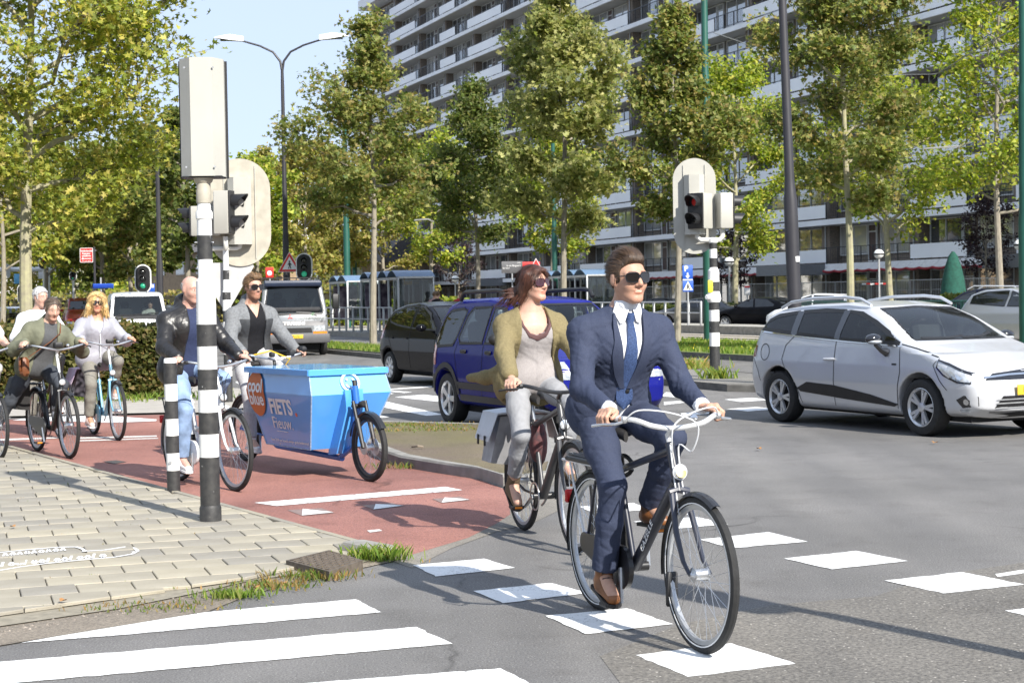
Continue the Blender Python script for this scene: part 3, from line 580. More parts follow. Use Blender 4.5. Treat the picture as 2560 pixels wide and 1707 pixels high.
def tree(name, label, base, h, rad, cb, nl, ls, pal, trunk=.1, lean=(0,0), shape='cone', seed=0, bark=None, group='street trees', dens=1.2, cl=.23, fork=False, gap=0., maple=False):
    random.seed(seed); r = np.random.default_rng(seed)
    t = thing(name, label, 'tree', base, 0, group); tb, bb = MB(), MB(); pts = []
    def P(f): return Vector((lean[0]*f*h + .06*math.sin(f*7+seed), lean[1]*f*h + .06*math.cos(f*5+seed*2), f*h))
    tops = [(1.0, Vector((0,0,0)))]
    tb.tube([P(i/12)-Vector((0,0,.05 if i == 0 else 0)) for i in range(13)], [trunk*(1.15 if i == 0 else 1)*(1-.93*(i/12)**1.15)+.006 for i in range(13)], 9)
    nlimb = int(16*dens)
    for i in range(nlimb):
        f = cb/h + (1-cb/h)*((i+.3)/nlimb)**1.0*.97; g = (f-cb/h)/(1-cb/h)
        if shape == 'cone': L = rad*(.62+1.7*g if g < .22 else ((1-g)/.78)**1.05*.95+.07)
        elif shape == 'round': L = rad*(max(.12,math.sin(math.pi*(.16+.80*g)))**.7)
        else: L = rad*(.75+.35*math.sin(math.pi*min(1,g*1.1)))*(1-.45*g**3)
        L *= random.uniform(.72,1.15); a = i*2.4 + random.uniform(-.5,.5); el = random.uniform(.15,.6) + g*.55
        if gap and random.random() < gap: L *= .5
        o = P(f); dirv = Vector((math.cos(a)*math.cos(el), math.sin(a)*math.cos(el), math.sin(el))); pl = [o]
        for k in range(1,6): 
            q = o + dirv*(L*k/5) + Vector((random.gauss(0,.04*L), random.gauss(0,.04*L), .10*L*(k/5)**2 + random.gauss(0,.03*L))); pl.append(q)
        r0_ = max(.012, trunk*.42*(1-.6*g)*(L/rad+.3)); tb.tube(pl, [r0_*(1-.8*k/5)+.004 for k in range(6)], 6)
        ns = max(4, int(12*L/rad*dens)+3)
        for s_ in range(ns):
            kk = random.uniform(.28,1.0)*5; i0 = min(4,int(kk)); q = pl[i0].lerp(pl[i0+1], kk-i0); a2 = a + random.choice((-1,1))*random.uniform(.5,1.5); e2 = random.uniform(-.25,.75)
            L2 = L*random.uniform(.22,.45); d2 = Vector((math.cos(a2)*math.cos(e2), math.sin(a2)*math.cos(e2), math.sin(e2))); e = q + d2*L2
            bb.tube([q, q.lerp(e,.5)+Vector((0,0,.05*L2)), e], [.012+.004*L2,.008,.003], 4, cap=False)
            for _ in range(3): pts.append((q.lerp(e, random.uniform(.35,1.1)), .7+.5*random.random()))
        pts.append((pl[-1], 1.)); 
    pts += [(P(1-.02*i), .6) for i in range(4)]
    C = np.array([p[0] for p in pts]); W = np.array([p[1] for p in pts]); idx = r.choice(len(C), nl, p=W/W.sum()); gr = r.uniform(.72,1.2,len(C))
    cen = C[idx] + r.normal(0,1,(nl,3))*np.array([cl,cl,cl*.75])*(rad/2.5)**.5
    tb.build('trunk', bark or m_bark, t); bb.build('branches', m_twig, t)['kind'] = 'stuff'
    v, f, c = leaves(cen, ls, PAL[pal], grain=gr[idx], maple=maple); npmesh('crown', v, f, leafmat('leaf_'+pal), t, smooth=False, cols=c)
    return t
def tz(px, Z, py=735): return Vector(((px-1280)/4200*Z, Z, 0.))
plane = tree('plane_tree', 'tall plane tree with spreading yellow green crown and pale trunk behind the hedge', tz(64,45), 13.8, 4.2, 3.4, 26000, .185, 'plane', .18, (.035,0), 'spread', 3, m_bark_l, cl=.26, dens=1.7, maple=True)
tree('maple_tree', 'slender maple with thinning olive brown crown standing alone on the grass median', tz(938,52)+Vector((0,0,.1)), 10.2, 2.45, 3.6, 13500, .15, 'olive', .105, (-.004,0), 'cone', 11, gap=.2, maple=True)
tree('maple_tree', 'tall maple with silvery pale leaves rising above the woman in the cardigan', tz(1415,56)+Vector((0,0,.1)), 13.2, 3.0, 3.3, 18500, .19, 'pale', .11, (.0,0), 'cone', 23, gap=.15, maple=True)
tree('maple_tree', 'small dark olive maple between the lone median maple and the silvery one', tz(1195,64)+Vector((0,0,.1)), 9.6, 2.4, 3.4, 15000, .14, 'dark', .10, (-.004,0), 'cone', 31)
tree('maple_tree', 'narrow olive green maple just behind the man in the blue suit', tz(1697,48.7)+Vector((0,0,.1)), 9.8, 2.0, 3.2, 15500, .135, 'olive', .095, (-.002,0), 'cone', 43)
tree('maple_tree', 'dense round olive maple with knobbly pale trunk above the silver car', tz(2122,40.4)+Vector((0,0,.1)), 9.8, 1.95, 3.5, 20000, .13, 'olive', .095, (0,0), 'round', 57, m_bark_l, maple=True)
tree('young_tree', 'bright green tree in front of the flats between the two right street poles', tz(1842,83), 12.4, 3.7, 3.0, 13000, .19, 'bright', .15, (0,0), 'round', 61, m_bark_l)
tree('leaning_tree', 'tree with a leaning yellowish trunk in front of the ground floor flats', tz(2235,70), 10.2, 3.9, 3.6, 9500, .17, 'bright', .15, (-.075,0), 'spread', 67, m_bark_l, gap=.2)
tree('yellow_green_tree', 'loose yellow green tree at the far right reaching above the picture', tz(2500,62), 14., 3.6, 4.2, 10500, .17, 'bright', .14, (0,0), 'spread', 71, gap=.25)
tree('far_street_tree', 'leafy green tree behind the silvery maple in front of the flats', tz(1385,100), 11.5, 3.6, 3.6, 9000, .22, 'bright', .15, (0,0), 'round', 73)
tree('far_street_tree', 'dark trunked tree behind the bus shelter with yellow timetable post', tz(1082,112), 11.5, 3.7, 3.6, 9000, .23, 'bright', .16, (0,0), 'round', 79)
tree('far_street_tree', 'green tree directly behind the lone median maple', tz(962,128), 12.5, 3.8, 3.6, 9000, .26, 'autumn', .16, (0,0), 'round', 83)
for i, (px, Z, h, rad, pal, lab) in enumerate(((842,118,11.6,3.4,'autumn','yellowing tree behind the green tram mast left of the median maple'), (770,105,10.6,3.3,'autumn','golden green tree to the right of the black twin lamp post'), (700,112,10.4,3.4,'autumn','autumn tinted tree behind the twin lamp post'), (648,98,9.4,3.0,'bright','green tree just right of the oval backed signal head'),
        (585,120,9.6,3.2,'autumn','far tree hidden behind the large signal back plate'), (470,74,9.6,2.3,'dark','dark green tree behind the tall striped signal post'), (398,88,10.2,2.4,'dark','dark tree beside the thin black lamp post at left'),
        (330,82,8.8,2.7,'olive','round olive tree behind the red arrow sign'), (262,78,8.6,2.3,'olive','olive tree just left of the red arrow sign'), (190,92,7.6,2.6,'dark','low dark tree behind the white haired cyclist'),
        (120,86,9.5,3.6,'plane','yellow green plane tree behind the big left plane tree'), (10,74,9.8,4.2,'plane','yellow green tree at the left picture edge behind the plane tree'))):
    tree('background_tree', lab, tz(px,Z), h, rad, h*.30, 7000, .19+Z*.0006, pal, .13, (0,0), 'round', 101+i, group='trees in the distance', dens=.85)
for i, (px, Z) in enumerate(((60,140),(150,150),(235,135),(300,150),(365,140),(430,155),(510,150),(600,160),(680,165),(745,158),(815,170),(-40,150))):
    names = ['far tree low on the skyline behind the older woman','far tree low on the skyline over the white haired cyclist','far tree behind the blue street name sign','far tree behind the red arrow sign post','far tree behind the small oval signal','far tree left of the gabled house','far tree to the right of the gabled house','far tree behind the cargo bike rider','far tree behind the grey truck cab','far tree over the right corner of the truck','far tree left of the bus shelter','far tree at the left picture edge']
    tree('distant_tree', names[i], tz(px,Z), 9+2*random.random(), 4.8, 1.4, 4600, .34, ('autumn','olive','bright')[i%3], .16, (0,0), 'round', 151+i, group='trees on the skyline', dens=.8, cl=.4)
tree('purple_plum_tree', 'dark purple leaved tree in front of the entrance at right', tz(2470,84), 6.2, 1.5, 2.0, 3200, .13, 'purple', .08, (0,0), 'round', 171)
tree('purple_plum_tree', 'small dark leaved tree in front of the flats behind the woman', tz(1150,120), 6.0, 1.7, 2.2, 1600, .16, 'purple', .08, (0,0), 'round', 173)
tree('purple_plum_tree', 'small dark leaved tree behind the pedestrian signal on the median', tz(1832,98), 5.8, 1.3, 1.8, 1600, .15, 'purple', .08, (0,0), 'round', 175)
# hedge and shrubs
def leafmass(name, label, c0, ux_, uy_, L, W, H, n, ls, pal, cat='hedge', group=None, taper=0.):
    t = thing(name, label, cat, c0, 0, group); r = np.random.default_rng(int(abs(L*100+W*7+n)))
    u, v, w = r.uniform(0,1,n), r.uniform(0,1,n), r.uniform(0,1,n); m_ = r.uniform(0,1,n) < .75
    side = r.integers(0,3,n); v = np.where(m_ & (side == 0), 0.02*r.uniform(-1,2,n), v); w = np.where(m_ & (side == 1), 1+.04*r.normal(0,1,n), w); v = np.where(m_ & (side == 2), r.uniform(0,.12,n), v)
    w = np.maximum(.0, w + .035*np.sin(u*L*3.1) + .03*np.sin(u*L*7.7+1)); v = v + .05*np.sin(u*L*2.3)
    X = (u*L)[:,None]*np.array(ux_)[None,:] + (v*W)[:,None]*np.array(uy_)[None,:]; X[:,2] = w*H
    vv, f, c = leaves(X, ls, PAL[pal]); npmesh('foliage', vv, f, leafmat('leaf_'+pal), t, smooth=False, cols=c)
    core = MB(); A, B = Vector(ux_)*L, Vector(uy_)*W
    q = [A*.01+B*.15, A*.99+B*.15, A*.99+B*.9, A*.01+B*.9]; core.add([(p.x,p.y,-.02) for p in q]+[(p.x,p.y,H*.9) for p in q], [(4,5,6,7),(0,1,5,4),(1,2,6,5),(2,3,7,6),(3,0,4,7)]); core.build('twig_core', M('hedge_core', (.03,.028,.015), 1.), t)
    return t
PAL['hedge'] = [(.10,.115,.03),(.14,.15,.04),(.18,.17,.055),(.075,.085,.022),(.22,.16,.06),(.05,.06,.018)]
h0, h1 = G(-130,1006), G(412,1000); hd = (h1-h0); hl = hd.length; hd.normalize()
leafmass('hedge', 'clipped brown green hedge behind the cyclists on the left', h0, hd, (-hd.y,hd.x,0), hl, 1.3, 1.16, 15000, .085, 'hedge')
clump('hedge_foot_grass', 300, 1003, 700, .5, .14, .012, 'strip of long grass along the foot of the hedge', GC, 2.2)
for i, (px, Z, L, H, pal, lab) in enumerate(((880,100,14,1.5,'bright','green shrub bed behind the tram railing left of the shelter'), (1640,82,4,1.0,'dark','dark shrubs behind the parked cars right of the suited man'), (1830,78,5,1.0,'dark','low dark shrubs behind the black parked saloon'), (2330,66,4,.9,'dark','low dark shrubs in front of the conifer'), (2500,66,4,1.3,'dark','bright green shrub at the right edge behind the parked cars'), (60,88,20,1.3,'autumn','rough shrubs beyond the hedge at left'), (420,110,24,2.2,'autumn','dense shrub bank behind the white van'), (700,125,24,2.4,'autumn','dense shrub bank behind the grey truck'))):
    c = tz(px,Z); leafmass('shrub', lab, c - NRM*0 - Vector((L/2,0,0)), (1,0,0), (0,1,0), L, 1.6, H, 2200, .16 if Z < 90 else .26, pal, 'shrub', 'shrub beds')
cf = thing('wrapped_conifer', 'dark green cone shaped conifer in front of the ground floor flats', 'conifer', tz(2385,76)); b = MB(); b.lathe([(.62,0),(.66,.4),(.6,1.2),(.48,2.1),(.34,2.7),(.2,3.1),(.06,3.3)], n=20); b.build('crown', M('conifer_green', (.012,.075,.055), .9, var=.3, scale=10, bump=1, bscale=30), cf); MB().cyl((0,0,-.1),(0,0,.4),.12).build('trunk', m_bark, cf)

# unseen trees added left of the picture, beyond the hedge, to darken car side reflections
src = [o for o in COL.objects if o.name.startswith('background_tree') and o.parent is None][:5]
for i, (x, y) in enumerate(((-24,30),(-30,42),(-22,16),(-34,24),(-27,54),(-20,6),(-36,62))):
    c = copy_tree(src[i%len(src)]); c.location = (x,y,0); c.rotation_euler = (0,0,i*1.3); c.scale = (1.25,)*3; c['label'] = 'unseen tree added for car reflections, number %s beyond the left edge' % ('one','two','three','four','five','six','seven')[i]
# ------------------------------------------------------------------ street furniture
m_cream = M('signal_cream', (.42,.41,.365), .5, var=.06, scale=3); m_creamd = M('signal_cream_aged', (.40,.37,.30), .6, var=.15, scale=6); m_blk = M('black_plastic', (.013,.013,.014), .5, var=.3); m_bpost = M('post_black', (.022,.022,.023), .55, col2=(.045,.044,.042), scale=25, bump=.2); m_wpost = M('post_white', (.76,.76,.74), .5, var=.05, scale=12)
m_pipe = M('pipe_white', (.66,.65,.6), .5, var=.08); m_green = M('mast_green', (.014,.085,.062), .45, var=.15, scale=2); m_dkpole = M('pole_anthracite', (.030,.029,.034), .5, var=.15, scale=3); m_galv = M('galvanised', (.46,.47,.48), .45, metal=.5, var=.12, scale=10)
m_lens = M('lens_dark', (.02,.02,.02), .12, spec=.7); m_lensg = M('lens_green_lit', (.03,.30,.17), .2, emit=.35); m_lensr = M('lens_red_lit', (.25,.012,.01), .3, emit=.2); m_white = M('sign_white', (.75,.75,.74), .45, var=.04); m_redsign = M('sign_red', (.60,.035,.03), .45, var=.05); m_blue = M('sign_blue', (.02,.09,.42), .45, var=.05); m_black = M('sign_black', (.012,.012,.012), .5); m_yel = M('sign_yellow', (.75,.42,.02), .5, var=.05); m_orange = M('amber', (.75,.22,.02), .35)
m_lampw = M('lamp_housing', (.70,.71,.71), .4, var=.05)
worn(m_bpost, .70, .76, 22, (.5,.5,.48)); worn(m_wpost, .72, .80, 18, (.38,.35,.3)); worn(m_cream, .72, .9, 5, (.33,.30,.24))
def bands(root, r, zs, first_white, name='band', r2=None):
    w = first_white
    for z0, z1 in zip(zs[:-1], zs[1:]):
        MB().lathe([(r+.0015,z0),(r+.0015,z1)], n=24, cap=False).build('white_band' if w else 'black_band', m_wpost if w else m_bpost, root); w = not w
def housing(b, c, w, d, h, rz):    # half octagon back, c = bottom centre; front to +y
    k = d*.45; p = [(-w/2,d/2),(-w/2,-d/2+k),(-w/4,-d/2),(w/4,-d/2),(w/2,-d/2+k),(w/2,d/2)]
    return b.prism(p[::-1], 0, h, mx(c, rz))
def stadium(w, h, r, n=8):
    pts = []
    for cx, cy, a0 in ((w/2-r,h/2-r,0),(-w/2+r,h/2-r,90),(-w/2+r,-h/2+r,180),(w/2-r,-h/2+r,270)):
        for i in range(n+1): a = R_(a0+90*i/n); pts.append((cx+r*math.cos(a), cy+r*math.sin(a)))
    return pts
def vert(o, rz):   # frame whose u = horizontal, v = up, h = outward normal (toward -y rotated by rz)
    x = Vector((math.cos(rz), math.sin(rz), 0)); return frame_m(o, x, (0,0,1))
def visor(b, c, dirv, r=.105, L=.2):
    dirv = Vector(dirv).normalized(); up = Vector((0,0,1)); s_ = dirv.cross(up); vs = []; n = 14
    for L0 in (0, 1):
        for i in range(n+1):
            a = -math.pi*.22 + math.pi*1.44*i/n; ll = L*(.55+.45*math.sin(max(0,min(math.pi,a)))) if L0 else 0
            for rr in (r, r-.008): vs.append(Vector(c) + s_*rr*math.cos(a) + up*rr*math.sin(a) + dirv*ll)
    q = 2*(n+1); fs = []
    for i in range(n): fs += [(2*i,2*i+2,q+2*i+2,q+2*i), (2*i+1,q+2*i+1,q+2*i+3,2*i+3), (q+2*i,q+2*i+2,q+2*i+3,q+2*i+1)]
    b.add(vs, fs)
def small_head(root, c, w, d, h, rz, lit=None, n=2):
    """box with black front facing rz direction"""
    f = Vector((math.cos(rz), math.sin(rz), 0)); hd = MB().bevbox(Vector(c)+Vector((0,0,h/2)), (d,w,h), .012, rz).build('signal_head', m_cream, root)
    MB().bevbox(Vector(c)+f*(d/2+.012)+Vector((0,0,h/2)), (.03,w*1.02,h*1.01), .01, rz).build('front', m_blk, hd)
    for i in range(n):
        z = h*(i+.5)/n; p = Vector(c) + f*(d/2+.03) + Vector((0,0,z)); b = MB(); visor(b, p, f, min(.115,h/n*.42), .24); b.build('visor', m_blk, hd)
        MB().lathe([(.001,.02),(.06,.012),(.09,0)], p-f*.012, 16, f).build('lens', m_lensr if lit == i else m_lens, hd)
# the tall striped post in front
P1 = thing('traffic_signal_post', 'tall black and white striped signal post in front with cream octagonal box on top', 'traffic signal', G(527,1312))
MB().lathe([(.05,0),(.069,.001),(.069,1.745),(.058,1.76),(.0525,1.77),(.0525,2.18),(.06,2.19),(.06,2.235),(.05,2.25),(.045,2.30),(.045,2.36)], n=24).build('post', m_wpost, P1)
MB().lathe([(.078,-.01),(.078,.125),(.07,.145)], n=24).build('base_collar', m_bpost, P1)
bands(P1, .069, [.145,.49,.654,.81,.97,1.117,1.28,1.437,1.58], False); bands(P1, .0525, [1.9,2.07], False); bands(P1, .066, [1.586,1.742], False)
MB().lathe([(.052,2.3),(.054,2.31),(.054,2.39),(.05,2.4),(.05,2.44),(.062,2.45),(.075,2.485)], n=20).build('mounting_ring', m_creamd, P1)
b = MB(); housing(b, (0,.02,2.487), .31, .24, .835, .12); b.build('signal_box', m_cream, P1); b = MB(); b.prism([(-.172,2.484),(.172,2.484),(.172,3.326),(-.172,3.326)], -.012, .012, frame_m(V(0,.02,0)+Matrix.Rotation(.12,3,'Z')@V(0,.132,0), Matrix.Rotation(.12,3,'Z')@V(1,0,0), (0,0,1))); b.build('back_plate', m_blk, P1)
sb_ = MB(); [sb_.cyl((x,-.125+abs(x)*.3,z),(x,-.135+abs(x)*.3,z),.007,n=8) for x in (-.1,.1) for z in (2.55,3.25)]; sb_.build('box_bolts', m_galv, P1)['kind'] = 'stuff'; MB().bevbox((.0,.02,2.483),(.29,.2,.012),.003).build('bottom_plate', m_blk, P1)
for s_ in (-.05,.055): MB().cyl((s_,-.03,2.02),(s_*1.25,-.045,2.02),.006,n=8).build('bolt', m_galv, P1)
# push-button post / bollard
bo = thing('striped_bollard', 'short black and white striped bollard with chipped white cap left of the signal post', 'bollard', G(435,1235)); bo.rotation_euler = (0,-.008,0)
MB().lathe([(.053,-.02),(.053,1.12),(.046,1.134)], n=24).build('post', m_wpost, bo); bands(bo, .053, [0,.20,.345,.49,.63,.78,.92,1.095], False); MB().cyl((-.01,-.05,.27),(-.01,-.06,.27),.014,n=10).build('lock', m_galv, bo)
def assembly(root, back_c, rz, bw, bh, hz):
    """back_c: centre of the back board; rz: yaw; drawn from behind"""
    X = Vector((math.cos(rz), math.sin(rz), 0)); Yb = Vector((-math.sin(rz), math.cos(rz), 0))
    bo_ = MB().prism(stadium(bw, bh, bw*.499, 10), -.012, .012, frame_m(back_c, X, (0,0,1))).build('back_board', m_creamd if hz else m_cream, root)
    b = MB()
    for s_ in (-.22,.22): b.box(Vector(back_c)+X*(bw*s_*1.15)-Yb*.022, (.012,.02,bh*.86), rz)
    b.build('stiffener', m_cream, bo_)
    b = MB(); housing(b, Vector(back_c)-Yb*.13-Vector((0,0,bh*.30)), .36, .22, bh*.62, rz); b.build('signal_box', m_cream, root)
# pedestrian and cycle signals behind the first post
P2o = G(572,1009); P2 = thing('traffic_signal_post', 'signal post with large oval cream back board and side heads behind the bald man', 'traffic signal', P2o)
MB().lathe([(.062,-.01),(.062,1.75),(.05,1.77),(.045,2.1),(.045,2.42)], n=24).build('post', m_wpost, P2); bands(P2, .062, [0,.43,.6,.77,.94,1.11,1.28,1.45,1.62,1.74], False); bands(P2, .046, [1.92,2.08], False)
assembly(P2, V(.22,.1,2.98), .15, .95, 1.68, 1)
yk = MB(); yk.tube([(-.30,0,2.42),(.0,0,2.42),(.17,0,2.42),(.22,0,2.44),(.24,0,2.5),(.24,0,2.62)], .035, 10); yk.tube([(0,-.02,2.42),(.03,-.12,2.44),(.03,-.16,2.5),(.03,-.16,2.6)], .04, 10); yk.build('yoke', m_pipe, P2)
small_head(P2, (.02,-.16,2.64), .28, .25, .66, -.25); small_head(P2, (-.34,.0,2.62), .28, .3, .46, 2.9); small_head(P2, (-.18,.05,2.62), .22,.2,.46, 1.57)
tr = MB(); tr.prism([(-.42,.66),(.42,.66),(.39,.72),(-.39,.72)][::1] if 0 else [(0,-.38),(.44,.36),(.40,.42),(-.40,.42),(-.44,.36)], -.008, .008, frame_m(V(-.02,.09,1.78), (1,.15,0), (0,0,1))); tr.build('yield_sign_back', M('sign_back_grey', (.45,.45,.44), .5), P2)
# signals on the median at right
P3o = G(1788,958); P3 = thing('traffic_signal_post', 'striped signal post on the median with cream oval back board and red pedestrian light', 'traffic signal', P3o+V(0,0,.1)); P3.rotation_euler = (0,-.002,0)
MB().lathe([(.09,-.01),(.09,1.33),(.11,1.34),(.13,1.4),(.11,1.5),(.1,1.52),(.1,1.9),(.08,1.92),(.068,1.96),(.068,2.38),(.085,2.4),(.085,2.46),(.06,2.48)], n=24).build('post', m_wpost, P3)
bands(P3, .09, [0,.56,.8,1.0,1.2,1.33], False); bands(P3, .1, [1.53,1.70], False); bands(P3, .068, [1.94,2.12], False); bands(P3, .068, [2.28,2.45][:1]+[2.40], False)
MB().bevbox((-.07,-.09,1.62),(.09,.03,.22),.008).build('yellow_sticker_box', M('sticker_yellow', (.7,.65,.05), .5), P3); MB().lathe([(.05,0),(.05,.06),(.035,.08)], (-.09,-.07,1.43), 12, (-.6,-.6,0)).build('push_button', m_wpost, P3)
assembly(P3, V(-.30,.15,3.05), -.12, .76, 1.70, 0)
yk = MB(); yk.tube([(-.28,0,2.63),(-.28,0,2.5),(-.22,0,2.44),(0,0,2.44),(.12,0,2.44),(.17,0,2.5),(.17,0,2.63)], .045, 10); yk.build('yoke', m_pipe, P3)
small_head(P3, (-.22,-.06,2.64), .32, .30, .62, -2.25, lit=1); small_head(P3, (.20,0,2.64), .30, .24, .62, .25)
# an identical post stands out of frame to the right and shades the road
P4 = thing('traffic_signal_post', 'signal post outside the picture whose shadow falls on the near road', 'traffic signal', (3.35,5.55,0)); MB().lathe([(.06,0),(.06,2.4),(.05,2.5)], n=14).build('post', m_wpost, P4); assembly(P4, V(-.1,.1,3.1), -.86, .8, 1.6, 0)
# twin lamp post
def twin_lamp(px, Z, ztop, label, single=False):
    o = tz(px, Z); t = thing('lamp_post', label, 'lamp post', o, 0, 'street lamps'); s_ = Z/58
    MB().lathe([(.11,0),(.11,3.6),(.095,3.75),(.075,6.2),(.07,6.3),(.06,ztop-1.7),(.05,ztop-1.1)], n=12).build('pole', m_dkpole, t)
    for sg in (-1,1) if not single else (1,):
        x1 = 1.05; MB().tube([(0,0,ztop-1.15),(sg*.06,0,ztop-.8),(sg*.3,0,ztop-.48),(sg*.75,0,ztop-.26),(sg*1.35,0,ztop-.08)], [.045,.042,.038,.034,.03], 8).build('arm', m_dkpole, t)
        h = MB(); h.add([(sg*x,y,ztop+z) for x,y,z in ((1.3,-.09,-.1),(1.3,.09,-.1),(1.3,.09,.07),(1.3,-.09,.07),(1.75,-.17,-.06),(1.75,.17,-.06),(1.75,.14,.14),(1.75,-.14,.14),(2.1,-.14,.0),(2.1,.14,.0),(2.1,.1,.1),(2.1,-.1,.1),(2.32,-.03,.03),(2.32,.03,.03),(2.32,.03,.06),(2.32,-.03,.06))],
            [(0,3,2,1)]+[(4*i+j,4*i+(j+1)%4,4*i+4+(j+1)%4,4*i+4+j) for i in range(3) for j in range(4)]+[(12,13,14,15)]); lh = h.build('lamp_head', m_lampw, t, smooth=50)
        MB().box((sg*1.85,0,ztop-.05),(.5,.2,.03)).build('lamp_glass', m_lens, lh)
    return t
twin_lamp(719, 58, 10.6, 'tall black twin armed street lamp left of the median maple')
lp = thing('lamp_post', 'thin tall black lamp post seen between the left trees', 'lamp post', tz(403,60), 0, 'street lamps'); MB().lathe([(.12,0),(.12,3),(.085,3.2),(.07,7.8)], n=10).build('pole', m_dkpole, lp)
dk = thing('lamp_post', 'thick dark leaning lamp post behind the silver car roof', 'lamp post', AB(14.55,24.2,.1)); dpx = G(1986,958)
b0 = AT(1986,751,27.); b1 = AT(1956,0,27.); dr = (b1-b0)/(b1.z-b0.z); base = b0 - dr*(b0.z-.1); dk.location = base
MB().tube([dr*z for z in (0,2.6,2.98,3.12,3.3,9.5)], [.112,.112,.110,.092,.078,.05], 16).build('pole', m_dkpole, dk); MB().cyl(dr*.0-V(0,0,.02), dr*.25, .13, n=16).build('base_collar', m_dkpole, dk); MB().bevbox(dr*2.02+V(.06,-.10,0),(.07,.012,.09),.004).build('number_plate', m_white, dk)
# green tram masts
def mast(px, Z, label, r=.13, h=10.5, z1=5.2, z2=7.6):
    t = thing('tram_mast', label, 'mast', tz(px,Z), 0, 'green overhead line masts'); MB().lathe([(r+.02,0),(r+.02,z1),(r,z1+.15),(r*.97,z2),(r*.8,z2+.15),(r*.78,h)], n=14).build('pole', m_green, t); return t
mast(1772, 50.3, 'green tram mast behind the pedestrian signal on the median', .125, 14, 4.6, 8.1); mast(2566, 37.2, 'green tram mast cut off by the right picture edge', .13, 12, 3.1, 6.0)
mast(871, 88, 'green tram mast left of the lone median maple', .15, 10.6, 5.2, 7.6); mast(890, 128, 'dark green tram mast farther back beside the first one', .15, 9.6); mast(1390, 93, 'green tram mast beside the twin trunks behind the woman', .13, 10); mast(610, 130, 'distant green tram mast behind the cargo bike rider', .14, 8)
for pts, r, lab in (([AT(1783,82,50.3), AT(1850,105,48), AT(1925,140,46)], .012, 'stay wire with insulator running right from the tall green mast'), ([AT(2030,190,48),AT(2250,188,45),AT(2340,186,44),AT(2470,108,40),AT(2552,64,38)], .012, 'pale overhead wire crossing in front of the yellow green tree'), ([AT(2000,330,60),AT(2200,300,55),AT(2410,140,45),AT(2552,105,38)], .009, 'dark contact wire rising to the mast at the right edge'), ([AT(1780,332,50.3),AT(1850,335,50)], .02, 'short bracket wire on the tall green mast'), ([AT(2330,322,60),AT(2450,300,52),AT(2552,282,40)], .009, 'lower dark contact wire at the far right'), ([AT(880,533,88),AT(910,534,88),AT(940,538,88)], .03, 'short bracket arm on the left green mast'), ([AT(2310,372,60),AT(2400,366,60)], .03, 'pale bracket arm among the leaves at right'), ([AT(1035,551,90),AT(1070,548,90),AT(1085,555,90)], .04, 'pale curved bracket arm between the maples')):
    tag(MB().tube(pts, r, 5).build('overhead_wire', M('wire', (.25,.25,.24), .5) if r > .01 else m_blk), lab, 'wire', 'overhead tram wires')
# triangle warning sign and signal on the twin lamp post
sg = thing('warning_sign', 'red bordered white triangle with walking figure below the twin lamp', 'road sign', tz(724,57.3)); sg.location.z = 0
c = AT(724,663,57.0); c = c - sg.location; x = V(1,0,0); fm = frame_m(c, (1,.05,0), (0,0,1)); tri = lambda s_: [(-.5*s_,-.29*s_),(.5*s_,-.29*s_),(.0,.577*s_)]
MB().prism(tri(.80), -.012, 0, fm).build('border', m_white, sg); MB().prism(tri(.74), 0, .006, fm).build('red_triangle', m_redsign, sg); MB().prism(tri(.50), .006, .010, fm).build('white_field', m_white, sg)
pd = MB(); fr2 = fm @ Matrix.Translation((0,-.02,.011)); pd.prism([(.03*math.cos(i*.7)-.0,.145+.03*math.sin(i*.7)) for i in range(9)], 0, .004, fr2); pd.prism([(-.05,-.1),(-.02,-.1),(.0,.0),(.03,-.1),(.06,-.1),(.02,.04),(.06,.02),(.07,.04),(.01,.11),(-.03,.10),(-.07,.03),(-.05,.02),(-.02,.05),(-.025,-.0)], 0, .004, fr2); pd.build('walking_figure', m_black, sg); MB().cyl((0,.1,0),(0,.1,c.z+.4),.05,n=10).build('post', m_dkpole, sg)
def oval_signal(px, py, Z, h, label, w=None, lit='g', zb=0., back=m_blk):
    c = AT(px,py,Z); t = thing('traffic_signal', label, 'traffic signal', (c.x,c.y,zb), 0, 'far signals'); cz = c.z - zb; w = w or h*.58; fm = frame_m(V(0,0,cz), (1,0,0), (0,0,1))
    MB().cyl((0,.1,0),(0,.1,cz),.05,n=10).build('post', m_wpost, t); MB().prism(stadium(w,h,w*.499,8), -.05, -.02, fm).build('white_rim', m_white, t); MB().prism(stadium(w*.86,h*.92,w*.429,8), -.02, 0, fm).build('back_board', back, t)
    MB().bevbox((0,.16,cz),(w*.7,.22,h*.8),.02).build('housing', m_cream, t)
    for i in range(3):
        p = V(0,-.005,cz+h*(.24-.24*i)); MB().lathe([(.001,h*.06),(h*.06,h*.045),(h*.10,0)], p, 14, (0,-1,0)).build('lens', (m_lensg if lit == 'g' and i == 2 else m_lensr if lit == 'r' and i == 0 else m_lens), t); b = MB(); visor(b, p, (0,-1,0), h*.115, .1); b.build('visor', m_blk, t)
    return t
oval_signal(357,697,62,1.06,'white rimmed black signal showing green above the white van'); oval_signal(760,668,56.6,.95,'black signal with green light beside the walking figure sign', .56)
oval_signal(107,658,85,.62,'distant red signal on a white backing over the older woman', .5, 'r'); oval_signal(182,690,90,.5,'distant green signal beside the dark tree trunks', .4,'g'); oval_signal(232,690,92,.5,'second distant green signal left of the blue sign', .4, 'g'); oval_signal(54,735,60,.7,'signal edge peeking from behind the plane tree trunk', .3)
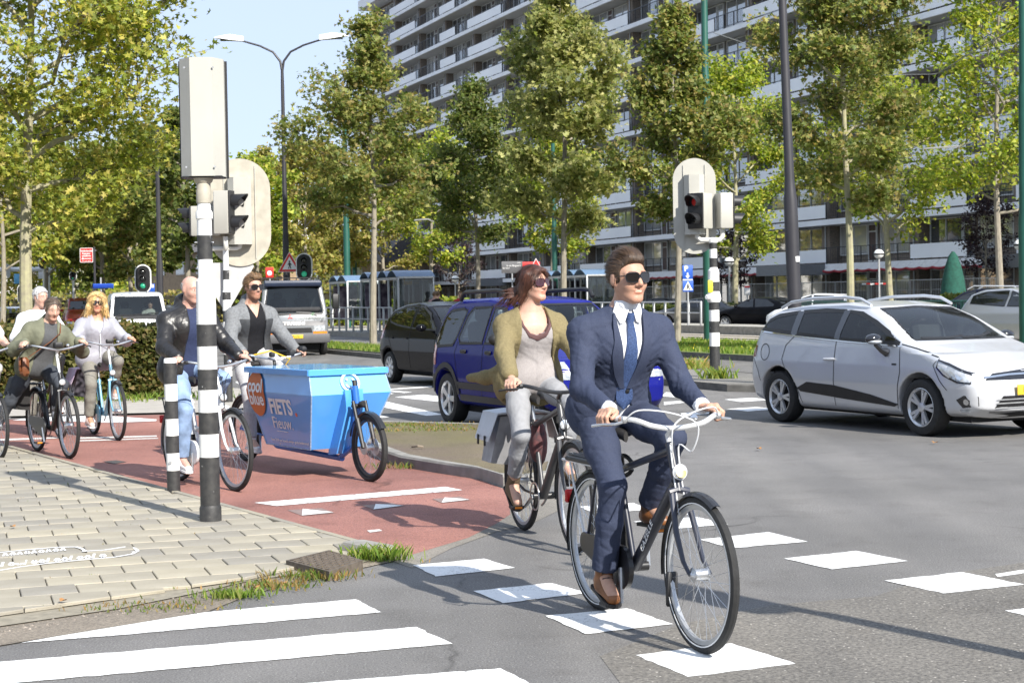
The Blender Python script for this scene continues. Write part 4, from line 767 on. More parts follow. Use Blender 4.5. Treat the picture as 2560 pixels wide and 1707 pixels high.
# red arrow sign, blue street name sign
rs = thing('direction_sign', 'small red sign with white text and arrow on a dark post among the left trees', 'sign', tz(240,72)); c = AT(216,638,71.9) - rs.location; fm = frame_m(c, (1,0,0), (0,0,1))
MB().prism(stadium(.56,.62,.04,3), -.01, 0, fm).build('border', m_white, rs); MB().prism(stadium(.52,.58,.03,3), 0, .004, fm).build('panel', m_redsign, rs); MB().cyl((0,.05,0),(0,.05,c.z+.35),.05,n=10).build('post', m_dkpole, rs); MB().cyl((c.x,.03,c.z+.2),(.1,.03,c.z+.2),.015,n=6).build('bracket', m_galv, rs)
for s_, dz in (('Nederlandse',.18),('Kappers-',.07),('akademie',-.03)): text('lettering', s_, .10, m_white, rs, mw=fm @ Matrix.Translation((0,dz,.006)), bold=.003)
ar = MB(); ar.prism([(-.22,-.15),(-.14,-.10),(-.14,-.135),(.2,-.135),(.2,-.165),(-.14,-.165),(-.14,-.2)], .004, .008, fm); ar.build('arrow', m_white, rs); text('lettering', 'Beeldenaarweg 12', .05, m_white, rs, mw=fm @ Matrix.Translation((0,-.25,.006)))
bs = thing('street_name_sign', 'long blue street name board above the blonde cyclist', 'sign', tz(258,60)); c = AT(258,715,60)-bs.location; MB().bevbox(c, (.74,.05,.17), .02).build('board', m_blue, bs); MB().cyl((-.05,.05,0),(-.05,.05,c.z+.3),.03,n=8).build('post', m_galv, bs); b = MB(); b.bevbox(c-V(0,.027,0),(.70,.004,.13),.001); b.build('panel', M('sign_blue_dark', (.012,.05,.33), .4), bs)
# portal with signals at far left
pt = thing('signal_gantry', 'white gantry arm carrying signal heads across the far left road', 'gantry', tz(123,96)); b = MB(); b.cyl((0,0,0),(0,0,5.0),.14,n=10); b.build('post', m_wpost, pt); c0 = AT(-60,675,96)-pt.location; c1 = AT(150,672,96)-pt.location; MB().tube([c0,c1], .13, 8).build('arm', m_wpost, pt)
for px in (15, ): c = AT(px,678,95.7)-pt.location; MB().prism(stadium(.5,.85,.249,8), -.04, .0, frame_m(c,(1,0,0),(0,0,1))).build('signal_back', m_cream, pt)
c = AT(45,697,95)-pt.location; MB().bevbox(c,(.45,.04,.55),.01).build('blue_panel', M('panel_lightblue', (.15,.45,.7), .5), pt); c = AT(107,688,95)-pt.location; MB().bevbox(c,(.5,.04,.4),.01).build('sign_panel', m_white, pt)
# small signs: parking, zebra, disabled parking, others
def plate(name, px, py, Z, w, h, mat, label, draw=None, zb=0., post=m_galv):
    o = AT(px,py,Z); t = thing(name, label, 'sign', (o.x,o.y,zb)); c = V(0,0,o.z-zb); MB().bevbox(c,(w,.02,h),.01).build('panel', mat, t); MB().cyl((0,.04,0),(0,.04,c.z+h/2),.035,n=8).build('post', post, t); return t, frame_m(c-V(0,.011,0),(1,0,0),(0,0,1))
t, fm = plate('parking_sign', 1719, 682, 68, .42, .62, m_blue, 'blue parking sign with letter P above the crossing sign'); text('lettering','P',.30,m_white,t,mw=fm@Matrix.Translation((-.06,.16,.002)),bold=.008); b = MB(); b.prism([(-.03,.0),(.03,.0),(.03,-.12),(.09,-.12),(0,-.24),(-.09,-.12),(-.03,-.12)],0,.003,fm); b.prism([(-.2,-.26),(.2,-.26),(.2,-.30),(-.2,-.30)],0,.003,fm); b.build('arrow', m_white, t)
t, fm = plate('crossing_sign', 1720, 715, 67.5, .43, .46, m_blue, 'square blue zebra crossing sign with white triangle'); MB().prism([(-.19,-.17),(.19,-.17),(0,.19)],0,.003,fm).build('white_triangle', m_white, t); b = MB(); b.prism([(-.07,-.15),(-.03,-.15),(0,-.05),(.04,-.15),(.08,-.15),(.03,0),(.02,.08),(-.03,.08),(-.04,-.02)],.003,.006,fm); b.build('walking_figure', m_black, t)
t, fm = plate('disabled_parking_sign', 1431, 703, 86, .42, .62, m_blue, 'blue disabled parking sign beside the twin trunks right of the woman'); text('lettering','P',.26,m_white,t,mw=fm@Matrix.Translation((0,.17,.002)),bold=.008); b = MB(); b.prism([(-.1,-.2),(.06,-.2),(.1,-.1),(.0,-.08),(.0,.02),(-.05,.02),(-.07,-.1)],0,.003,fm); b.build('symbol', m_white, t)
t, fm = plate('route_board', 1280, 668, 88, 1.1, .62, M('board_grey', (.10,.10,.105), .6), 'dark grey route board with white place names behind the woman head'); text('lettering','VVV',.10,m_white,t,mw=fm@Matrix.Translation((.36,.22,.002))); text('lettering','In de Bogaard',.13,m_white,t,mw=fm@Matrix.Translation((.08,.08,.002))); text('lettering','De Mors',.10,m_white,t,mw=fm@Matrix.Translation((-.3,-.05,.002)))
t, fm = plate('warning_sign', 1328, 662, 87, .9, .3, m_redsign, 'red warning board with triangle partly hidden by the woman hair'); MB().prism([(-.05,-.2),(.55,-.2),(.25,.34)],.012,.02,fm).build('border', m_white, t); MB().prism([(0,-.17),(.5,-.17),(.25,.28)],.02,.026,fm).build('red_triangle', m_redsign, t)
t, fm = plate('shop_sign', 674, 681, 75, .36, .46, m_redsign, 'small red sign with white round emblem left of the warning triangle'); MB().prism([(.11*math.cos(i*.4189),-.03+.11*math.sin(i*.4189)) for i in range(15)],0,.004,fm).build('emblem', m_white, t)
t, fm = plate('notice_board', 1868, 726, 74, .26, .42, m_white, 'white notice with red heading on the site fence'); b = MB(); b.prism([(-.12,.12),(.12,.12),(.12,.2),(-.12,.2)],0,.003,fm); b.build('red_heading', m_redsign, t)
t, fm = plate('bus_stop_sign', 1022, 696, 71, .44, .52, m_yel, 'yellow bus stop panel on a grey post by the shelter', zb=.2); MB().bevbox((-.32,0,1.25),(.13,.06,2.5),.01).build('grey_post', m_galv, t); b = MB(); b.prism([(-.17,-.12),(.12,-.12),(.12,.05),(-.17,.05)],0,.004,fm); b.prism([(-.1,.09),(.12,.09),(.12,.2),(-.1,.2)],0,.004,fm); b.build('white_panel', m_white, t)
t, fm = plate('parking_sign', 378, 722, 70, .3, .42, m_blue, 'small blue and white direction plate left of the bald man'); MB().prism([(-.12,.05),(.12,.05),(.12,.18),(-.12,.18)],0,.003,fm).build('white_panel', m_white, t)
t, fm = plate('warning_sign', 380, 748, 69.5, .05, .05, m_galv, 'small white red edged triangle low beside the bald man'); MB().prism([(-.28,-.2),(.28,-.2),(0,.28)],0,.01,fm).build('border', m_redsign, t); MB().prism([(-.2,-.15),(.2,-.15),(0,.19)],.01,.014,fm).build('white_field', m_white, t)
# bus shelters
m_sg = glass('shelter_glass', (.80,.86,.86), .22); m_blueroof = M('shelter_roof_blue', (.10,.17,.27), .35, coat=.4)
def shelter(label, loc, rz, L, n, zb):
    t = thing('bus_shelter', label, 'bus shelter', loc, rz, 'bus shelters'); W = 1.5
    fr = MB()
    for x in np.linspace(0,L,n+1): 
        for y in (0,W): fr.bevbox((x,y,1.12),(.09,.07,2.25),.01)
        fr.box((x,W/2,2.24),(.07,W,.07))
    for y in (0,W): fr.box((L/2,y,2.2),(L,.06,.10))
    fr.box((L/2,W,.35),(L,.05,.06)); fr.build('frame', m_galv, t)
    for i in range(n):
        x0, x1 = L*i/n, L*(i+1)/n; pts = [(x0+(x1-x0)*k/8, 2.28+.26*math.sin(math.pi*k/8)) for k in range(9)]; pts += [(p[0],p[1]-.03) for p in pts[::-1]]
        MB().prism(pts, 0, W+.16, frame_m((0,W+.08,0),(1,0,0),(0,0,1))).build('roof_vault', m_blueroof, t); MB().box(((x0+x1)/2,W,1.25),(x1-x0-.1,.012,1.8)).build('glass_pane', m_sg, t)
    for x in (0,L): MB().box((x,W/2,1.25),(.012,W-.1,1.8)).build('glass_pane', m_sg, t)
    MB().bevbox((L*.5,W-.3,.5),(L*.7,.35,.05),.01).build('bench', m_galv, t); MB().bevbox((.02,W*.5,1.25),(.06,W*.8,1.6),.01).build('poster_case', M('poster_dark', (.05,.03,.06), .2, col2=(.3,.25,.3), scale=3), t)
    return t
rzA = math.atan2(-D.y, -D.x)
shelter('glazed bus shelter with blue vaulted roof behind the lone median maple', AB(20.9,70,.2), rzA, 5.2, 4, .2); shelter('second glazed bus shelter just behind the yellow bus stop panel', AB(22.3,80,.2), rzA, 3.0, 2, .2); shelter('blue vaulted tram shelter behind the suited man', AB(32.6,79,.3), rzA, 6.8, 5, .3)
# railings
def railing(label, p0, p1, zb, mat=m_galv, h=1.05, step=1.05, bars=False):
    p0, p1 = Vector(p0), Vector(p1); L = (p1-p0).length; rz = math.atan2((p1-p0).y, (p1-p0).x); t = thing('railing', label, 'railing', (p0.x,p0.y,zb), rz, 'metal railings')
    n = int(L/step); pm = MB().bevbox((0,0,h/2),(.10,.07,h),.012).mesh('post'); pm.materials.append(mat)
    for i in range(n+1): o = obj('post', pm, None, t); o.location = (i*L/n,0,0)
    for z in ((h-.02,h*.52) if not bars else (h-.02,.1)): MB().tube([(0,0,z),(L,0,z)], .028, 8).build('rail', mat, t)
    if bars:
        b = MB()
        for i in range(int(L/.12)): b.box((i*.12+.06,0,h*.5),(.018,.018,h*.9))
        b.build('bars', mat, t)['kind'] = 'stuff'
    return t
railing('grey tubular railing along the far tram platform in front of the parked cars', AB(32.1,60), AB(32.1,99), .3, h=.98); railing('grey tubular railing along the near platform in front of the shelter', AB(20.35,64), AB(20.35,88), .2)
railing('dark green barred railing at right behind the silver car', AB(31.7,33), AB(31.7,52), .3, m_green, .95, 1.9, True)
# site fence before the ground floor
for i in range(11):
    p0 = AB(51.2, 66+i*3.5); hf = thing('site_fence_panel', ['fence panel by the conifer','fence panel right of the leaning trunk','fence panel left of the leaning trunk','fence panel with white notice','fence panel under the grey canopy','fence panel behind the black saloon','fence panel behind the parking sign','fence panel behind the suited man','fence panel behind the woman','fence panel beside the walking people','last fence panel before the shelter'][i] + ', wire mesh on steel tubes', 'fence', p0 + V(0,0,.1), math.atan2(D.y,D.x), 'temporary site fence')
    b = MB(); b.tube([(0,0,.1),(0,0,2),(3.4,0,2),(3.4,0,.1)], .022, 6, closed=True); b.build('frame', m_galv, hf); b = MB()
    for k in range(22): b.box((.15*k+.1,0,1.05),(.010,.010,1.9))
    b.box((1.7,0,.5),(3.4,.01,.012)); b.box((1.7,0,1.5),(3.4,.01,.012)); b.build('wire_mesh', m_galv, hf)['kind'] = 'stuff'
tp = thing('barrier_tape', 'red and white barrier tape tied to the site fence right of the maple trunk', 'tape', AT(2160,710,72)); 
for i in range(6): MB().box((.18*i,0,.01*math.sin(i*2)),(.18,.006,.07)).build('stripe', m_redsign if i % 2 else m_white, tp)
# globe lamps
for px, py, Z, lab in ((1823,654,80,'white globe lamp right of the parking sign'),(2197,635,78,'white globe lamp beside the leaning trunk'),(1138,697,105,'white globe lamp behind the blue car roof'),(1051,703,108,'white globe lamp right of the yellow bus stop panel'),(2550,612,66,'white globe lamp at the right picture edge')):
    c = AT(px,py,Z); t = thing('globe_lamp', lab, 'lamp', (c.x,c.y,.1), 0, 'globe lamps'); hz_ = c.z-.1; MB().ball((0,0,hz_),.24,16,10,(1,1,.9)).build('globe', M('opal_globe', (.85,.85,.84), .25), t); MB().lathe([(.24,-.05),(.26,0),(.24,.03)],(0,0,hz_),16).build('rim', m_dkpole, t); MB().cyl((0,0,0),(0,0,hz_-.2),.05,n=8).build('post', m_galv, t)
# gabled house and other far buildings at left
def house(label, px, Z, w, dpt, hw, hr, wall, roofm, rz):
    t = thing('house', label, 'house', tz(px,Z), rz, 'far houses'); bl(-w/2,w/2,0,dpt,0,hw).build('wall', wall, t, smooth=0)
    b = MB(); b.add([(-w/2-.3,-.4,hw-.2),(w/2+.3,-.4,hw-.2),(w/2+.3,dpt+.4,hw-.2),(-w/2-.3,dpt+.4,hw-.2),(-w/2-.3,dpt/2,hw+hr),(w/2+.3,dpt/2,hw+hr)],[(0,1,5,4),(2,3,4,5),(0,4,3),(1,2,5),(0,3,2,1)]); rf = b.build('roof', roofm, t, smooth=0); bl(w*.2,w*.2+.7,dpt*.4,dpt*.4+.7,hw+hr*.5,hw+hr+.8).build('chimney', wall, rf, smooth=0)
    for i in range(3):
        for z in (.9,3.5):
            if z+1.4 < hw: x = -w/2+w*(i+.5)/3; o = bl(x-.6,x+.6,-.05,.05,z,z+1.3).build('window', m_frame, t, smooth=0); bl(x-.52,x+.52,-.07,-.052,z+.08,z+1.22).build('pane', m_wg, o, smooth=0)
    return t
m_tan = M('tan_brick', (.30,.22,.14), .9, var=.2, scale=4); m_rt = M('roof_tile', (.13,.12,.12), .8, var=.2, scale=5)
house('tan brick house with grey pitched roof between the left trees', 455, 118, 9, 8, 5.2, 3.8, m_tan, m_rt, -.9); house('brown brick house end behind the warning triangle', 790, 175, 16, 10, 5.5, 3, m_tan, m_rt, -.5); house('long low house far left behind the gantry', 130, 190, 40, 9, 5, 3, M('pale_render', (.5,.48,.44), .9), m_rt, .05)
wb = thing('flat_roofed_building', 'white flat roofed building high between the left trees', 'building', tz(440,150), .1); bl(-12,12,0,10,0,9).build('wall', m_bw, wb, smooth=0)
for i in range(8):
    for z in (2.5,5.4): o = bl(-11+i*2.8,-9+i*2.8,-.08,.02,z,z+1.5).build('window', m_frame, wb, smooth=0); bl(-10.9+i*2.8,-9.1+i*2.8,-.1,-.082,z+.1,z+1.4).build('pane', m_wg, o, smooth=0)
eb = thing('brick_building', 'brown brick corner block glimpsed left of the flats behind the shelter', 'building', tz(900,190), .2); bl(-9,5,0,10,0,9).build('wall', m_tan, eb, smooth=0)

# unseen terraces added behind the camera to darken reflections in car paint and glass
for i, (x, w, h) in enumerate(((-46,26,9),(-16,28,10),(16,30,9.5),(48,28,10))):
    t = thing('added_terrace', ['brick terrace outside the picture, far left of the camera','brick terrace outside the picture, left of the camera','brick terrace outside the picture, right of the camera','brick terrace outside the picture, far right of the camera'][i], 'building', (x,-52,0), math.pi); bl(-w/2,w/2,0,9,0,h).build('wall', m_tan, t, smooth=0); bl(-w/2-.2,w/2+.2,-.4,9.4,h+.01,h+.3).build('roof', m_rt, t, smooth=0)
    for k in range(7):
        for z in (1.,4.,6.9): o = bl(-w/2+1+k*w/7.2,-w/2+3+k*w/7.2,-.05,.05,z,z+1.5).build('window', m_frame, t, smooth=0); bl(-w/2+1.1+k*w/7.2,-w/2+2.9+k*w/7.2,-.08,-.055,z+.1,z+1.4).build('pane', m_wg, o, smooth=0)
# ------------------------------------------------------------------ distance-field modelling
from mathutils.geometry import delaunay_2d_cdt
def smax(a, b, k): h = np.clip(.5-.5*(b-a)/k, 0, 1); return b*(1-h) + a*h + k*h*(1-h)
def smin(a, b, k): h = np.clip(.5+.5*(b-a)/k, 0, 1); return b*(1-h) + a*h - k*h*(1-h)
def polysd(poly, X, Y):
    P = np.asarray(poly, np.float32); d = np.full(X.shape, 1e9, np.float32); s = np.ones(X.shape, np.float32)
    for i in range(len(P)):
        a, b = P[i], P[i-1]; e = b-a; wx, wy = X-a[0], Y-a[1]; t = np.clip((wx*e[0]+wy*e[1])/(e@e+1e-12), 0, 1); bx, by = wx-e[0]*t, wy-e[1]*t
        d = np.minimum(d, bx*bx+by*by); c1, c2, c3 = Y >= a[1], Y < b[1], e[0]*wy > e[1]*wx
        s = np.where((c1&c2&c3)|(~c1&~c2&~c3), -s, s)
    return s*np.sqrt(d)
def surfnet(D, org, h):
    s = D < 0; n = np.array(D.shape)-1
    cnt = np.zeros(n, np.uint8); cs = [(i,j,k) for i in (0,1) for j in (0,1) for k in (0,1)]
    for i,j,k in cs: cnt += s[i:n[0]+i, j:n[1]+j, k:n[2]+k]
    I = np.argwhere((cnt > 0) & (cnt < 8)); idm = np.full(n, -1, np.int32); idm[I[:,0],I[:,1],I[:,2]] = np.arange(len(I))
    val = np.stack([D[I[:,0]+i, I[:,1]+j, I[:,2]+k] for i,j,k in cs], 1); acc = np.zeros((len(I),3)); num = np.zeros(len(I))
    for a in range(8):
        for b in range(a+1, 8):
            df = np.array(cs[b])-np.array(cs[a])
            if np.abs(df).sum() != 1: continue
            va, vb = val[:,a], val[:,b]; m = (va < 0) != (vb < 0); t = va/np.where(m, va-vb, 1)
            acc += np.where(m[:,None], np.array(cs[a])[None]+t[:,None]*df[None], 0); num += m
    V_ = (I + acc/num[:,None])*h + np.asarray(org); F = []
    for ax in range(3):
        o1, o2 = (ax+1)%3, (ax+2)%3; sl0 = [slice(None)]*3; sl1 = [slice(None)]*3; sl0[ax] = slice(0,-1); sl1[ax] = slice(1,None)
        ch = s[tuple(sl0)] != s[tuple(sl1)]; E = np.argwhere(ch); ok = (E[:,o1] > 0) & (E[:,o2] > 0) & (E[:,o1] < n[o1]) & (E[:,o2] < n[o2]); E = E[ok]
        q = []
        for d1, d2 in ((-1,-1),(0,-1),(0,0),(-1,0)):
            c = E.copy(); c[:,o1] += d1; c[:,o2] += d2; q.append(idm[c[:,0],c[:,1],c[:,2]])
        q = np.stack(q, 1); fl = s[E[:,0],E[:,1],E[:,2]]; q[~fl] = q[~fl][:,::-1]; F.append(q)
    F = np.concatenate(F); return V_, F[(F >= 0).all(1)]
def gridpts(lo, hi, h):
    ax = [np.arange(lo[i], hi[i]+h, h, dtype=np.float32) for i in range(3)]; return ax, np.meshgrid(*ax, indexing='ij', sparse=True)
# ------------------------------------------------------------------ vehicles
def carpaint(name, col, metal=.3, rough=.28): dk_ = sum(col) < .3; return M(name, col, rough, metal, var=.02, scale=2, coat=.10 if dk_ else .6, spec=.10 if dk_ else .35)
m_tyre = M('tyre_rubber', (.018,.018,.018), .75, var=.25, scale=20, bump=.4, bscale=70); m_alloy = M('alloy', (.66,.67,.68), .3, metal=.6, var=.06); m_trim = M('black_trim', (.014,.014,.015), .5, var=.2); m_gloss = M('gloss_black', (.008,.008,.01), .12, coat=1.); m_chrome = M('chrome', (.75,.76,.77), .1, metal=1., var=.02); m_int = M('car_interior', (.035,.035,.038), .85, var=.2)
m_cg = glass('car_glass', (.62,.70,.70), .30, .01); m_cgd = glass('car_glass_tinted', (.16,.18,.18), .55, .01, (.012,.013,.014)); m_cgo = M('dark_glass', (.015,.018,.02), .04, spec=.8); m_tail = M('tail_lamp', (.35,.01,.012), .2, coat=1.); m_head = M('head_lamp', (.62,.65,.68), .12, metal=.3, col2=(.3,.32,.34), scale=18, coat=1.); m_plate = M('number_plate_yellow', (.72,.46,.03), .5, var=.04); m_under = M('underbody', (.012,.012,.012), .9)
def wheel(parent, x, y, r, side, spokes=5, w=.2, twin=True, rimc=None):
    rimc = rimc or m_alloy; t = bpy.data.objects.new('wheel', None); COL.objects.link(t); t.parent = parent; t.location = (x, y, r); ax = (0, side, 0)
    MB().lathe([(r*.66,-w*.5),(r*.82,-w*.52),(r*.95,-w*.45),(r,-w*.28),(r,w*.28),(r*.95,w*.46),(r*.82,w*.53),(r*.69,w*.48)], (0,0,0), 36, ax, cap=False).build('tyre', m_tyre, t)
    b = MB(); b.lathe([(r*.70,w*.44),(r*.66,w*.47),(r*.60,w*.36),(r*.58,-w*.3),(r*.2,-w*.32),(.001,-w*.32)], (0,0,0), 36, ax, cap=False)
    for k in range(spokes):
        for dd in ((-.10,.10) if twin else (0,)):
            a0 = 2*math.pi*k/spokes; a1 = a0+dd*1.6; p0 = V(math.cos(a0+dd*.6)*r*.12, side*w*.38, math.sin(a0+dd*.6)*r*.12); p1 = V(math.cos(a1)*r*.61, side*w*.43, math.sin(a1)*r*.61)
            tdir = (p1-p0).normalized(); sd = tdir.cross(V(0,1,0)); wd = r*(.055 if twin else .11); b.add([p0-sd*wd*.8, p0+sd*wd*.8, p1+sd*wd*1.1, p1-sd*wd*1.1]+[q-V(0,side*.03,0) for q in (p0-sd*wd*.8, p0+sd*wd*.8, p1+sd*wd*1.1, p1-sd*wd*1.1)], [(0,1,2,3),(4,7,6,5),(0,4,5,1),(1,5,6,2),(2,6,7,3),(3,7,4,0)])
    b.lathe([(r*.17,w*.3),(r*.16,w*.42),(r*.06,w*.45),(.001,w*.45)], (0,0,0), 20, ax, cap=False); b.build('rim', rimc, t)
    MB().lathe([(r*.5,-w*.1),(r*.5,0),(.01,.0)], (0,0,0), 20, ax).build('brake_disc', m_under, t); return t
class Car:
    def __init__(s, name, label, cat, loc, rz, side, W, sec, wheels, wr, paint, h=.02, ends=(.35,.25), kx=.10, cabin=None, group=None, hollow=True, tint=None, arch=.055, bulge=0.):
        s.root = thing(name, label, cat, loc, rz, group); s.side = side; s.W = W; s.sec = sec; s.kx = kx; s.x0 = min(p[0] for p in side); s.x1 = max(p[0] for p in side); s.z1 = max(p[1] for p in side); s.ends = ends; s.paint = paint; s.h = h; s.wheels = wheels; s.wr = wr; s.cuts = []; s.fcuts = []; s.hollow = hollow; s.cabin = cabin; s.tint = tint or m_cgd; s.arch = arch
    def hw(s, x, z):
        zf = np.interp(z, [p[0] for p in s.sec], [p[1] for p in s.sec])
        uf = np.clip((x-(s.x1-s.ends[0]*2))/(s.ends[0]*2), 0, 1); ur = np.clip(((s.x0+s.ends[1]*2)-x)/(s.ends[1]*2), 0, 1)
        return s.W*zf*(1-.16*uf**2.6)*(1-.10*ur**2.6)
    def body(s, x, y, z, S=None):
        S = polysd(s.side, x, z) if S is None else S
        uf = np.clip((x-(s.x1-.9))/.9, 0, 1); ur = np.clip(((s.x0+.6)-x)/.6, 0, 1)
        bow = .10*(np.abs(y)/s.W)**2.5*uf + .07*(np.abs(y)/s.W)**2.5*ur
        crown = .035*(y/s.W)**2*(z > .9)
        return smax(S+bow+crown, np.abs(y)-s.hw(x, z), s.kx)
    def proj_y(s, x, z):
        lo = np.zeros_like(x)+.05; hi = np.zeros_like(x)+s.W+.2; S = polysd(s.side, x, z)
        for _ in range(22):
            mid = (lo+hi)/2; ins = s.body(x, mid, z, S) < 0; lo = np.where(ins, mid, lo); hi = np.where(ins, hi, mid)
        return lo
    def proj_x(s, y, z, sgn):
        lo = np.zeros_like(y); hi = np.zeros_like(y)+sgn*(max(abs(s.x0),abs(s.x1))+.2)
        for _ in range(24):
            mid = (lo+hi)/2; ins = s.body(mid, y, z) < 0; lo = np.where(ins, mid, lo); hi = np.where(ins, hi, mid)
        return lo
    def proj_z(s, x, y):
        lo = np.zeros_like(x)+.4; hi = np.zeros_like(x)+2.6
        for _ in range(24):
            mid = (lo+hi)/2; ins = s.body(x, y, mid) < 0; lo = np.where(ins, mid, lo); hi = np.where(ins, hi, mid)
        return lo
    def tri2(s, poly, res=.07):
        P = []
        for i in range(len(poly)):
            a, b = Vector(poly[i]), Vector(poly[(i+1)%len(poly)]); n = max(1, int((b-a).length/res))
            P += [a.lerp(b, k/n) for k in range(n)]
        nb = len(P); A = np.array([(p.x,p.y) for p in P]); g = np.stack(np.meshgrid(np.arange(A[:,0].min(),A[:,0].max(),res), np.arange(A[:,1].min(),A[:,1].max(),res)),-1).reshape(-1,2)
        if len(g): g = g[polysd([tuple(p) for p in A], g[:,0], g[:,1]) < -res*.4]
        pts = P + [Vector(q) for q in g]; r = delaunay_2d_cdt(pts, [(i,(i+1)%nb) for i in range(nb)], [], 1, 1e-5)
        return np.array([(v.x,v.y) for v in r[0]]), [tuple(f) for f in r[2]]
    def panel(s, name, poly, mat, axis='y', off=.004, sides=(-1,1), parent=None, res=.07, sgn=1):
        """lay a polygon on the bodywork: axis y = side view (x,z), x = end view (y,z), z = plan (x,y)"""
        v, f = s.tri2(poly, res); out = []
        for sd in (sides if axis == 'y' else (1,)):
            if axis == 'y': yy = s.proj_y(v[:,0], v[:,1])+off; P = np.stack([v[:,0], yy*sd, v[:,1]],1)
            elif axis == 'x': xx = s.proj_x(v[:,0], v[:,1], sgn)+off*sgn; P = np.stack([xx, v[:,0], v[:,1]],1)
            else: zz = s.proj_z(v[:,0], v[:,1])+off; P = np.stack([v[:,0], v[:,1], zz],1)
            b = MB(); b.add(P, f); out.append(b.build(name, mat, parent or s.root, smooth=60))
        return out
    def strip(s, name, pl, w, mat, axis='y', closed=False, off=.006, **k):
        pl = [Vector(p) for p in pl]; n = len(pl); L, Rr = [], []
        for i in range(n):
            t = (pl[(i+1)%n]-pl[i-1]) if closed else (pl[min(i+1,n-1)]-pl[max(0,i-1)]); t.normalize(); nn = Vector((-t.y,t.x))*w/2; L.append(pl[i]+nn); Rr.append(pl[i]-nn)
        sides = k.pop('sides',(-1,1)); res = k.pop('res',.05); sgn = k.pop('sgn',1); parent = k.pop('parent',None)
        for sd in (sides if axis == 'y' else (1,)):
            b = MB(); m_ = n if closed else n-1; 
            for i in range(m_):
                j = (i+1)%n; q = max(1,int((pl[j]-pl[i]).length/res))
                A = np.array([(L[i].lerp(L[j],t/q)) for t in range(q+1)]+[(Rr[i].lerp(Rr[j],t/q)) for t in range(q+1)])
                if axis == 'y': yy = s.proj_y(A[:,0],A[:,1])+off; P = np.stack([A[:,0],yy*sd,A[:,1]],1)
                elif axis == 'x': xx = s.proj_x(A[:,0],A[:,1],sgn)+off*sgn; P = np.stack([xx,A[:,0],A[:,1]],1)
                else: zz = s.proj_z(A[:,0],A[:,1])+off; P = np.stack([A[:,0],A[:,1],zz],1)
                b.add(P, [(t,t+1,q+2+t,q+1+t) for t in range(q)])
            b.build(name, mat, parent or s.root, smooth=60)
    def window(s, poly, axis='y', sgn=1, name='window', glassm=None, seal=.024):
        if s.hollow: (s.cuts if axis == 'y' else s.fcuts).append((poly, sgn))
        ws = s.panel(name, poly, glassm or (s.tint if s.hollow else m_cgo), axis, .002, sgn=sgn)
        s.strip('window_seal', poly, seal, m_trim, axis, True, .005, sgn=sgn); return ws
    def finish(s, wheelsty=(5,True), smooth=True, driver=None):
        h = s.h; lo = (s.x0-.12,-s.W-.12,.08); hi = (s.x1+.12,s.W+.12,s.z1+.1); ax, (X,Y,Z) = gridpts(lo,hi,h)
        S = polysd(s.side, X+0*Z, Z+0*X); D_ = s.body(X,Y,Z,S).astype(np.float32)
        for wx in s.wheels:
            R = s.wr+s.arch; cyl = np.sqrt((X-wx)**2+(Z-s.wr-.01)**2)-R; D_ = np.maximum(D_, -np.maximum(cyl, s.W-.30-np.abs(Y)))
        if s.hollow:
            inner = s.body(X,Y,Z,S)+.055; zb, xa, xb = s.cabin; inner = np.maximum(np.maximum(inner, zb-Z), np.maximum(xa-X, X-xb)); D_ = np.maximum(D_, -inner)
            for poly, sg in s.cuts: D_ = np.maximum(D_, -np.maximum(polysd(poly, X+0*Z, Z+0*X), .25-np.abs(Y)))
            for poly, sg in s.fcuts: D_ = np.maximum(D_, -np.maximum(polysd(poly, Y+0*Z, Z+0*Y), .15-X*sg))
        v, f = surfnet(D_, lo, h); npmesh('body', v, f, s.paint, s.root)
        for wx in s.wheels:
            for sd in (-1,1): wheel(s.root, wx, sd*(s.W-.115), s.wr, sd, wheelsty[0], .2, wheelsty[1])
        MB().box(((s.x0+s.x1)/2,0,.27),(s.x1-s.x0-.5,s.W*1.5,.2)).build('underbody', m_under, s.root)
        if s.hollow and s.cabin:
            zb, xa, xb = s.cabin
            MB().bevbox(((xa+xb)/2,0,zb-.02),(xb-xa,s.W*1.7,.05),.01).build('cabin_floor', m_int, s.root)
            for x in s.seats: 
                for y in (-.36,.36): 
                    st = MB(); st.bevbox((x,y,zb+.28),(.16,.46,.62),.05,mat=Matrix.Rotation(-.2,3,'Y')); st.bevbox((x-.06,y,zb+.68),(.09,.26,.18),.04); st.build('seat', m_int, s.root)
            MB().bevbox((xb-.12,0,zb+.28),(.35,s.W*1.55,.12),.04).build('dashboard', m_int, s.root)
    def seams(s, lines, w=.010):
        for l in lines: s.strip('panel_gap', l, w, m_under, off=.003)
def ell(cx, cz, rx, rz_, n=24, a0=0, a1=360): return [(cx+rx*math.cos(R_(a0+(a1-a0)*i/n)), cz+rz_*math.sin(R_(a0+(a1-a0)*i/n))) for i in range(n+(0 if a1-a0 == 360 else 1))]
def carloc(contact, hd, wx, W):
    hd = Vector((hd[0],hd[1],0)).normalized(); rt = Vector((hd.y,-hd.x,0)); c = Vector((contact[0],contact[1],0)) - hd*wx - rt*(W-.115); return c, math.atan2(hd.y,hd.x)
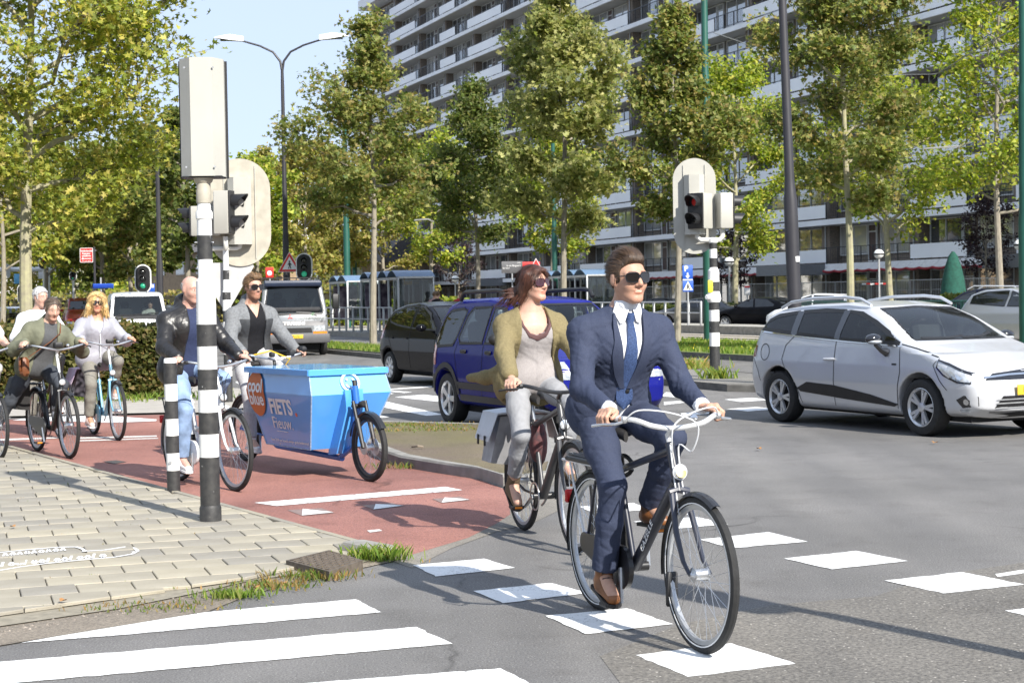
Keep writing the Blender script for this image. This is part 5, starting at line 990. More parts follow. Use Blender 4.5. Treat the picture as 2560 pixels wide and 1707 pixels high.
# --- silver estate
loc, rz = carloc((3.36,20.69), (.453,-.891), -1.30, .865)
c = Car('estate_car', 'silver estate car with black mirrors and roof rails crossing the junction at right', 'car', loc, rz,
    [(1.95,.20),(2.10,.30),(2.13,.45),(2.11,.60),(2.05,.72),(1.93,.80),(1.6,.91),(1.2,1.0),(1.0,1.06),(.55,1.30),(.2,1.425),(-.25,1.475),(-1.0,1.455),(-1.55,1.40),(-1.75,1.335),(-1.88,1.12),(-1.96,.92),(-2.01,.65),(-2.0,.4),(-1.92,.25),(-1.6,.2)], .865,
    [(.1,.90),(.3,.955),(.55,1.0),(.75,.995),(.95,.965),(1.1,.92),(1.3,.80),(1.45,.70),(1.6,.66)], (1.29,-1.30), .315, carpaint('silver_paint', (.60,.61,.63), .3, .3), .016, cabin=(.62,-1.75,1.05))
c.seats = (.05,-.85); c.tint = m_cgd
DLO = [(.98,.985),(.72,1.12),(.42,1.25),(.1,1.35),(-.3,1.39),(-1.1,1.37),(-1.55,1.32),(-1.76,1.26),(-1.86,1.14)]
c.panel('window_surround', DLO+[(-1.0,1.075),(0,1.02)], m_gloss, off=.0015) if 0 else None
for w_ in ([(.93,1.0),(.70,1.12),(.42,1.235),(.1,1.335),(-.14,1.362),(-.16,1.035)], [(-.23,1.04),(-.22,1.366),(-.6,1.372),(-1.02,1.355),(-1.0,1.09)], [(-1.09,1.095),(-1.11,1.35),(-1.50,1.305),(-1.65,1.245),(-1.74,1.145)]): c.window(w_, seal=.05)
c.strip('belt_chrome', [(.98,.975),(.0,1.012),(-1.0,1.062),(-1.80,1.12)], .014, m_chrome, off=.009)
c.window([(-.66,1.045),(.66,1.045),(.60,1.22),(.53,1.385),(0,1.405),(-.53,1.385),(-.60,1.22)], 'x', 1, 'windscreen', glass('windscreen_glass', (.72,.80,.80), .22, .01)); c.window([(-.55,1.02),(.55,1.02),(.5,1.28),(-.5,1.28)], 'x', -1, 'rear_window')
c.panel('headlamp', [(1.58,.84),(1.72,.80),(1.98,.70),(2.03,.66),(2.0,.60),(1.86,.61),(1.68,.68),(1.58,.76)], m_head, off=.006); c.strip('headlamp_rim', [(1.58,.84),(1.72,.80),(1.98,.70),(2.03,.66),(2.0,.60),(1.86,.61),(1.68,.68),(1.58,.76)], .02, m_gloss, closed=True, off=.009)
c.panel('lamp_reflector', [(1.66,.74),(1.74,.70),(1.80,.66),(1.76,.65),(1.67,.70)], m_chrome, off=.011); c.panel('lamp_reflector', [(1.82,.70),(1.93,.655),(1.90,.63),(1.83,.65)], m_chrome, off=.011)
c.panel('tail_lamp', [(-1.92,.98),(-1.83,1.0),(-1.76,.93),(-1.80,.80),(-1.96,.78)], m_tail, off=.006); c.panel('tail_lamp', [(.45,.80),(.79,.82),(.80,.95),(.5,.93)], m_tail, 'x', .006, sgn=-1); c.panel('tail_lamp', [(-.45,.80),(-.79,.82),(-.80,.95),(-.5,.93)], m_tail, 'x', .006, sgn=-1)
c.panel('grille', [(-.62,.63),(.62,.63),(.5,.70),(0,.74),(-.5,.70)], m_gloss, 'x', .006); c.strip('grille_chrome', [(-.62,.66),(-.3,.685),(0,.69),(.3,.685),(.62,.66)], .02, m_chrome, 'x', off=.012); c.panel('emblem', [(0,.60),(.06,.68),(0,.76),(-.06,.68)], m_chrome, 'x', .018)
c.panel('lower_grille', [(-.55,.28),(.55,.28),(.42,.46),(-.42,.46)], m_gloss, 'x', .006)
for z in (.33,.38,.42): c.strip('grille_bar', [(-.5,z),(0,z+.005),(.5,z)], .012, m_galv, 'x', off=.012)
c.panel('fog_lamp_recess', [(1.83,.42),(1.93,.47),(2.06,.46),(2.05,.36),(1.9,.335)], m_gloss, off=.006); c.panel('fog_lamp', ell(1.95,.40,.03,.032), m_chrome, off=.01); c.panel('running_light', [(1.86,.285),(2.04,.29),(2.05,.325),(1.86,.315)], m_head, off=.009); c.strip('bumper_trim', [(1.72,.235),(1.95,.24),(2.08,.26)], .05, m_trim, off=.004)
c.panel('sill_trim', [(.92,.33),(.45,.42),(-.2,.50),(-.72,.52),(-.93,.44),(-.86,.40),(0,.345),(.85,.30)], m_trim, off=.006)
for q in ([(-.245,1.03),(-.235,1.375),(-.125,1.37),(-.145,1.025)], [(-1.105,1.085),(-1.125,1.36),(-1.0,1.362),(-.985,1.08)]): c.panel('pillar_trim', q, m_gloss, off=.007)
c.seams([[(.95,.97),(.98,.7),(.93,.5),(.9,.28)], [(-.19,1.02),(-.2,.6),(-.22,.26)], [(-1.02,1.06),(-1.16,.95),(-1.22,.78),(-1.12,.62),(-.93,.45),(-.86,.26)], [(-1.84,.78),(-1.72,.62),(-1.67,.5)], ell(-1.58,.86,.09,.10,20)+[(-1.49,.86)], [(1.58,.86),(1.52,.78),(1.62,.62),(1.72,.52)], [(.96,1.0),(1.2,.955),(1.56,.87)]])
for sd in (-1,1):
    ra = MB(); ra.tube([(-1.55,sd*.60,1.40),(-1.35,sd*.60,1.47),(-.9,sd*.60,1.515),(-.3,sd*.60,1.525),(.0,sd*.60,1.50),(.18,sd*.60,1.43)], [.018,.02,.02,.02,.02,.018], 8); ra.build('roof_rail', m_alloy, c.root)
    mi = MB(); mi.ball((.68,sd*.98,1.055),.1,14,10,(.75,1.1,.62)); mm = mi.build('mirror', m_gloss, c.root); MB().tube([(.70,sd*.97,1.0),(.72,sd*.90,.93),(.74,sd*.84,.90)],[.03,.035,.05],8).build('mirror_foot', m_gloss, mm); MB().ball((.70,sd*.98,1.025),.09,12,8,(.75,1.05,.35)).build('mirror_lamp', m_head, mm)
    for x in (-.38,): hn = MB().tube([(x,sd*.862,.80),(x+.03,sd*.885,.803),(x+.16,sd*.885,.806),(x+.2,sd*.862,.808)],[.014,.016,.016,.012],8).build('door_handle', c.paint, c.root)
c.panel('door_badge', [(.84,.765),(.92,.765),(.92,.785),(.84,.785)], m_trim, off=.006); c.strip('wiper', [(-.55,1.065),(-.2,1.06),(.05,1.075)], .02, m_trim, 'x', off=.02); c.strip('wiper', [(.0,1.06),(.3,1.065),(.5,1.10)], .02, m_trim, 'x', off=.02)
MB().bevbox((2.155,0,.52),(.012,.52,.11),.003).build('number_plate', m_plate, c.root); MB().bevbox((2.163,.24,.52),(.004,.045,.10),.001).build('plate_band', m_blue, c.root); text('lettering','KR-542-S',.085,m_black,c.root,mw=frame_m((2.162,-.02,.52),(0,1,0),(0,0,1)))
c.finish((5,True)); clio = c
# --- blue compact suv
loc, rz = carloc((-.75,21.34), (.42,-.907), -1.18, .80)
c = Car('compact_suv', 'dark blue compact off-roader with black roof rails behind the woman', 'car', loc, rz,
    [(1.65,.26),(1.80,.36),(1.83,.55),(1.80,.78),(1.70,.90),(1.3,1.0),(1.0,1.06),(.88,1.10),(.45,1.45),(.25,1.555),(-.3,1.60),(-1.2,1.585),(-1.48,1.54),(-1.62,1.38),(-1.76,1.0),(-1.80,.7),(-1.78,.42),(-1.66,.28),(-1.2,.26)], .80,
    [(.1,.92),(.35,.98),(.6,1.0),(.9,.975),(1.05,.95),(1.35,.83),(1.52,.75),(1.7,.7)], (1.18,-1.18), .325, carpaint('deep_blue_paint', (.010,.013,.17), .0, .22), .017, cabin=(.7,-1.5,.92), ends=(.3,.2))
c.seats = (-.02,-.85); c.tint = glass('clear_car_glass', (.75,.82,.82), .10, .01)
for w_, g_ in (([(.78,1.06),(.44,1.37),(.3,1.455),(.02,1.47),(-.02,1.04)],None), ([(-.10,1.04),(-.07,1.475),(-.62,1.465),(-.74,1.38),(-.84,1.1),(-.78,1.03)],None), ([(-.92,1.08),(-.80,1.42),(-.94,1.455),(-1.30,1.43),(-1.42,1.36),(-1.58,1.06),(-1.5,.98),(-1.0,1.0)],m_cgd)): c.window(w_, glassm=g_, seal=.035)
c.window([(-.62,1.13),(.62,1.13),(.53,1.50),(-.53,1.50)], 'x', 1, 'windscreen', c.tint); c.window([(-.58,1.06),(.58,1.06),(.5,1.44),(-.5,1.44)], 'x', -1, 'rear_window')
c.panel('headlamp', [(1.38,.80),(1.55,.88),(1.72,.84),(1.79,.72),(1.77,.62),(1.55,.64)], m_head, off=.006); c.panel('headlamp', [(.48,.66),(.75,.66),(.76,.86),(.55,.86)], m_head, 'x', .006); c.panel('headlamp', [(-.48,.66),(-.75,.66),(-.76,.86),(-.55,.86)], m_head, 'x', .006); c.panel('tail_lamp', [(-1.6,1.02),(-1.5,1.0),(-1.52,.74),(-1.78,.74),(-1.76,.98)], m_tail, off=.005)
c.panel('rub_strip', [(.72,.55),(-.78,.55),(-.80,.47),(.72,.47)], m_trim, off=.012); c.panel('sill_cladding', [(.75,.40),(-.72,.40),(-.76,.25),(.8,.25)], m_trim, off=.008); c.panel('bumper', [(-1.5,.62),(-1.79,.62),(-1.78,.36),(-1.6,.30)], m_trim, off=.004); c.panel('bumper', [(1.55,.42),(1.82,.42),(1.80,.30),(1.62,.26)], m_trim, off=.004)
for wx in c.wheels: c.strip('arch_cladding', ell(wx,.335,.415,.415,16,8,172), .07, m_trim, off=.012)
c.seams([[(.82,1.04),(.86,.8),(.82,.5),(.78,.3)], [(-.05,1.03),(-.06,.6),(-.06,.28)], [(-.84,1.05),(-.92,.9),(-.84,.7),(-.72,.45),(-.7,.28)], [(-.98,1.0),(-1.5,.96),(-1.76,.98)], [(-1.0,.67),(-1.3,.70),(-1.78,.68)]])
for sd in (-1,1):
    ra = MB(); ra.tube([(-1.12,sd*.585,1.56),(-1.06,sd*.585,1.63),(-.98,sd*.585,1.66),(0,sd*.585,1.675),(.15,sd*.585,1.66),(.24,sd*.585,1.58)], .026, 8); ra.build('roof_rail', m_trim, c.root)
    for x in (-.62,.13): c_ = MB().bevbox((x,sd*.79,.93),(.15,.03,.045),.012).build('door_handle', m_trim, c.root)
    MB().ball((.62,sd*.90,1.10),.1,12,8,(.7,.95,.75)).build('mirror', m_trim, c.root)
c.finish((5,False)); suv = c
# --- black hatchback
loc, rz = carloc(tuple(G(985,956))[:2], (.44,-.898), -1.22, .845)
c = Car('hatchback', 'black hatchback with alloy wheels waiting behind the blue off-roader', 'car', loc, rz,
    [(1.7,.2),(1.84,.32),(1.87,.5),(1.82,.70),(1.65,.84),(1.3,.97),(1.05,1.05),(.6,1.30),(.2,1.465),(-.3,1.53),(-.9,1.50),(-1.35,1.42),(-1.55,1.28),(-1.74,1.0),(-1.84,.75),(-1.86,.5),(-1.8,.3),(-1.6,.22)], .845,
    [(.1,.90),(.3,.95),(.6,1.0),(.85,.985),(1.0,.95),(1.25,.84),(1.45,.74),(1.6,.7)], (1.24,-1.22), .30, M('black_paint', (.005,.005,.007), .12, 0., var=.02, coat=0., spec=.14), .02, cabin=(.64,-1.4,1.0))
c.seats = (.0,-.8)
for w_ in ([(.95,1.02),(.45,1.31),(.1,1.43),(-.12,1.45),(-.16,1.05)], [(-.23,1.055),(-.2,1.45),(-.7,1.43),(-1.15,1.36),(-1.34,1.24),(-1.28,1.16),(-.9,1.1)]): c.window(w_, seal=.03)
c.window([(-.64,1.07),(.64,1.07),(.53,1.42),(-.53,1.42)], 'x', 1, 'windscreen', m_cg); c.window([(-.55,1.08),(.55,1.08),(.46,1.36),(-.46,1.36)], 'x', -1, 'rear_window'); c.panel('tail_lamp', [(-1.6,1.08),(-1.45,1.1),(-1.5,.85),(-1.78,.8)], m_tail, off=.005); c.panel('headlamp', [(1.3,.86),(1.5,.82),(1.78,.66),(1.7,.6),(1.4,.7)], m_head, off=.005)
c.seams([[(.98,1.0),(1.0,.75),(.9,.4),(.86,.26)], [(-.19,1.04),(-.2,.6),(-.2,.26)], [(-1.25,1.15),(-1.2,.85),(-.95,.55),(-.85,.3)]])
for sd in (-1,1): MB().ball((.66,sd*.95,1.06),.1,12,8,(.75,1.05,.65)).build('mirror', c.paint, c.root); [MB().bevbox((x,sd*.842,.86),(.17,.03,.03),.01).build('door_handle', c.paint, c.root) for x in (-.35,-1.05)]
c.finish((8,False))
# --- white van
vo = Vector((-11.75,52.6,0)); 
c = Car('white_van', 'white delivery van facing the camera behind the hedge', 'van', vo, math.atan2(-.965,.26),
    [(2.2,.22),(2.36,.35),(2.38,.6),(2.30,.88),(2.15,1.0),(1.75,1.12),(1.62,1.18),(1.0,1.78),(.7,1.9),(.2,1.94),(-2.2,1.93),(-2.3,1.85),(-2.36,.4),(-2.25,.25)], .92,
    [(.1,.93),(.5,1.),(1.1,.98),(1.5,.9),(1.9,.84),(2.1,.8)], (1.45,-1.55), .33, carpaint('van_white', (.74,.75,.76), 0., .3), .028, cabin=(.85,-.2,1.75), ends=(.25,.15))
c.seats = (.6,); c.window([(-.74,1.21),(.74,1.21),(.66,1.78),(-.66,1.78)], 'x', 1, 'windscreen', m_cg, .05); c.window([(1.55,1.14),(1.0,1.66),(.55,1.74),(.5,1.14)]); c.panel('headlamp', [(.55,.72),(.86,.76),(.84,1.0),(.6,.98)], m_head, 'x'); c.panel('headlamp', [(-.55,.72),(-.86,.76),(-.84,1.0),(-.6,.98)], m_head, 'x'); c.panel('grille', [(-.5,.72),(.5,.72),(.52,.86),(-.52,.86)], m_trim, 'x'); c.panel('bumper', [(-.85,.3),(.85,.3),(.85,.55),(-.85,.55)], m_trim, 'x')
for sd in (-1,1): MB().ball((1.15,sd*1.08,1.25),.12,12,8,(.6,.8,1.2)).build('mirror', m_trim, c.root)
c.strip('wiper', [(-.6,1.24),(-.2,1.23),(.1,1.26)], .03, m_trim, 'x', off=.02); c.strip('wiper', [(.0,1.24),(.35,1.25),(.6,1.29)], .03, m_trim, 'x', off=.02); MB().cyl((.9,.3,1.85),(.75,.3,2.2),.01,n=6).build('aerial', m_trim, c.root)
c.finish((6,False)); van = c
# --- grey flatbed truck
to = Vector((-6.55,49.6,0)); hd_t = Vector((.22,-.975,0)); 
c = Car('flatbed_truck', 'silver grey flatbed truck cab with dark roof visor behind the cargo bike rider', 'truck', to, math.atan2(hd_t.y,hd_t.x),
    [(1.55,.35),(1.62,.45),(1.63,.85),(1.58,1.12),(1.22,2.0),(1.1,2.10),(.9,2.14),(.1,2.14),(0,2.08),(0,.5),(.1,.4)], .97,
    [(.1,.96),(.5,1.),(1.1,.99),(1.5,.95),(2.1,.86),(2.3,.84)], (.95,), .36, carpaint('truck_silver', (.22,.23,.24), .3, .35), .025, cabin=(1.05,.12,1.5), ends=(.12,.05), kx=.06, arch=.07)
c.seats = (.35,); c.window([(-.80,1.20),(.80,1.20),(.84,1.3),(.72,1.97),(-.72,1.97),(-.84,1.3)], 'x', 1, 'windscreen', m_cg, .05); c.window([(1.38,1.22),(1.1,1.88),(.35,1.9),(.35,1.2)])
MB().bevbox((1.18,0,2.07),(.30,1.66,.15),.03).build('roof_visor', M('visor_navy', (.012,.02,.045), .3, coat=.6), c.root); MB().bevbox((.55,0,2.145),(1.0,1.62,.05),.02).build('roof_panel', M('visor_navy', (.012,.02,.045), .3), c.root); c.panel('headlamp', [(.52,.70),(.86,.70),(.86,.86),(.54,.86)], m_head, 'x', .012); c.panel('headlamp', [(-.52,.70),(-.86,.70),(-.86,.86),(-.54,.86)], m_head, 'x', .012); c.panel('indicator', [(.52,.60),(.92,.61),(.92,.69),(.52,.69)], m_orange, 'x', .012); c.panel('indicator', [(-.52,.60),(-.92,.61),(-.92,.69),(-.52,.69)], m_orange, 'x', .012)
c.panel('grille', [(-.5,.66),(.5,.66),(.46,.80),(-.46,.80)], m_trim, 'x', .010); c.panel('dark_band', [(-.95,.86),(.95,.86),(.95,1.0),(-.95,1.0)], M('band_grey', (.12,.12,.125), .5), 'x', .006)
bm = MB().bevbox((1.68,0,.5),(.16,1.98,.26),.03).build('bumper', M('bumper_grey', (.08,.08,.085), .6), c.root); MB().bevbox((1.77,-.05,.56),(.012,.52,.11),.003).build('number_plate', m_plate, c.root); text('lettering','VR-75',.10,m_black,c.root,mw=frame_m((1.778,-.02,.56),(0,1,0),(0,0,1)))
def front_text(s_, y, z, size, mat, shear=0., **k): x = float(c.proj_x(np.array([y]),np.array([z]),1)[0])+.012; x2 = float(c.proj_x(np.array([y]),np.array([z+.1]),1)[0])+.012; return text('lettering', s_, size, mat, c.root, mw=frame_m((x,y,z),(0,1,0),(x2-x,0,.1)), shear=shear, **k)
front_text('MITSUBISHI', -.1, .93, .13, m_white, bold=.005, space=1.2); front_text('Muysenberg', .42, 1.09, .17, M('sign_dark_grey', (.05,.06,.05), .5), .35)
for a in (90,210,330):
    y0, z0 = -.13+.035*math.cos(R_(a)), 1.11+.035*math.sin(R_(a)); ca, sa = math.cos(R_(a)), math.sin(R_(a)); c.panel('emblem', [(y0-.035*ca,z0-.035*sa),(y0-.022*sa,z0+.022*ca),(y0+.05*ca,z0+.05*sa),(y0+.022*sa,z0-.022*ca)], m_redsign, 'x', .016)
c.panel('tree_emblem', ell(.52,1.19,.055,.04,12), M('logo_green', (.08,.25,.09), .6), 'x', .016); c.strip('tree_emblem', [(.52,1.15),(.52,1.12)], .012, m_trim, 'x', off=.017)
for sd in (-1,1): mr = MB().bevbox((1.42,sd*1.2,1.55),(.09,.2,.42),.03).build('mirror', m_trim, c.root); MB().tube([(1.35,sd*.9,1.85),(1.42,sd*1.15,1.86),(1.42,sd*1.2,1.75)],.014,6).build('mirror_arm', m_trim, mr); MB().tube([(1.5,sd*.9,1.15),(1.45,sd*1.15,1.2),(1.42,sd*1.2,1.35)],.014,6).build('mirror_arm', m_trim, mr)
c.strip('wiper', [(-.75,1.16),(-.35,1.20),(-.15,1.22)], .03, m_trim, 'x', off=.03); c.strip('wiper', [(.05,1.25),(.45,1.23),(.65,1.14)], .03, m_trim, 'x', off=.03)
bed = MB(); bed.bevbox((-2.0,0,.95),(3.8,2.05,.12),.02); 
for sd in (-1,1): bed.bevbox((-2.0,sd*1.0,1.15),(3.8,.04,.4),.01)
bed.build('load_bed', M('bed_grey', (.2,.2,.2), .6), c.root); rk = MB(); rk.box((-.12,0,1.5),(.06,1.9,1.1)); 
for y in np.linspace(-.9,.9,9): rk.box((-.12,y,2.0),(.04,.03,.5))
for z in (1.85,2.05,2.25): rk.box((-.12,0,z),(.04,1.9,.03))
rk.build('headboard', m_trim, c.root); ch = MB(); ch.box((-1.8,0,.6),(4.2,.8,.2)); ch.build('chassis', m_under, c.root)
for sd in (-1,1): wheel(c.root, -2.4, sd*.75, .36, sd, 6, .35, False)
c.finish((6,False)); truck = c
# --- parked and distant cars
SAL = dict(side=[(1.9,.22),(2.15,.32),(2.2,.5),(2.15,.70),(1.7,.84),(1.1,.95),(.95,1.0),(.35,1.32),(-.1,1.40),(-.8,1.38),(-1.25,1.22),(-1.5,1.05),(-2.1,.98),(-2.22,.8),(-2.22,.45),(-2.1,.25)], W=.87, wins=([(.85,.98),(.32,1.25),(-.05,1.33),(-.12,.98)],[(-.2,.98),(-.14,1.33),(-.75,1.30),(-1.15,1.08),(-1.1,1.0)]), ws=[(-.64,1.02),(.64,1.02),(.52,1.31),(-.52,1.31)], rw=[(-.6,1.10),(.6,1.10),(.5,1.32),(-.5,1.32)])
HAT = dict(side=[(1.75,.22),(1.92,.32),(1.96,.5),(1.9,.72),(1.5,.9),(1.05,1.0),(.9,1.05),(.35,1.40),(-.2,1.5),(-1.1,1.46),(-1.55,1.35),(-1.85,1.0),(-1.95,.7),(-1.95,.4),(-1.8,.25)], W=.87, wins=([(.8,1.04),(.3,1.32),(-.05,1.42),(-.12,1.05)],[(-.2,1.05),(-.14,1.42),(-.9,1.40),(-1.4,1.3),(-1.45,1.12)]), ws=[(-.64,1.07),(.64,1.07),(.52,1.38),(-.52,1.38)], rw=[(-.6,1.06),(.6,1.06),(.5,1.36),(-.5,1.36)])
def parked(px, Z, hd, spec, paint, label, zb=0., big=1., group='parked cars', rails=False, lights=True):
    hd = Vector((hd[0],hd[1],0)).normalized(); p = tz(px,Z); p.z = zb
    c = Car('parked_car', label, 'car', p, math.atan2(hd.y,hd.x), [(x,z*big) for x,z in spec['side']], spec['W'], [(.1,.92),(.4,.98),(.7,1.),(.95,.96),(1.2,.86),(1.4,.76),(1.7,.72)], (1.32,-1.32), .31, paint, .045, hollow=False, group=group)
    for w_ in spec['wins']: c.window([(x,z*big) for x,z in w_])
    c.window([(y,z*big) for y,z in spec['ws']],'x',1,'windscreen'); c.window([(y,z*big) for y,z in spec['rw']],'x',-1,'rear_window')
    for sg in (-1,1): c.panel('tail_lamp', [(sg*.45,.72*big),(sg*.80,.72*big),(sg*.80,.92*big),(sg*.5,.90*big)], m_tail, 'x', .006, sgn=-1); c.panel('headlamp', [(sg*.5,.58),(sg*.8,.6),(sg*.78,.76),(sg*.55,.74)], m_head, 'x', .006); MB().ball((.68,sg*.95,1.03*big),.1,10,6,(.7,1,.7)).build('mirror', paint, c.root)
    c.panel('number_plate', [(-.26,.72*big),(.26,.72*big),(.26,.83*big),(-.26,.83*big)], m_plate, 'x', .01, sgn=-1)
    if rails: [MB().tube([(-1.4,sg*.6,1.40*big),(-1.2,sg*.6,1.53*big),(.0,sg*.6,1.56*big),(.2,sg*.6,1.46*big)],.02,6).build('roof_rail', m_alloy, c.root) for sg in (-1,1)]
    c.finish((6,False)); return c
pb, pg, ps, pw, pdk = carpaint('parked_black', (.008,.008,.01), .2), carpaint('parked_grey', (.12,.12,.125), .5), carpaint('parked_silver', (.45,.46,.48), .5), carpaint('parked_white', (.7,.71,.72), 0.), carpaint('parked_navy', (.012,.014,.03), .3)
parked(1905, 72, (-.75,.66), SAL, pb, 'black saloon with red tail lamps parked behind the tram railing'); parked(1742, 76, (-.93,.2), SAL, pg, 'grey saloon parked right behind the pedestrian signal post'); parked(2045, 66, (-.8,.55), HAT, pw, 'white hatchback partly hidden behind the dark lamp post', big=1.02); parked(2450, 52, (-.85,.5), HAT, pdk, 'dark blue estate with roof rails seen above the silver car roof', big=1.08, rails=True); parked(2580, 44, (.5,-.86), HAT, ps, 'silver people carrier cut off by the right picture edge', big=1.08)
parked(1640, 88, (-.9,.4), SAL, pb, 'black car hidden behind the suited man shoulder'); parked(1250, 98, (.4,-.9), SAL, ps, 'pale car roof between the blue off-roader and the woman', group='distant cars'); parked(1150, 92, (.4,-.9), SAL, pg, 'grey car roof behind the black hatchback', group='distant cars')
parked(30, 92, (.3,-.95), HAT, ps, 'pale car far left beyond the hedge', group='distant cars'); parked(452, 62, (.25,-.97), HAT, pg, 'grey car behind the bald man', group='distant cars'); parked(205, 82, (.3,-.95), HAT, carpaint('parked_red', (.35,.02,.02)), 'red car roof between the older woman and the blonde', group='distant cars', big=1.25); parked(335, 70, (.3,-.95), HAT, carpaint('parked_red', (.35,.02,.02)), 'red vehicle roof behind the small oval signal', group='distant cars', big=1.32)
# ------------------------------------------------------------------ bicycles (x forward, y left, origin under the rear axle)
m_bblk = M('bike_black', (.014,.014,.016), .38, var=.15, coat=.3); m_bnavy = M('bike_navy', (.014,.017,.03), .4, coat=.3, var=.1); m_bgrey = M('bike_grey', (.075,.075,.078), .4, metal=.4); m_bblue = M('bike_lightblue', (.16,.36,.48), .35, coat=.5, var=.05); m_bwhite = M('bike_white', (.66,.67,.68), .35, coat=.4); m_cblue = M('cargo_blue_frame', (.02,.13,.48), .35, coat=.4)
m_alu = M('bike_alu', (.55,.56,.57), .3, metal=.85); m_rimal = M('rim_alu', (.50,.51,.52), .35, metal=.6); m_sad = M('saddle_black', (.015,.014,.014), .6, bump=.2); m_grip = M('grip_rubber', (.018,.018,.018), .8); m_lampg = M('bike_lamp', (.75,.77,.78), .08, metal=.5, coat=1.); m_refl = M('reflector_orange', (.75,.22,.01), .3); m_redr = M('reflector_red', (.5,.01,.01), .3); m_cable = M('cable_black', (.015,.015,.015), .5); m_cablew = M('cable_white', (.62,.63,.64), .45)
def crv(pts, n=6):
    P = [Vector(p) for p in pts]; out = []
    for i in range(len(P)-1):
        a, b, c, d = P[max(0,i-1)], P[i], P[i+1], P[min(len(P)-1,i+2)]
        for k in range(n): t = k/n; out.append(.5*((2*b)+(c-a)*t+(2*a-5*b+4*c-d)*t*t+(3*b-a-3*c+d)*t*t*t))
    return out+[P[-1]]
def bwheel(parent, c, R, name='wheel', rot=None, rim=None, tr=.021, nsp=32, hubr=.022, white=False):
    t = bpy.data.objects.new(name, None); COL.objects.link(t); t.parent = parent; t.location = c
    if rot: t.rotation_euler = rot
    def tor(R_0, prof, n=56):
        b = MB(); vs = []; m = len(prof)
        for i in range(n):
            a = 2*math.pi*i/n
            for dr, dy in prof: vs.append(((R_0+dr)*math.cos(a), dy, (R_0+dr)*math.sin(a)))
        b.add(vs, [(i*m+j, i*m+(j+1)%m, ((i+1)%n)*m+(j+1)%m, ((i+1)%n)*m+j) for i in range(n) for j in range(m)]); return b
    tor(R-tr, [(tr*math.cos(a), tr*math.sin(a)) for a in np.linspace(0,2*math.pi,9)[:-1]]).build('tyre', m_tyre, t)
    if white: 
        for sd in (-1,1): tor(R-tr*1.55, [(-.003,sd*(tr*.86)),(.003,sd*(tr*.90)),(.003,sd*(tr*.93)),(-.003,sd*(tr*.92))]).build('reflective_stripe', m_white, t)
    tor(R-tr*2.0, [(.004,-.012),(.004,.012),(-.016,.010),(-.020,0),(-.016,-.010)]).build('rim', rim or m_rimal, t)
    b = MB()
    for k in range(nsp):
        a = 2*math.pi*k/nsp; s_ = 1 if k % 2 else -1; a2 = a + (.55 if (k//2) % 2 else -.55); b.tube([(hubr*math.cos(a2), s_*.03, hubr*math.sin(a2)), ((R-tr*2-.014)*math.cos(a),0,(R-tr*2-.014)*math.sin(a))], .0013, 4, cap=False)
    b.build('spokes', m_alu, t)
    MB().lathe([(.008,-.05),(.012,-.045),(hubr,-.035),(hubr*.8,-.028),(hubr*.8,.028),(hubr,.035),(.012,.045),(.008,.05)], (0,0,0), 16, (0,1,0)).build('hub', m_alu, t)
    return t
def guard(parent, c, R, a0, a1, mat, w=.026, name='mudguard', y=0.):
    b = MB(); n = 22; vs = []
    for i in range(n+1):
        a = R_(a0+(a1-a0)*i/n)
        for yy, dr in ((-w,-.012),(-w*.6,.003),(0,.007),(w*.6,.003),(w,-.012),(w*.6,0),(0,.004),(-w*.6,0)): vs.append((c[0]+(R+dr)*math.cos(a), c[1]+yy, c[2]+(R+dr)*math.sin(a)))
    b.add(vs, [(i*8+j, i*8+(j+1)%8, i*8+8+(j+1)%8, i*8+8+j) for i in range(n) for j in range(8)]); return b.build(name, mat, parent)
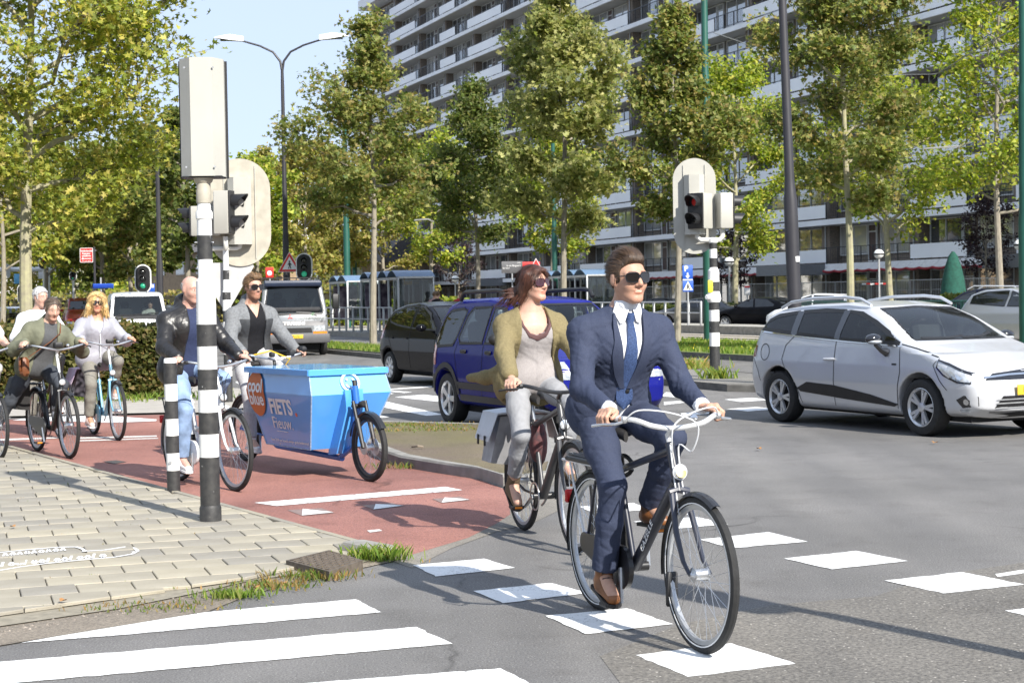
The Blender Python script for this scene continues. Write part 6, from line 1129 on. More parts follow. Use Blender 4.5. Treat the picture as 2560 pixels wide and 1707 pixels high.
def bike(label, rear, front, L=1.13, kind='gents', col=None, steer=0., crank=-95., R=.345, saddle=.97, bar=1.06, barw=.30, barmat=None, forkmat=None, stemmat=None, chaincase=True, rack=True, rackmat=None, cables=None, bag=None, group='bicycles being ridden', light=True, barback=.20, white=False, name='bicycle'):
    rear, front = Vector(rear), Vector(front); rear.z = front.z = 0; hd = (front-rear).normalized(); o = (rear+front)/2 - hd*(L/2)
    t = thing(name, label, 'bicycle', (o.x,o.y,.0), math.atan2(hd.y,hd.x), group); barmat = barmat or m_alu; forkmat = forkmat or col; stemmat = stemmat or m_alu
    BB = V(.45,0,.285); sd_ = V(-.335,0,.942); sax = V(-.375,0,.927).normalized(); A = V(L-.062,0,R); crown = A + sax*.375; ht = crown + sax*.20
    if kind == 'gents': ht = crown + sax*.235
    st_len = (saddle-.10-BB.z)/sd_.z; stop = BB + sd_*(st_len-.12 if kind != 'gents' else st_len-.08)
    fr = MB(); tr = .0165
    fr.tube([BB, stop], tr, 12); fr.tube([crown-sax*.0, ht], .021, 12)
    if kind == 'gents': fr.tube([BB+V(.005,0,.0), crown+sax*.05], [.030,.026], 14); fr.tube([BB+sd_*(st_len-.12), ht-sax*.035], .018, 12)
    elif kind == 'ladies': fr.tube([BB+V(.01,0,.0), BB.lerp(crown,.45)+V(.03,0,-.05), crown+sax*.04], [.026,.025,.024], 12); fr.tube([BB+sd_*.20, BB.lerp(crown,.5)+V(-.01,0,.09), ht-sax*.03], .017, 12)
    else: fr.tube([BB+V(.0,0,.0), V(.60,0,.285), V(.72,0,.42), crown+sax*.06], [.030,.032,.030,.026], 12)
    for y in (-.055,.055): fr.tube([BB+V(-.02,y*.5,0), V(.22,y,.30), V(0,y,R)], .009, 8); fr.tube([stop-sd_*.02+V(0,y*.3,0), V(.1,y,R+.30) if kind != 'gents' else V(.12,y,R+.32), V(0,y,R)], .008, 8)
    fr.build('frame', col, t)
    MB().tube([stop-sd_*.02, BB+sd_*(st_len+.02)], .0125, 10).build('seat_post', m_alu, t); sp = BB + sd_*(st_len+.03)
    sa = MB(); n = 13; vs = []; xs = [(-.15,.075,-.012),(-.13,.092,.0),(-.07,.095,.004),(0,.068,.0),(.06,.036,-.004),(.11,.024,-.010),(.135,.012,-.018)]
    for x, w, z in xs:
        for k in range(12): a = 2*math.pi*k/12; vs.append(sp+V(x, w*math.cos(a), z+.05+.022*math.sin(a)*(1 if math.sin(a) > 0 else 1.4)))
    sa.add(vs, [(i*12+j,i*12+(j+1)%12,i*12+12+(j+1)%12,i*12+12+j) for i in range(6) for j in range(12)]+[tuple(range(11,-1,-1)),tuple(72+k for k in range(12))]); sa.build('saddle', m_sad, t, smooth=60)
    sr = MB(); [sr.tube([sp+V(-.05+s_*.06,y,.02) for s_ in (-.5,.5)], .012, 6) for y in (-.03,.03)]; sr.build('saddle_springs', m_alu, t)
    bwheel(t, (0,0,R), R, 'rear_wheel', white=white)
    g1 = guard(t, (0,0,R), R+.012, 15, 195, col if kind != 'gents' else m_bblk); 
    # steering group
    S = bpy.data.objects.new('steering', None); COL.objects.link(S); S.parent = t; q = Quaternion(sax, steer); S.matrix_local = Matrix.Translation(A) @ q.to_matrix().to_4x4() @ Matrix.Translation(-A)
    def loc(p): return S.matrix_local @ Vector(p)
    wlist = []
    w = bwheel(t, (0,0,0), R, 'front_wheel', hubr=.034, white=white); w.matrix_local = S.matrix_local @ Matrix.Translation((L,0,R)); COL.objects.unlink(S); 
    ml = S.matrix_local.copy(); bpy.data.objects.remove(S)
    def loc(p): return ml @ Vector(p)
    fk = MB()
    for y in (-.05,.05): fk.tube([loc(crown+V(0,y*.7,-.0)), loc(crown.lerp(A,.5)+V(.0,y,0)), loc(A.lerp(crown,.15)+V(.018,y,0)), loc(V(L,y,R))], [.015,.014,.011,.009], 10)
    fk.tube([loc(crown+V(0,-.05,0)), loc(crown+V(0,0,.012)), loc(crown+V(0,.05,0))], .017, 8); fk.build('fork', forkmat, t)
    gd = guard(t, (L,0,R), R+.012, 62, 188, m_bblk); gd.matrix_local = ml
    st = MB(); top = ht + sax*max(.04,(bar-.03-ht.z)/sax.z); st.tube([loc(ht), loc(top)], [.0145,.0145], 10); st.tube([loc(top-sax*.01), loc(top+V(.045,0,.028))], .016, 10); st.build('stem', stemmat, t); bc = top + V(.055,0,.03)
    hb = MB(); gl_, gr_ = {}, {}
    pts = lambda s_: [bc, bc+V(.02,s_*.05,.004), bc+V(.035,s_*.13,.02), bc+V(.01,s_*(barw-.06),.045), bc+V(-.06,s_*barw*.97,.05), bc+V(-barback,s_*(barw+.035),.042)]
    for s_ in (-1,1): hb.tube(crv([loc(p) for p in pts(s_)], 4), .0112 if barmat is m_alu else .0125, 10)
    h_ = hb.build('handlebar', barmat, t); grips = {}
    for s_ in (-1,1):
        P = pts(s_); a, b_ = loc(P[4].lerp(P[5],.12)), loc(P[5]+(P[5]-P[4])*.05); MB().tube([a,b_], .0165, 10).build('grip', m_grip, t); grips[s_] = (a.lerp(b_,.5), (b_-a).normalized())
        br = MB(); c0 = loc(P[4]+V(.03,s_*-.01,-.004)); br.bevbox(c0,(.05,.035,.03),.008); br.tube([c0+V(.02,s_*.015,-.01), c0+V(.035,s_*.055,-.016), c0+V(-.03,s_*.085,-.02), c0+V(-.10,s_*.11,-.03)], [.007,.007,.006,.007], 6); br.build('brake_lever', cables and m_alu or m_blk, t)
        if cables: MB().tube(crv([c0+V(.02,0,0), c0+V(.07,-s_*.05,.045), loc(bc+V(.10,s_*.05,.075)), loc(bc+V(.13,-s_*.06,.02)), loc(bc+V(.09,-s_*.05,-.10)), loc(ht+V(.05,-s_*.02,-.02)), loc(crown+V(.04,-s_*.02,-.10))]), .0038, 6).build('brake_cable', cables, t)
        else: MB().tube(crv([c0+V(.02,0,0), loc(bc+V(.09,s_*.12,.0)), loc(bc+V(.10,s_*.02,-.10)), loc(crown+V(.03,0,.0))]), .003, 5).build('brake_cable', m_cable, t)
    MB().ball(loc(bc+V(.01,.10,.045)),.022,12,8,(1,1,.7)).build('bell', m_chrome, t)
    if light:
        lp_ = crown+sax*.10+V(.055,0,.0); hl = MB(); hl.lathe([(.012,-.04),(.034,-.015),(.037,.0)], loc(lp_), 16, ml.to_3x3()@V(1,0,.05)); hh = hl.build('headlight', barmat if barmat is not m_alu else m_blk, t); MB().lathe([(.033,.001),(.026,.008),(.001,.012)], loc(lp_), 16, ml.to_3x3()@V(1,0,.05)).build('headlight_lens', m_lampg, hh)
    # drive
    ck = MB(); cr = R_(crank); pp = {}
    MB().cyl(BB+V(0,-.07,0),BB+V(0,.07,0),.024,n=14).build('bottom_bracket', m_bblk, t)
    for s_, off in ((-1,0),(1,math.pi)):
        e = BB+V(.17*math.cos(cr+off), s_*.085, .17*math.sin(cr+off)); MB().tube([BB+V(0,s_*.072,0), e+V(0,-s_*.004,0)],[.014,.010],8).build('crank', m_alu, t); pc = e+V(0,s_*.055,0); pd_ = MB().bevbox(pc,(.09,.085,.022),.006).build('pedal', m_blk, t); MB().bevbox(pc+V(.047,0,0),(.004,.05,.014),.001).build('pedal_reflector', m_refl, pd_); pp[s_] = pc
    if chaincase:
        cc = MB(); prof = [(BB.x+.105*math.cos(R_(a)), BB.z+.105*math.sin(R_(a))) for a in range(-95,96,15)] + [(.0+.05*math.cos(R_(a)), R+.05*math.sin(R_(a))) for a in range(95,266,20)]; cc.prism(prof, -.012, .012, frame_m((0,-.062,0),(1,0,0),(0,0,1))); cc.build('chain_case', m_bblk if kind == 'gents' else col, t)
    else: MB().lathe([(.085,-.003),(.095,-.003),(.095,.003),(.085,.003)], BB+V(0,-.06,0), 24, (0,1,0), cap=False).build('chain_ring', m_alu, t)
    if rack:
        rm = rackmat or m_bblk; rk = MB(); zr = R*2+.045
        for y in (-.06,.06): rk.tube([V(.18,y*.5,zr+.01), V(.12,y,zr), V(-.30,y,zr), V(-.33,y*.6,zr-.01)], .0075, 8); rk.tube([V(-.20,y,zr), V(-.15,y*1.05,zr-.10), V(0,y*1.1,R+.01)], .006, 8)
        for x in (-.25,-.12,0.): rk.tube([V(x,-.06,zr),V(x,.06,zr)], .005, 6)
        rk.build('rack', rm, t); MB().bevbox(V(-.36,0,R*1.55),(.025,.05,.07),.008).build('rear_light', m_redr, t)
    ks = MB().tube([V(.38,.05,.27), V(.16,.10,.20), V(.05,.12,.17)], .008, 6).build('kickstand', m_bblk, t)
    mwm = mx(t.location, t.rotation_euler.z)
    return dict(root=t, grips=grips, pedals=pp, saddle=sp+V(-.03,0,.07), L=L, m=mwm, loc=t.location.copy(), rz=t.rotation_euler.z, bb=BB, crown=crown, ml=ml, bc=bc)
B = {}
B['man'] = bike('black gents bicycle with white handlebar and cables ridden by the suited man', G(1490,1520), G(1760,1634), 1.15, 'gents', m_bnavy, 0., -82., .35, .95, .985, .255, M('bar_silver_white', (.62,.63,.64), .3, metal=.3), M('fork_navy', (.02,.024,.042), .4, coat=.3), M('stem_silver_white', (.62,.63,.64), .3, metal=.3), True, True, m_bwhite, m_cablew, barback=.17, white=True)
t = B['man']['root']; zr = .745; b = MB()
for k, y in enumerate((-.03,0,.03)): b.tube([V(.15,y,zr+.02),V(-.28,y,zr+.025)], .009, 6)
b.build('carrier_straps', m_blk, t); MB().bevbox(V(-.06,0,zr+.012),(.36,.15,.02),.006).build('carrier_plate', m_blk, t)
MB().tube([V(.30+.06*math.cos(a),.03+.01*math.cos(a*2),.76+.05*math.sin(a)) for a in np.linspace(0,6,14)], .011, 8).build('cable_lock', m_blk, t)
text('lettering', 'GAZELLE', .045, m_white, t, mw=frame_m(V(.66,-.031,.46),(.62,0,.78),(-.78,0,.62)), space=1.1)
MB().lathe([(.022,0),(.024,.002),(.016,.003)], B['man']['crown']+V(.028,-.0,.09), 16, (1,0,.4)).build('head_badge', M('badge_brass', (.55,.42,.15), .35, metal=.8), t)
MB().bevbox(V(B['man']['L']-.29,.0,.24),(.02,.06,.16),.008).build('mud_flap', m_blk, t)
B['woman'] = bike('dark grey trekking bicycle with silver pannier ridden by the woman', G(1310,1325), G(1440,1380), 1.10, 'gents', m_bgrey, .03, -150., .345, .95, .985, .28, m_bblk, m_bgrey, m_bblk, False, True, None, None, barback=.10)
t = B['woman']['root']; m_bag = M('pannier_silver', (.27,.27,.28), .4, metal=.4, var=.25, scale=9, bump=.4, bscale=12); bg_ = MB()
def pannier(t, y, s_, col, flap, W=.32, H=.34, D_=.15, x0=-.12, z1=.79):
    r = MB(); vs = [(x0-W/2,z1),(x0+W/2,z1),(x0+W*.42,z1-H),(x0-W*.36,z1-H)]; f0 = [(x,y,z) for x,z in vs]; f1 = [(x+(x0-x)*.10,y+s_*D_*(1.0 if z < z1 else .55),z+(.02 if z < z1 else -.005)) for x,z in vs]; r.add(f0+f1, [(0,1,2,3),(7,6,5,4),(0,4,5,1),(1,5,6,2),(2,6,7,3),(3,7,4,0)]); o = r.build('pannier', col, t, smooth=20)
    fl = MB(); q = [(x0-W*.55,y-s_*.06,z1+.035),(x0+W*.55,y-s_*.06,z1+.035),(x0+W*.56,y+s_*D_*.75,z1+.02),(x0-W*.56,y+s_*D_*.75,z1+.02),(x0+W*.52,y+s_*D_*1.18,z1-.16),(x0-W*.52,y+s_*D_*1.18,z1-.16)]; fl.add(q+[(a,b_,c_-.012) for a,b_,c_ in q], [(0,1,2,3),(3,2,4,5),(9,8,7,6),(11,10,8,9),(5,4,10,11),(0,3,9,6),(3,5,11,9),(1,7,8,2),(2,8,10,4)]); fl.build('flap', flap, o, smooth=20)
    for dx in (-.25,.25): MB().bevbox((x0+W*dx,y+s_*D_*1.20,z1-.17),(.022,.012,.07),.004).build('strap', m_blk, o)
pannier(t, -.075, -1, m_bag, M('pannier_flap', (.50,.53,.58), .4, metal=.4, var=.06)); pannier(t, .075, 1, m_bag, m_bag)
MB().ball(V(.30,.02,.62),.10,12,8,(.8,.6,1.6)).build('rolled_jacket', M('patterned_cloth', (.20,.07,.07), .9, col2=(.05,.04,.045), scale=30), t)
B['bald'] = bike('white and silver city bicycle ridden by the bald man behind the striped posts', G(440,1199), G(598,1230), 1.14, 'ladies', m_bwhite, -.05, -85., .345, .95, 1.04, .30, m_alu, m_bwhite, m_alu, True, True, barback=.2)
B['blonde'] = bike('light blue step-through bicycle ridden by the blonde woman', G(232,1085), G(299,1102), 1.12, 'step', m_bblue, .05, -95., .345, .90, 1.10, .29, m_alu, m_bblue, m_bwhite, True, True, barback=.2)
MB().bevbox(B['blonde']['bc']+V(.0,0,.05),(.06,.08,.05),.01).build('display', m_blk, B['blonde']['root']); pannier(B['blonde']['root'], -.09, -1, M('dotted_bag', (.62,.60,.60), .7, col2=(.05,.05,.05), scale=22, detail=0), M('dotted_bag_top', (.55,.50,.56), .7, col2=(.5,.3,.45), scale=12), .36, .33, .16)
B['older'] = bike('black electric bicycle held by the older woman stepping off', G(92,1127), G(176,1147), 1.14, 'step', m_bblk, .10, -60., .345, .90, 1.12, .30, m_alu, m_bblk, m_bwhite, True, True, barback=.2)
MB().bevbox(B['older']['bc']+V(.0,0,.05),(.07,.09,.06),.01).build('display', m_blk, B['older']['root']); pannier(B['older']['root'], -.08, -1, m_sad, m_sad, .36, .34, .16)
B['grey'] = bike('bicycle of the white haired rider hidden behind the older woman', G(98,1084), G(142,1094), 1.12, 'ladies', m_bblk, 0., -90., .345, .98, 1.10, .29, barback=.2)
B['edge'] = bike('bicycle cut off by the left picture edge', G(-95,1128), G(10,1152), 1.12, 'gents', m_bblk, 0., -90., .345, .95, 1.10, .29, barback=.2, white=True)
# ---- cargo bicycle
fr_, re_ = G(925,1204), G(636,1156); hd = (fr_-re_).normalized(); Lc = 2.5; o = fr_ - hd*Lc
cb_ = thing('cargo_bicycle', 'blue cargo bicycle with large sky blue box and orange round emblem', 'cargo bicycle', (o.x,o.y,0), math.atan2(hd.y,hd.x)); t = cb_; Rr, Rf = .33, .30
bwheel(t, (0,0,Rr), Rr, 'rear_wheel', tr=.026, rim=m_bblk); bwheel(t, (Lc,0,Rf), Rf, 'front_wheel', tr=.027, rim=m_bblk, nsp=28, hubr=.03)
BBc = V(.44,0,.29); fr = MB(); fr.tube([BBc, V(.22,0,.86)], .018, 10); fr.tube([V(.30,0,.62), V(.62,0,.52), V(.72,0,.85)], .02, 10); fr.tube([BBc, V(.70,0,.20), V(2.0,0,.17)], .026, 10); fr.tube([V(.62,0,.50), V(.70,0,.20)], .02, 10); fr.tube([V(1.95,0,.17), V(2.22,0,.30), V(2.28,0,.72)], .026, 10)
for y in (-.06,.06): fr.tube([BBc+V(0,y*.5,0), V(0,y,Rr)], .011, 8); fr.tube([V(.30,0,.66)+V(0,y*.4,0), V(0,y,Rr)], .010, 8)
fr.build('frame', m_cblue, t); MB().tube([V(.22,0,.84), V(.18,0,.96)], .014, 8).build('seat_post', m_blk, t); MB().bevbox(V(.15,0,.975),(.26,.16,.05),.025).build('saddle', m_sad, t)
guard(t, (0,0,Rr), Rr+.015, 20, 190, m_bblk, .032); guard(t, (Lc,0,Rf), Rf+.016, 35, 165, m_bblk, .034)
MB().tube([V(.72,0,.85), V(.66,0,1.02)], .016, 8).build('stem', m_blk, t); cg = {}
hb = MB(); 
for s_ in (-1,1): hb.tube([V(.68,0,1.03), V(.72,s_*.12,1.05), V(.70,s_*.26,1.08), V(.58,s_*.335,1.07)], .0112, 8); MB().tube([V(.68,s_*.275,1.08),V(.575,s_*.34,1.07)], .017, 8).build('grip', m_grip, t); cg[s_] = (V(.625,s_*.31,1.075), V(-.84,s_*.52,-.08).normalized())
hb.build('handlebar', m_alu, t); MB().tube([V(.70,-.24,1.08),V(.80,-.1,1.12),V(.84,.08,1.04),V(.74,.02,.9)], .007, 6).build('yellow_cable', m_yel, t); MB().bevbox(V(.70,.16,1.09),(.07,.06,.06),.01).build('phone_mount', m_blk, t); MB().bevbox(V(.72,-.05,1.08),(.05,.05,.05),.01).build('bell', m_blk, t)
pc_ = {}
for s_, a in ((-1,R_(-70)),(1,R_(110))):
    e = BBc+V(.17*math.cos(a), s_*.085, .17*math.sin(a)); MB().tube([BBc+V(0,s_*.06,0),e],[.013,.01],8).build('crank', m_alu, t); MB().bevbox(e+V(0,s_*.05,0),(.09,.09,.025),.006).build('pedal', m_blk, t); pc_[s_] = e+V(0,s_*.05,0)
fk = MB()
for y in (-.06,.06): fk.tube([V(2.33,y,.70), V(2.40,y,.52)], .017, 10); fk.tube([V(2.40,y,.55), V(Lc,y,Rf)], [.024,.019], 10)
fk.tube([V(2.33,-.07,.66), V(2.33,.07,.66)], .02, 8); fk.build('suspension_fork', m_blk, t); MB().tube([V(2.30,0,.60), V(2.26,0,.83)], .03, 12).build('head_tube', m_cblue, t); MB().tube([V(2.26,0,.83), V(2.25,0,.88)], .022, 10).build('head_cap', m_blk, t); MB().lathe([(.02,-.05),(.03,0),(.02,.012)], V(2.40,0,.68), 12, (1,0,0)).build('headlight', m_blk, t)
MB().lathe([(.075,-.002),(.075,.002)], (Lc,.055,Rf), 20, (0,1,0)).build('brake_disc', m_alu, t); MB().lathe([(.06,-.002),(.06,.002)], (Lc,-.055,Rf), 20, (0,1,0)).build('brake_disc', m_alu, t)
# box: side profile (x,z) with half widths
m_boxb = M('box_blue', (.085,.34,.80), .28, var=.06, scale=3, coat=.7); m_boxs = M('box_sky', (.17,.50,.88), .25, var=.03, scale=2, coat=.7); worn(m_boxb, .76, .82, 9, (.35,.45,.58)); m_edge = M('box_edge_worn', (.30,.42,.58), .5, var=.3, scale=40); m_org = M('emblem_orange', (.55,.14,.03), .5, var=.04)
prof = [(.88,.95,.36),(2.12,.95,.38),(2.20,.76,.40),(1.93,.26,.28),(1.02,.26,.27),(.86,.76,.38)]   # clockwise from top rear: x, z, half width
def sidep(i, s_): x, z, w = prof[i]; return V(x, s_*w, z)
def facet(name, vs, mat, th=.012):
    b = MB(); n = (vs[1]-vs[0]).cross(vs[2]-vs[0]).normalized(); m_ = len(vs); b.add(vs+[p-n*th for p in vs], [tuple(range(m_)), tuple(range(2*m_-1,m_-1,-1))]+[(i,m_+i,m_+(i+1)%m_,(i+1)%m_) for i in range(m_)]); return b.build(name, mat, t, smooth=0)
box_side = {}
for s_ in (-1,1):
    q = [sidep(i,s_) for i in range(6)]; ctr = V(1.5,s_*.33,.6)
    for tri in ((0,1,2,5),(5,2,3,4)):
        vs = [q[i] for i in tri]; n = (vs[1]-vs[0]).cross(vs[2]-vs[0]); vs = vs if n.y*s_ > 0 else vs[::-1]; facet('side_panel', vs, m_boxb)
for i, j, mat, nm in ((1,2,m_boxs,'front_panel'),(2,3,m_boxb,'lower_front_panel'),(5,0,m_boxb,'rear_panel'),(4,5,m_boxb,'lower_rear_panel'),(3,4,m_boxb,'floor_panel')):
    vs = [sidep(i,1), sidep(i,-1), sidep(j,-1), sidep(j,1)]; n = (vs[1]-vs[0]).cross(vs[2]-vs[0]); cx = sum(vs,Vector())/4 - V(1.5,0,.6); facet(nm, vs if n.dot(cx) > 0 else vs[::-1], mat)
ld = MB(); ld.bevbox(V(1.50,0,.968),(1.30,.80,.03),.008); ld.build('lid', m_boxs, t); lr = MB(); 
for s_ in (-1,1): lr.box(V(1.5,s_*.402,.955),(1.30,.012,.05))
lr.box(V(2.152,0,.955),(.012,.80,.05)); lr.build('lid_rim', m_boxb, t)
em = MB()
for s_ in (-1,1):
    for i in range(6): em.tube([sidep(i,s_)*1.0, sidep((i+1)%6,s_)], .007, 5)
em.build('edge_trim', m_edge, t); fp = MB(); fp.prism([(1.90,.20),(2.06,.22),(2.26,.62),(2.24,.80),(2.12,.76),(1.95,.36)], -.09, .09, frame_m((0,0,0),(1,0,0),(0,0,1))); fp.build('nose_fairing', m_boxb, t); 
# lettering on the right side (the side towards the camera)
def sidepoint(x, z): 
    if z > .76: f = (.95-z)/.19; w = .37*(1-f)+.39*f
    else: f = (.76-z)/.5; w = .39*(1-f)+.275*f
    return V(x, -w-.004, z)
def sfrm(x, z): a, b_ = sidepoint(x,z), sidepoint(x,z+.01); return frame_m(a, (1,0,.0), b_-a)
k = MB(); n = 40; vs = [(.115*1.25*math.cos(2*math.pi*i/n), .16*math.sin(2*math.pi*i/n)) for i in range(n)]
cx_, cz_ = 1.05, .745; ds = MB(); dv = []
for dz in np.linspace(-.22,.20,15):
    w = .185*math.sqrt(max(0,1-((dz+.01)/.212)**2)); dv += [sidepoint(cx_-w, cz_+dz)+V(0,-.003,0), sidepoint(cx_+w, cz_+dz)+V(0,-.003,0)]
ds.add(dv, [(2*i,2*i+1,2*i+3,2*i+2) for i in range(14)]); ds.build('round_emblem', m_org, t, smooth=0)
m_lw = M('lettering_white', (.78,.80,.82), .5, var=.03)
text('lettering','cool',.175,m_lw,t,mw=sfrm(1.05,.785)@Matrix.Translation((0,.02,.006)),bold=.004); text('lettering','blue',.175,m_lw,t,mw=sfrm(1.05,.675)@Matrix.Translation((0,.01,.006)),bold=.004)
text('lettering','FIETS',.20,m_lw,t,mw=sfrm(1.52,.625)@Matrix.Translation((0,0,.004)),bold=.006); text('lettering','.',.20,M('dot_orange',(.7,.15,.05),.5),t,mw=sfrm(1.81,.64)@Matrix.Translation((0,-.02,.004)),bold=.006); text('lettering','Fieuw.',.16,m_lw,t,mw=sfrm(1.49,.475)@Matrix.Translation((0,0,.004))); text('lettering','Voor 23:59 uur besteld, morgen gratis thuisbezorgd',.036,m_lw,t,mw=sfrm(1.55,.315)@Matrix.Translation((0,0,.004)))
MB().tube([sidepoint(1.34,.40)+V(0,-.004,0),sidepoint(1.45,.403)+V(0,-.004,0),sidepoint(1.56,.40)+V(0,-.004,0)],.003,5).build('underline', m_lw, t)
# smiling ring emblem on the front
fc, fu = V(2.16,0,.855)+V(.006,-.0,.0), (sidep(1,0)-sidep(2,0)); fu = V(2.12-2.20,0,.95-.76).normalized(); fmm = frame_m(V(2.163,0,.855), (0,1,0), fu); rg = MB(); rg.tube([fmm@V(.085*math.cos(a),.085*math.sin(a),.012) for a in np.linspace(0,2*math.pi,33)[:-1]], .011, 8, closed=True); rg.tube([fmm@V(.045*math.cos(a),.045*math.sin(a)-.005,.012) for a in np.linspace(math.pi*1.1,math.pi*1.9,9)], .008, 6)
for s_ in (-1,1): rg.ball(fmm@V(s_*.03,.028,.012),.011,8,6)
rg.build('smile_emblem', m_lw, t)
B['cargo'] = dict(root=cb_, grips=cg, pedals=pc_, saddle=V(.15,0,1.0), L=Lc, m=mx(o, math.atan2(hd.y,hd.x)), loc=Vector((o.x,o.y,0)), rz=math.atan2(hd.y,hd.x), bb=BBc)
# ------------------------------------------------------------------ people (distance-field bodies, one continuous skin each)
def nrm(a): a = np.asarray(a, float); return a/ (np.linalg.norm(a)+1e-9)
def A3(p): return np.array([p[0],p[1],p[2]], float)
class Fld:
    def __init__(s, h): s.p = []; s.h = h
    def cap(s, a, b, ra, rb=None, k=.02, u=None, f=1.): s.p.append(('c', A3(a), A3(b), ra, ra if rb is None else rb, k, u, f)); return s
    def fn(s, lo, hi, fn, k=.01, op='u'): s.p.append(('f', A3(lo), A3(hi), fn, None, k, op, None)); return s
    def solve(s, post=None, pad=.03):
        lo = np.full(3,1e9); hi = -lo
        for q in s.p:
            r = max(q[3],q[4])*(1.6 if q[6] is not None else 1) if q[0] == 'c' else 0
            if q[0] == 'c' or q[6] == 'u': lo = np.minimum(lo, np.minimum(q[1],q[2])-r); hi = np.maximum(hi, np.maximum(q[1],q[2])+r)
        lo -= pad; hi += pad; h = s.h; ax = [np.arange(lo[i], hi[i]+h, h, dtype=np.float32) for i in range(3)]; D_ = np.full([len(a) for a in ax], .08, np.float32)
        for q in s.p:
            if q[0] == 'c': r = max(q[3],q[4])*(1.6 if q[6] is not None else 1)+.05; l = np.minimum(q[1],q[2])-r; hh = np.maximum(q[1],q[2])+r
            else: l, hh = q[1], q[2]
            i0 = np.clip(((l-lo)/h).astype(int),0,None); i1 = np.minimum(((hh-lo)/h).astype(int)+2, [len(a) for a in ax]); sl = tuple(slice(i0[i],i1[i]) for i in range(3))
            if any(i1[i] <= i0[i] for i in range(3)): continue
            X, Y, Z = np.meshgrid(ax[0][sl[0]], ax[1][sl[1]], ax[2][sl[2]], indexing='ij', sparse=True)
            if q[0] == 'c':
                a, b = q[1], q[2]; e = b-a; ee = e@e+1e-9; wx, wy, wz = X-a[0], Y-a[1], Z-a[2]; t = np.clip((wx*e[0]+wy*e[1]+wz*e[2])/ee,0,1); dx, dy, dz = wx-t*e[0], wy-t*e[1], wz-t*e[2]
                if q[6] is not None:
                    uu = nrm(q[6]); pr = (dx*uu[0]+dy*uu[1]+dz*uu[2])*(1/q[7]-1); dx, dy, dz = dx+uu[0]*pr, dy+uu[1]*pr, dz+uu[2]*pr
                d = np.sqrt(dx*dx+dy*dy+dz*dz)-(q[3]+(q[4]-q[3])*t)
                D_[sl] = smin(D_[sl], d, q[5])
            else:
                d = q[3](X,Y,Z)
                D_[sl] = smin(D_[sl], d, q[5]) if q[6] == 'u' else (smax(D_[sl], -d, q[5]) if q[6] == 's' else np.minimum(D_[sl], d))
        if post is not None:
            X, Y, Z = np.meshgrid(*ax, indexing='ij', sparse=True); D_ = post(D_, X, Y, Z).astype(np.float32)
        D_[0] = D_[-1] = .05; D_[:,0] = D_[:,-1] = .05; D_[:,:,0] = D_[:,:,-1] = .05
        return surfnet(D_, lo, h)
def wrinkle(seed, amp, sc=1., an=(1,1,1)):
    r = np.random.default_rng(seed); K = r.normal(0,1,(7,3)); K = K/np.linalg.norm(K,axis=1)[:,None]*r.uniform(22,62,(7,1))*sc*np.asarray(an); ph = r.uniform(0,6.3,7); K2 = r.normal(0,11,(7,3))
    def f(X,Y,Z):
        t = 0
        for k, p, k2 in zip(K,ph,K2): w = np.sin(k[0]*X+k[1]*Y+k[2]*Z+p+1.8*np.sin(k2[0]*X+k2[1]*Y+k2[2]*Z)); t = t + (1-np.abs(w))**2*np.sign(w+.3)
        return amp*t/4
    return f
def ik(a, b, l1, l2, pole):
    a, b, pole = A3(a), A3(b), A3(pole); d = b-a; L = np.linalg.norm(d); 
    if L > (l1+l2)*.995: b = a+d/L*(l1+l2)*.995; d = b-a; L = np.linalg.norm(d)
    x = (l1*l1-l2*l2+L*L)/(2*L); hgt = math.sqrt(max(1e-6,l1*l1-x*x)); n = d/L; p = nrm(pole-n*(pole@n)); return a+n*x+p*hgt, b
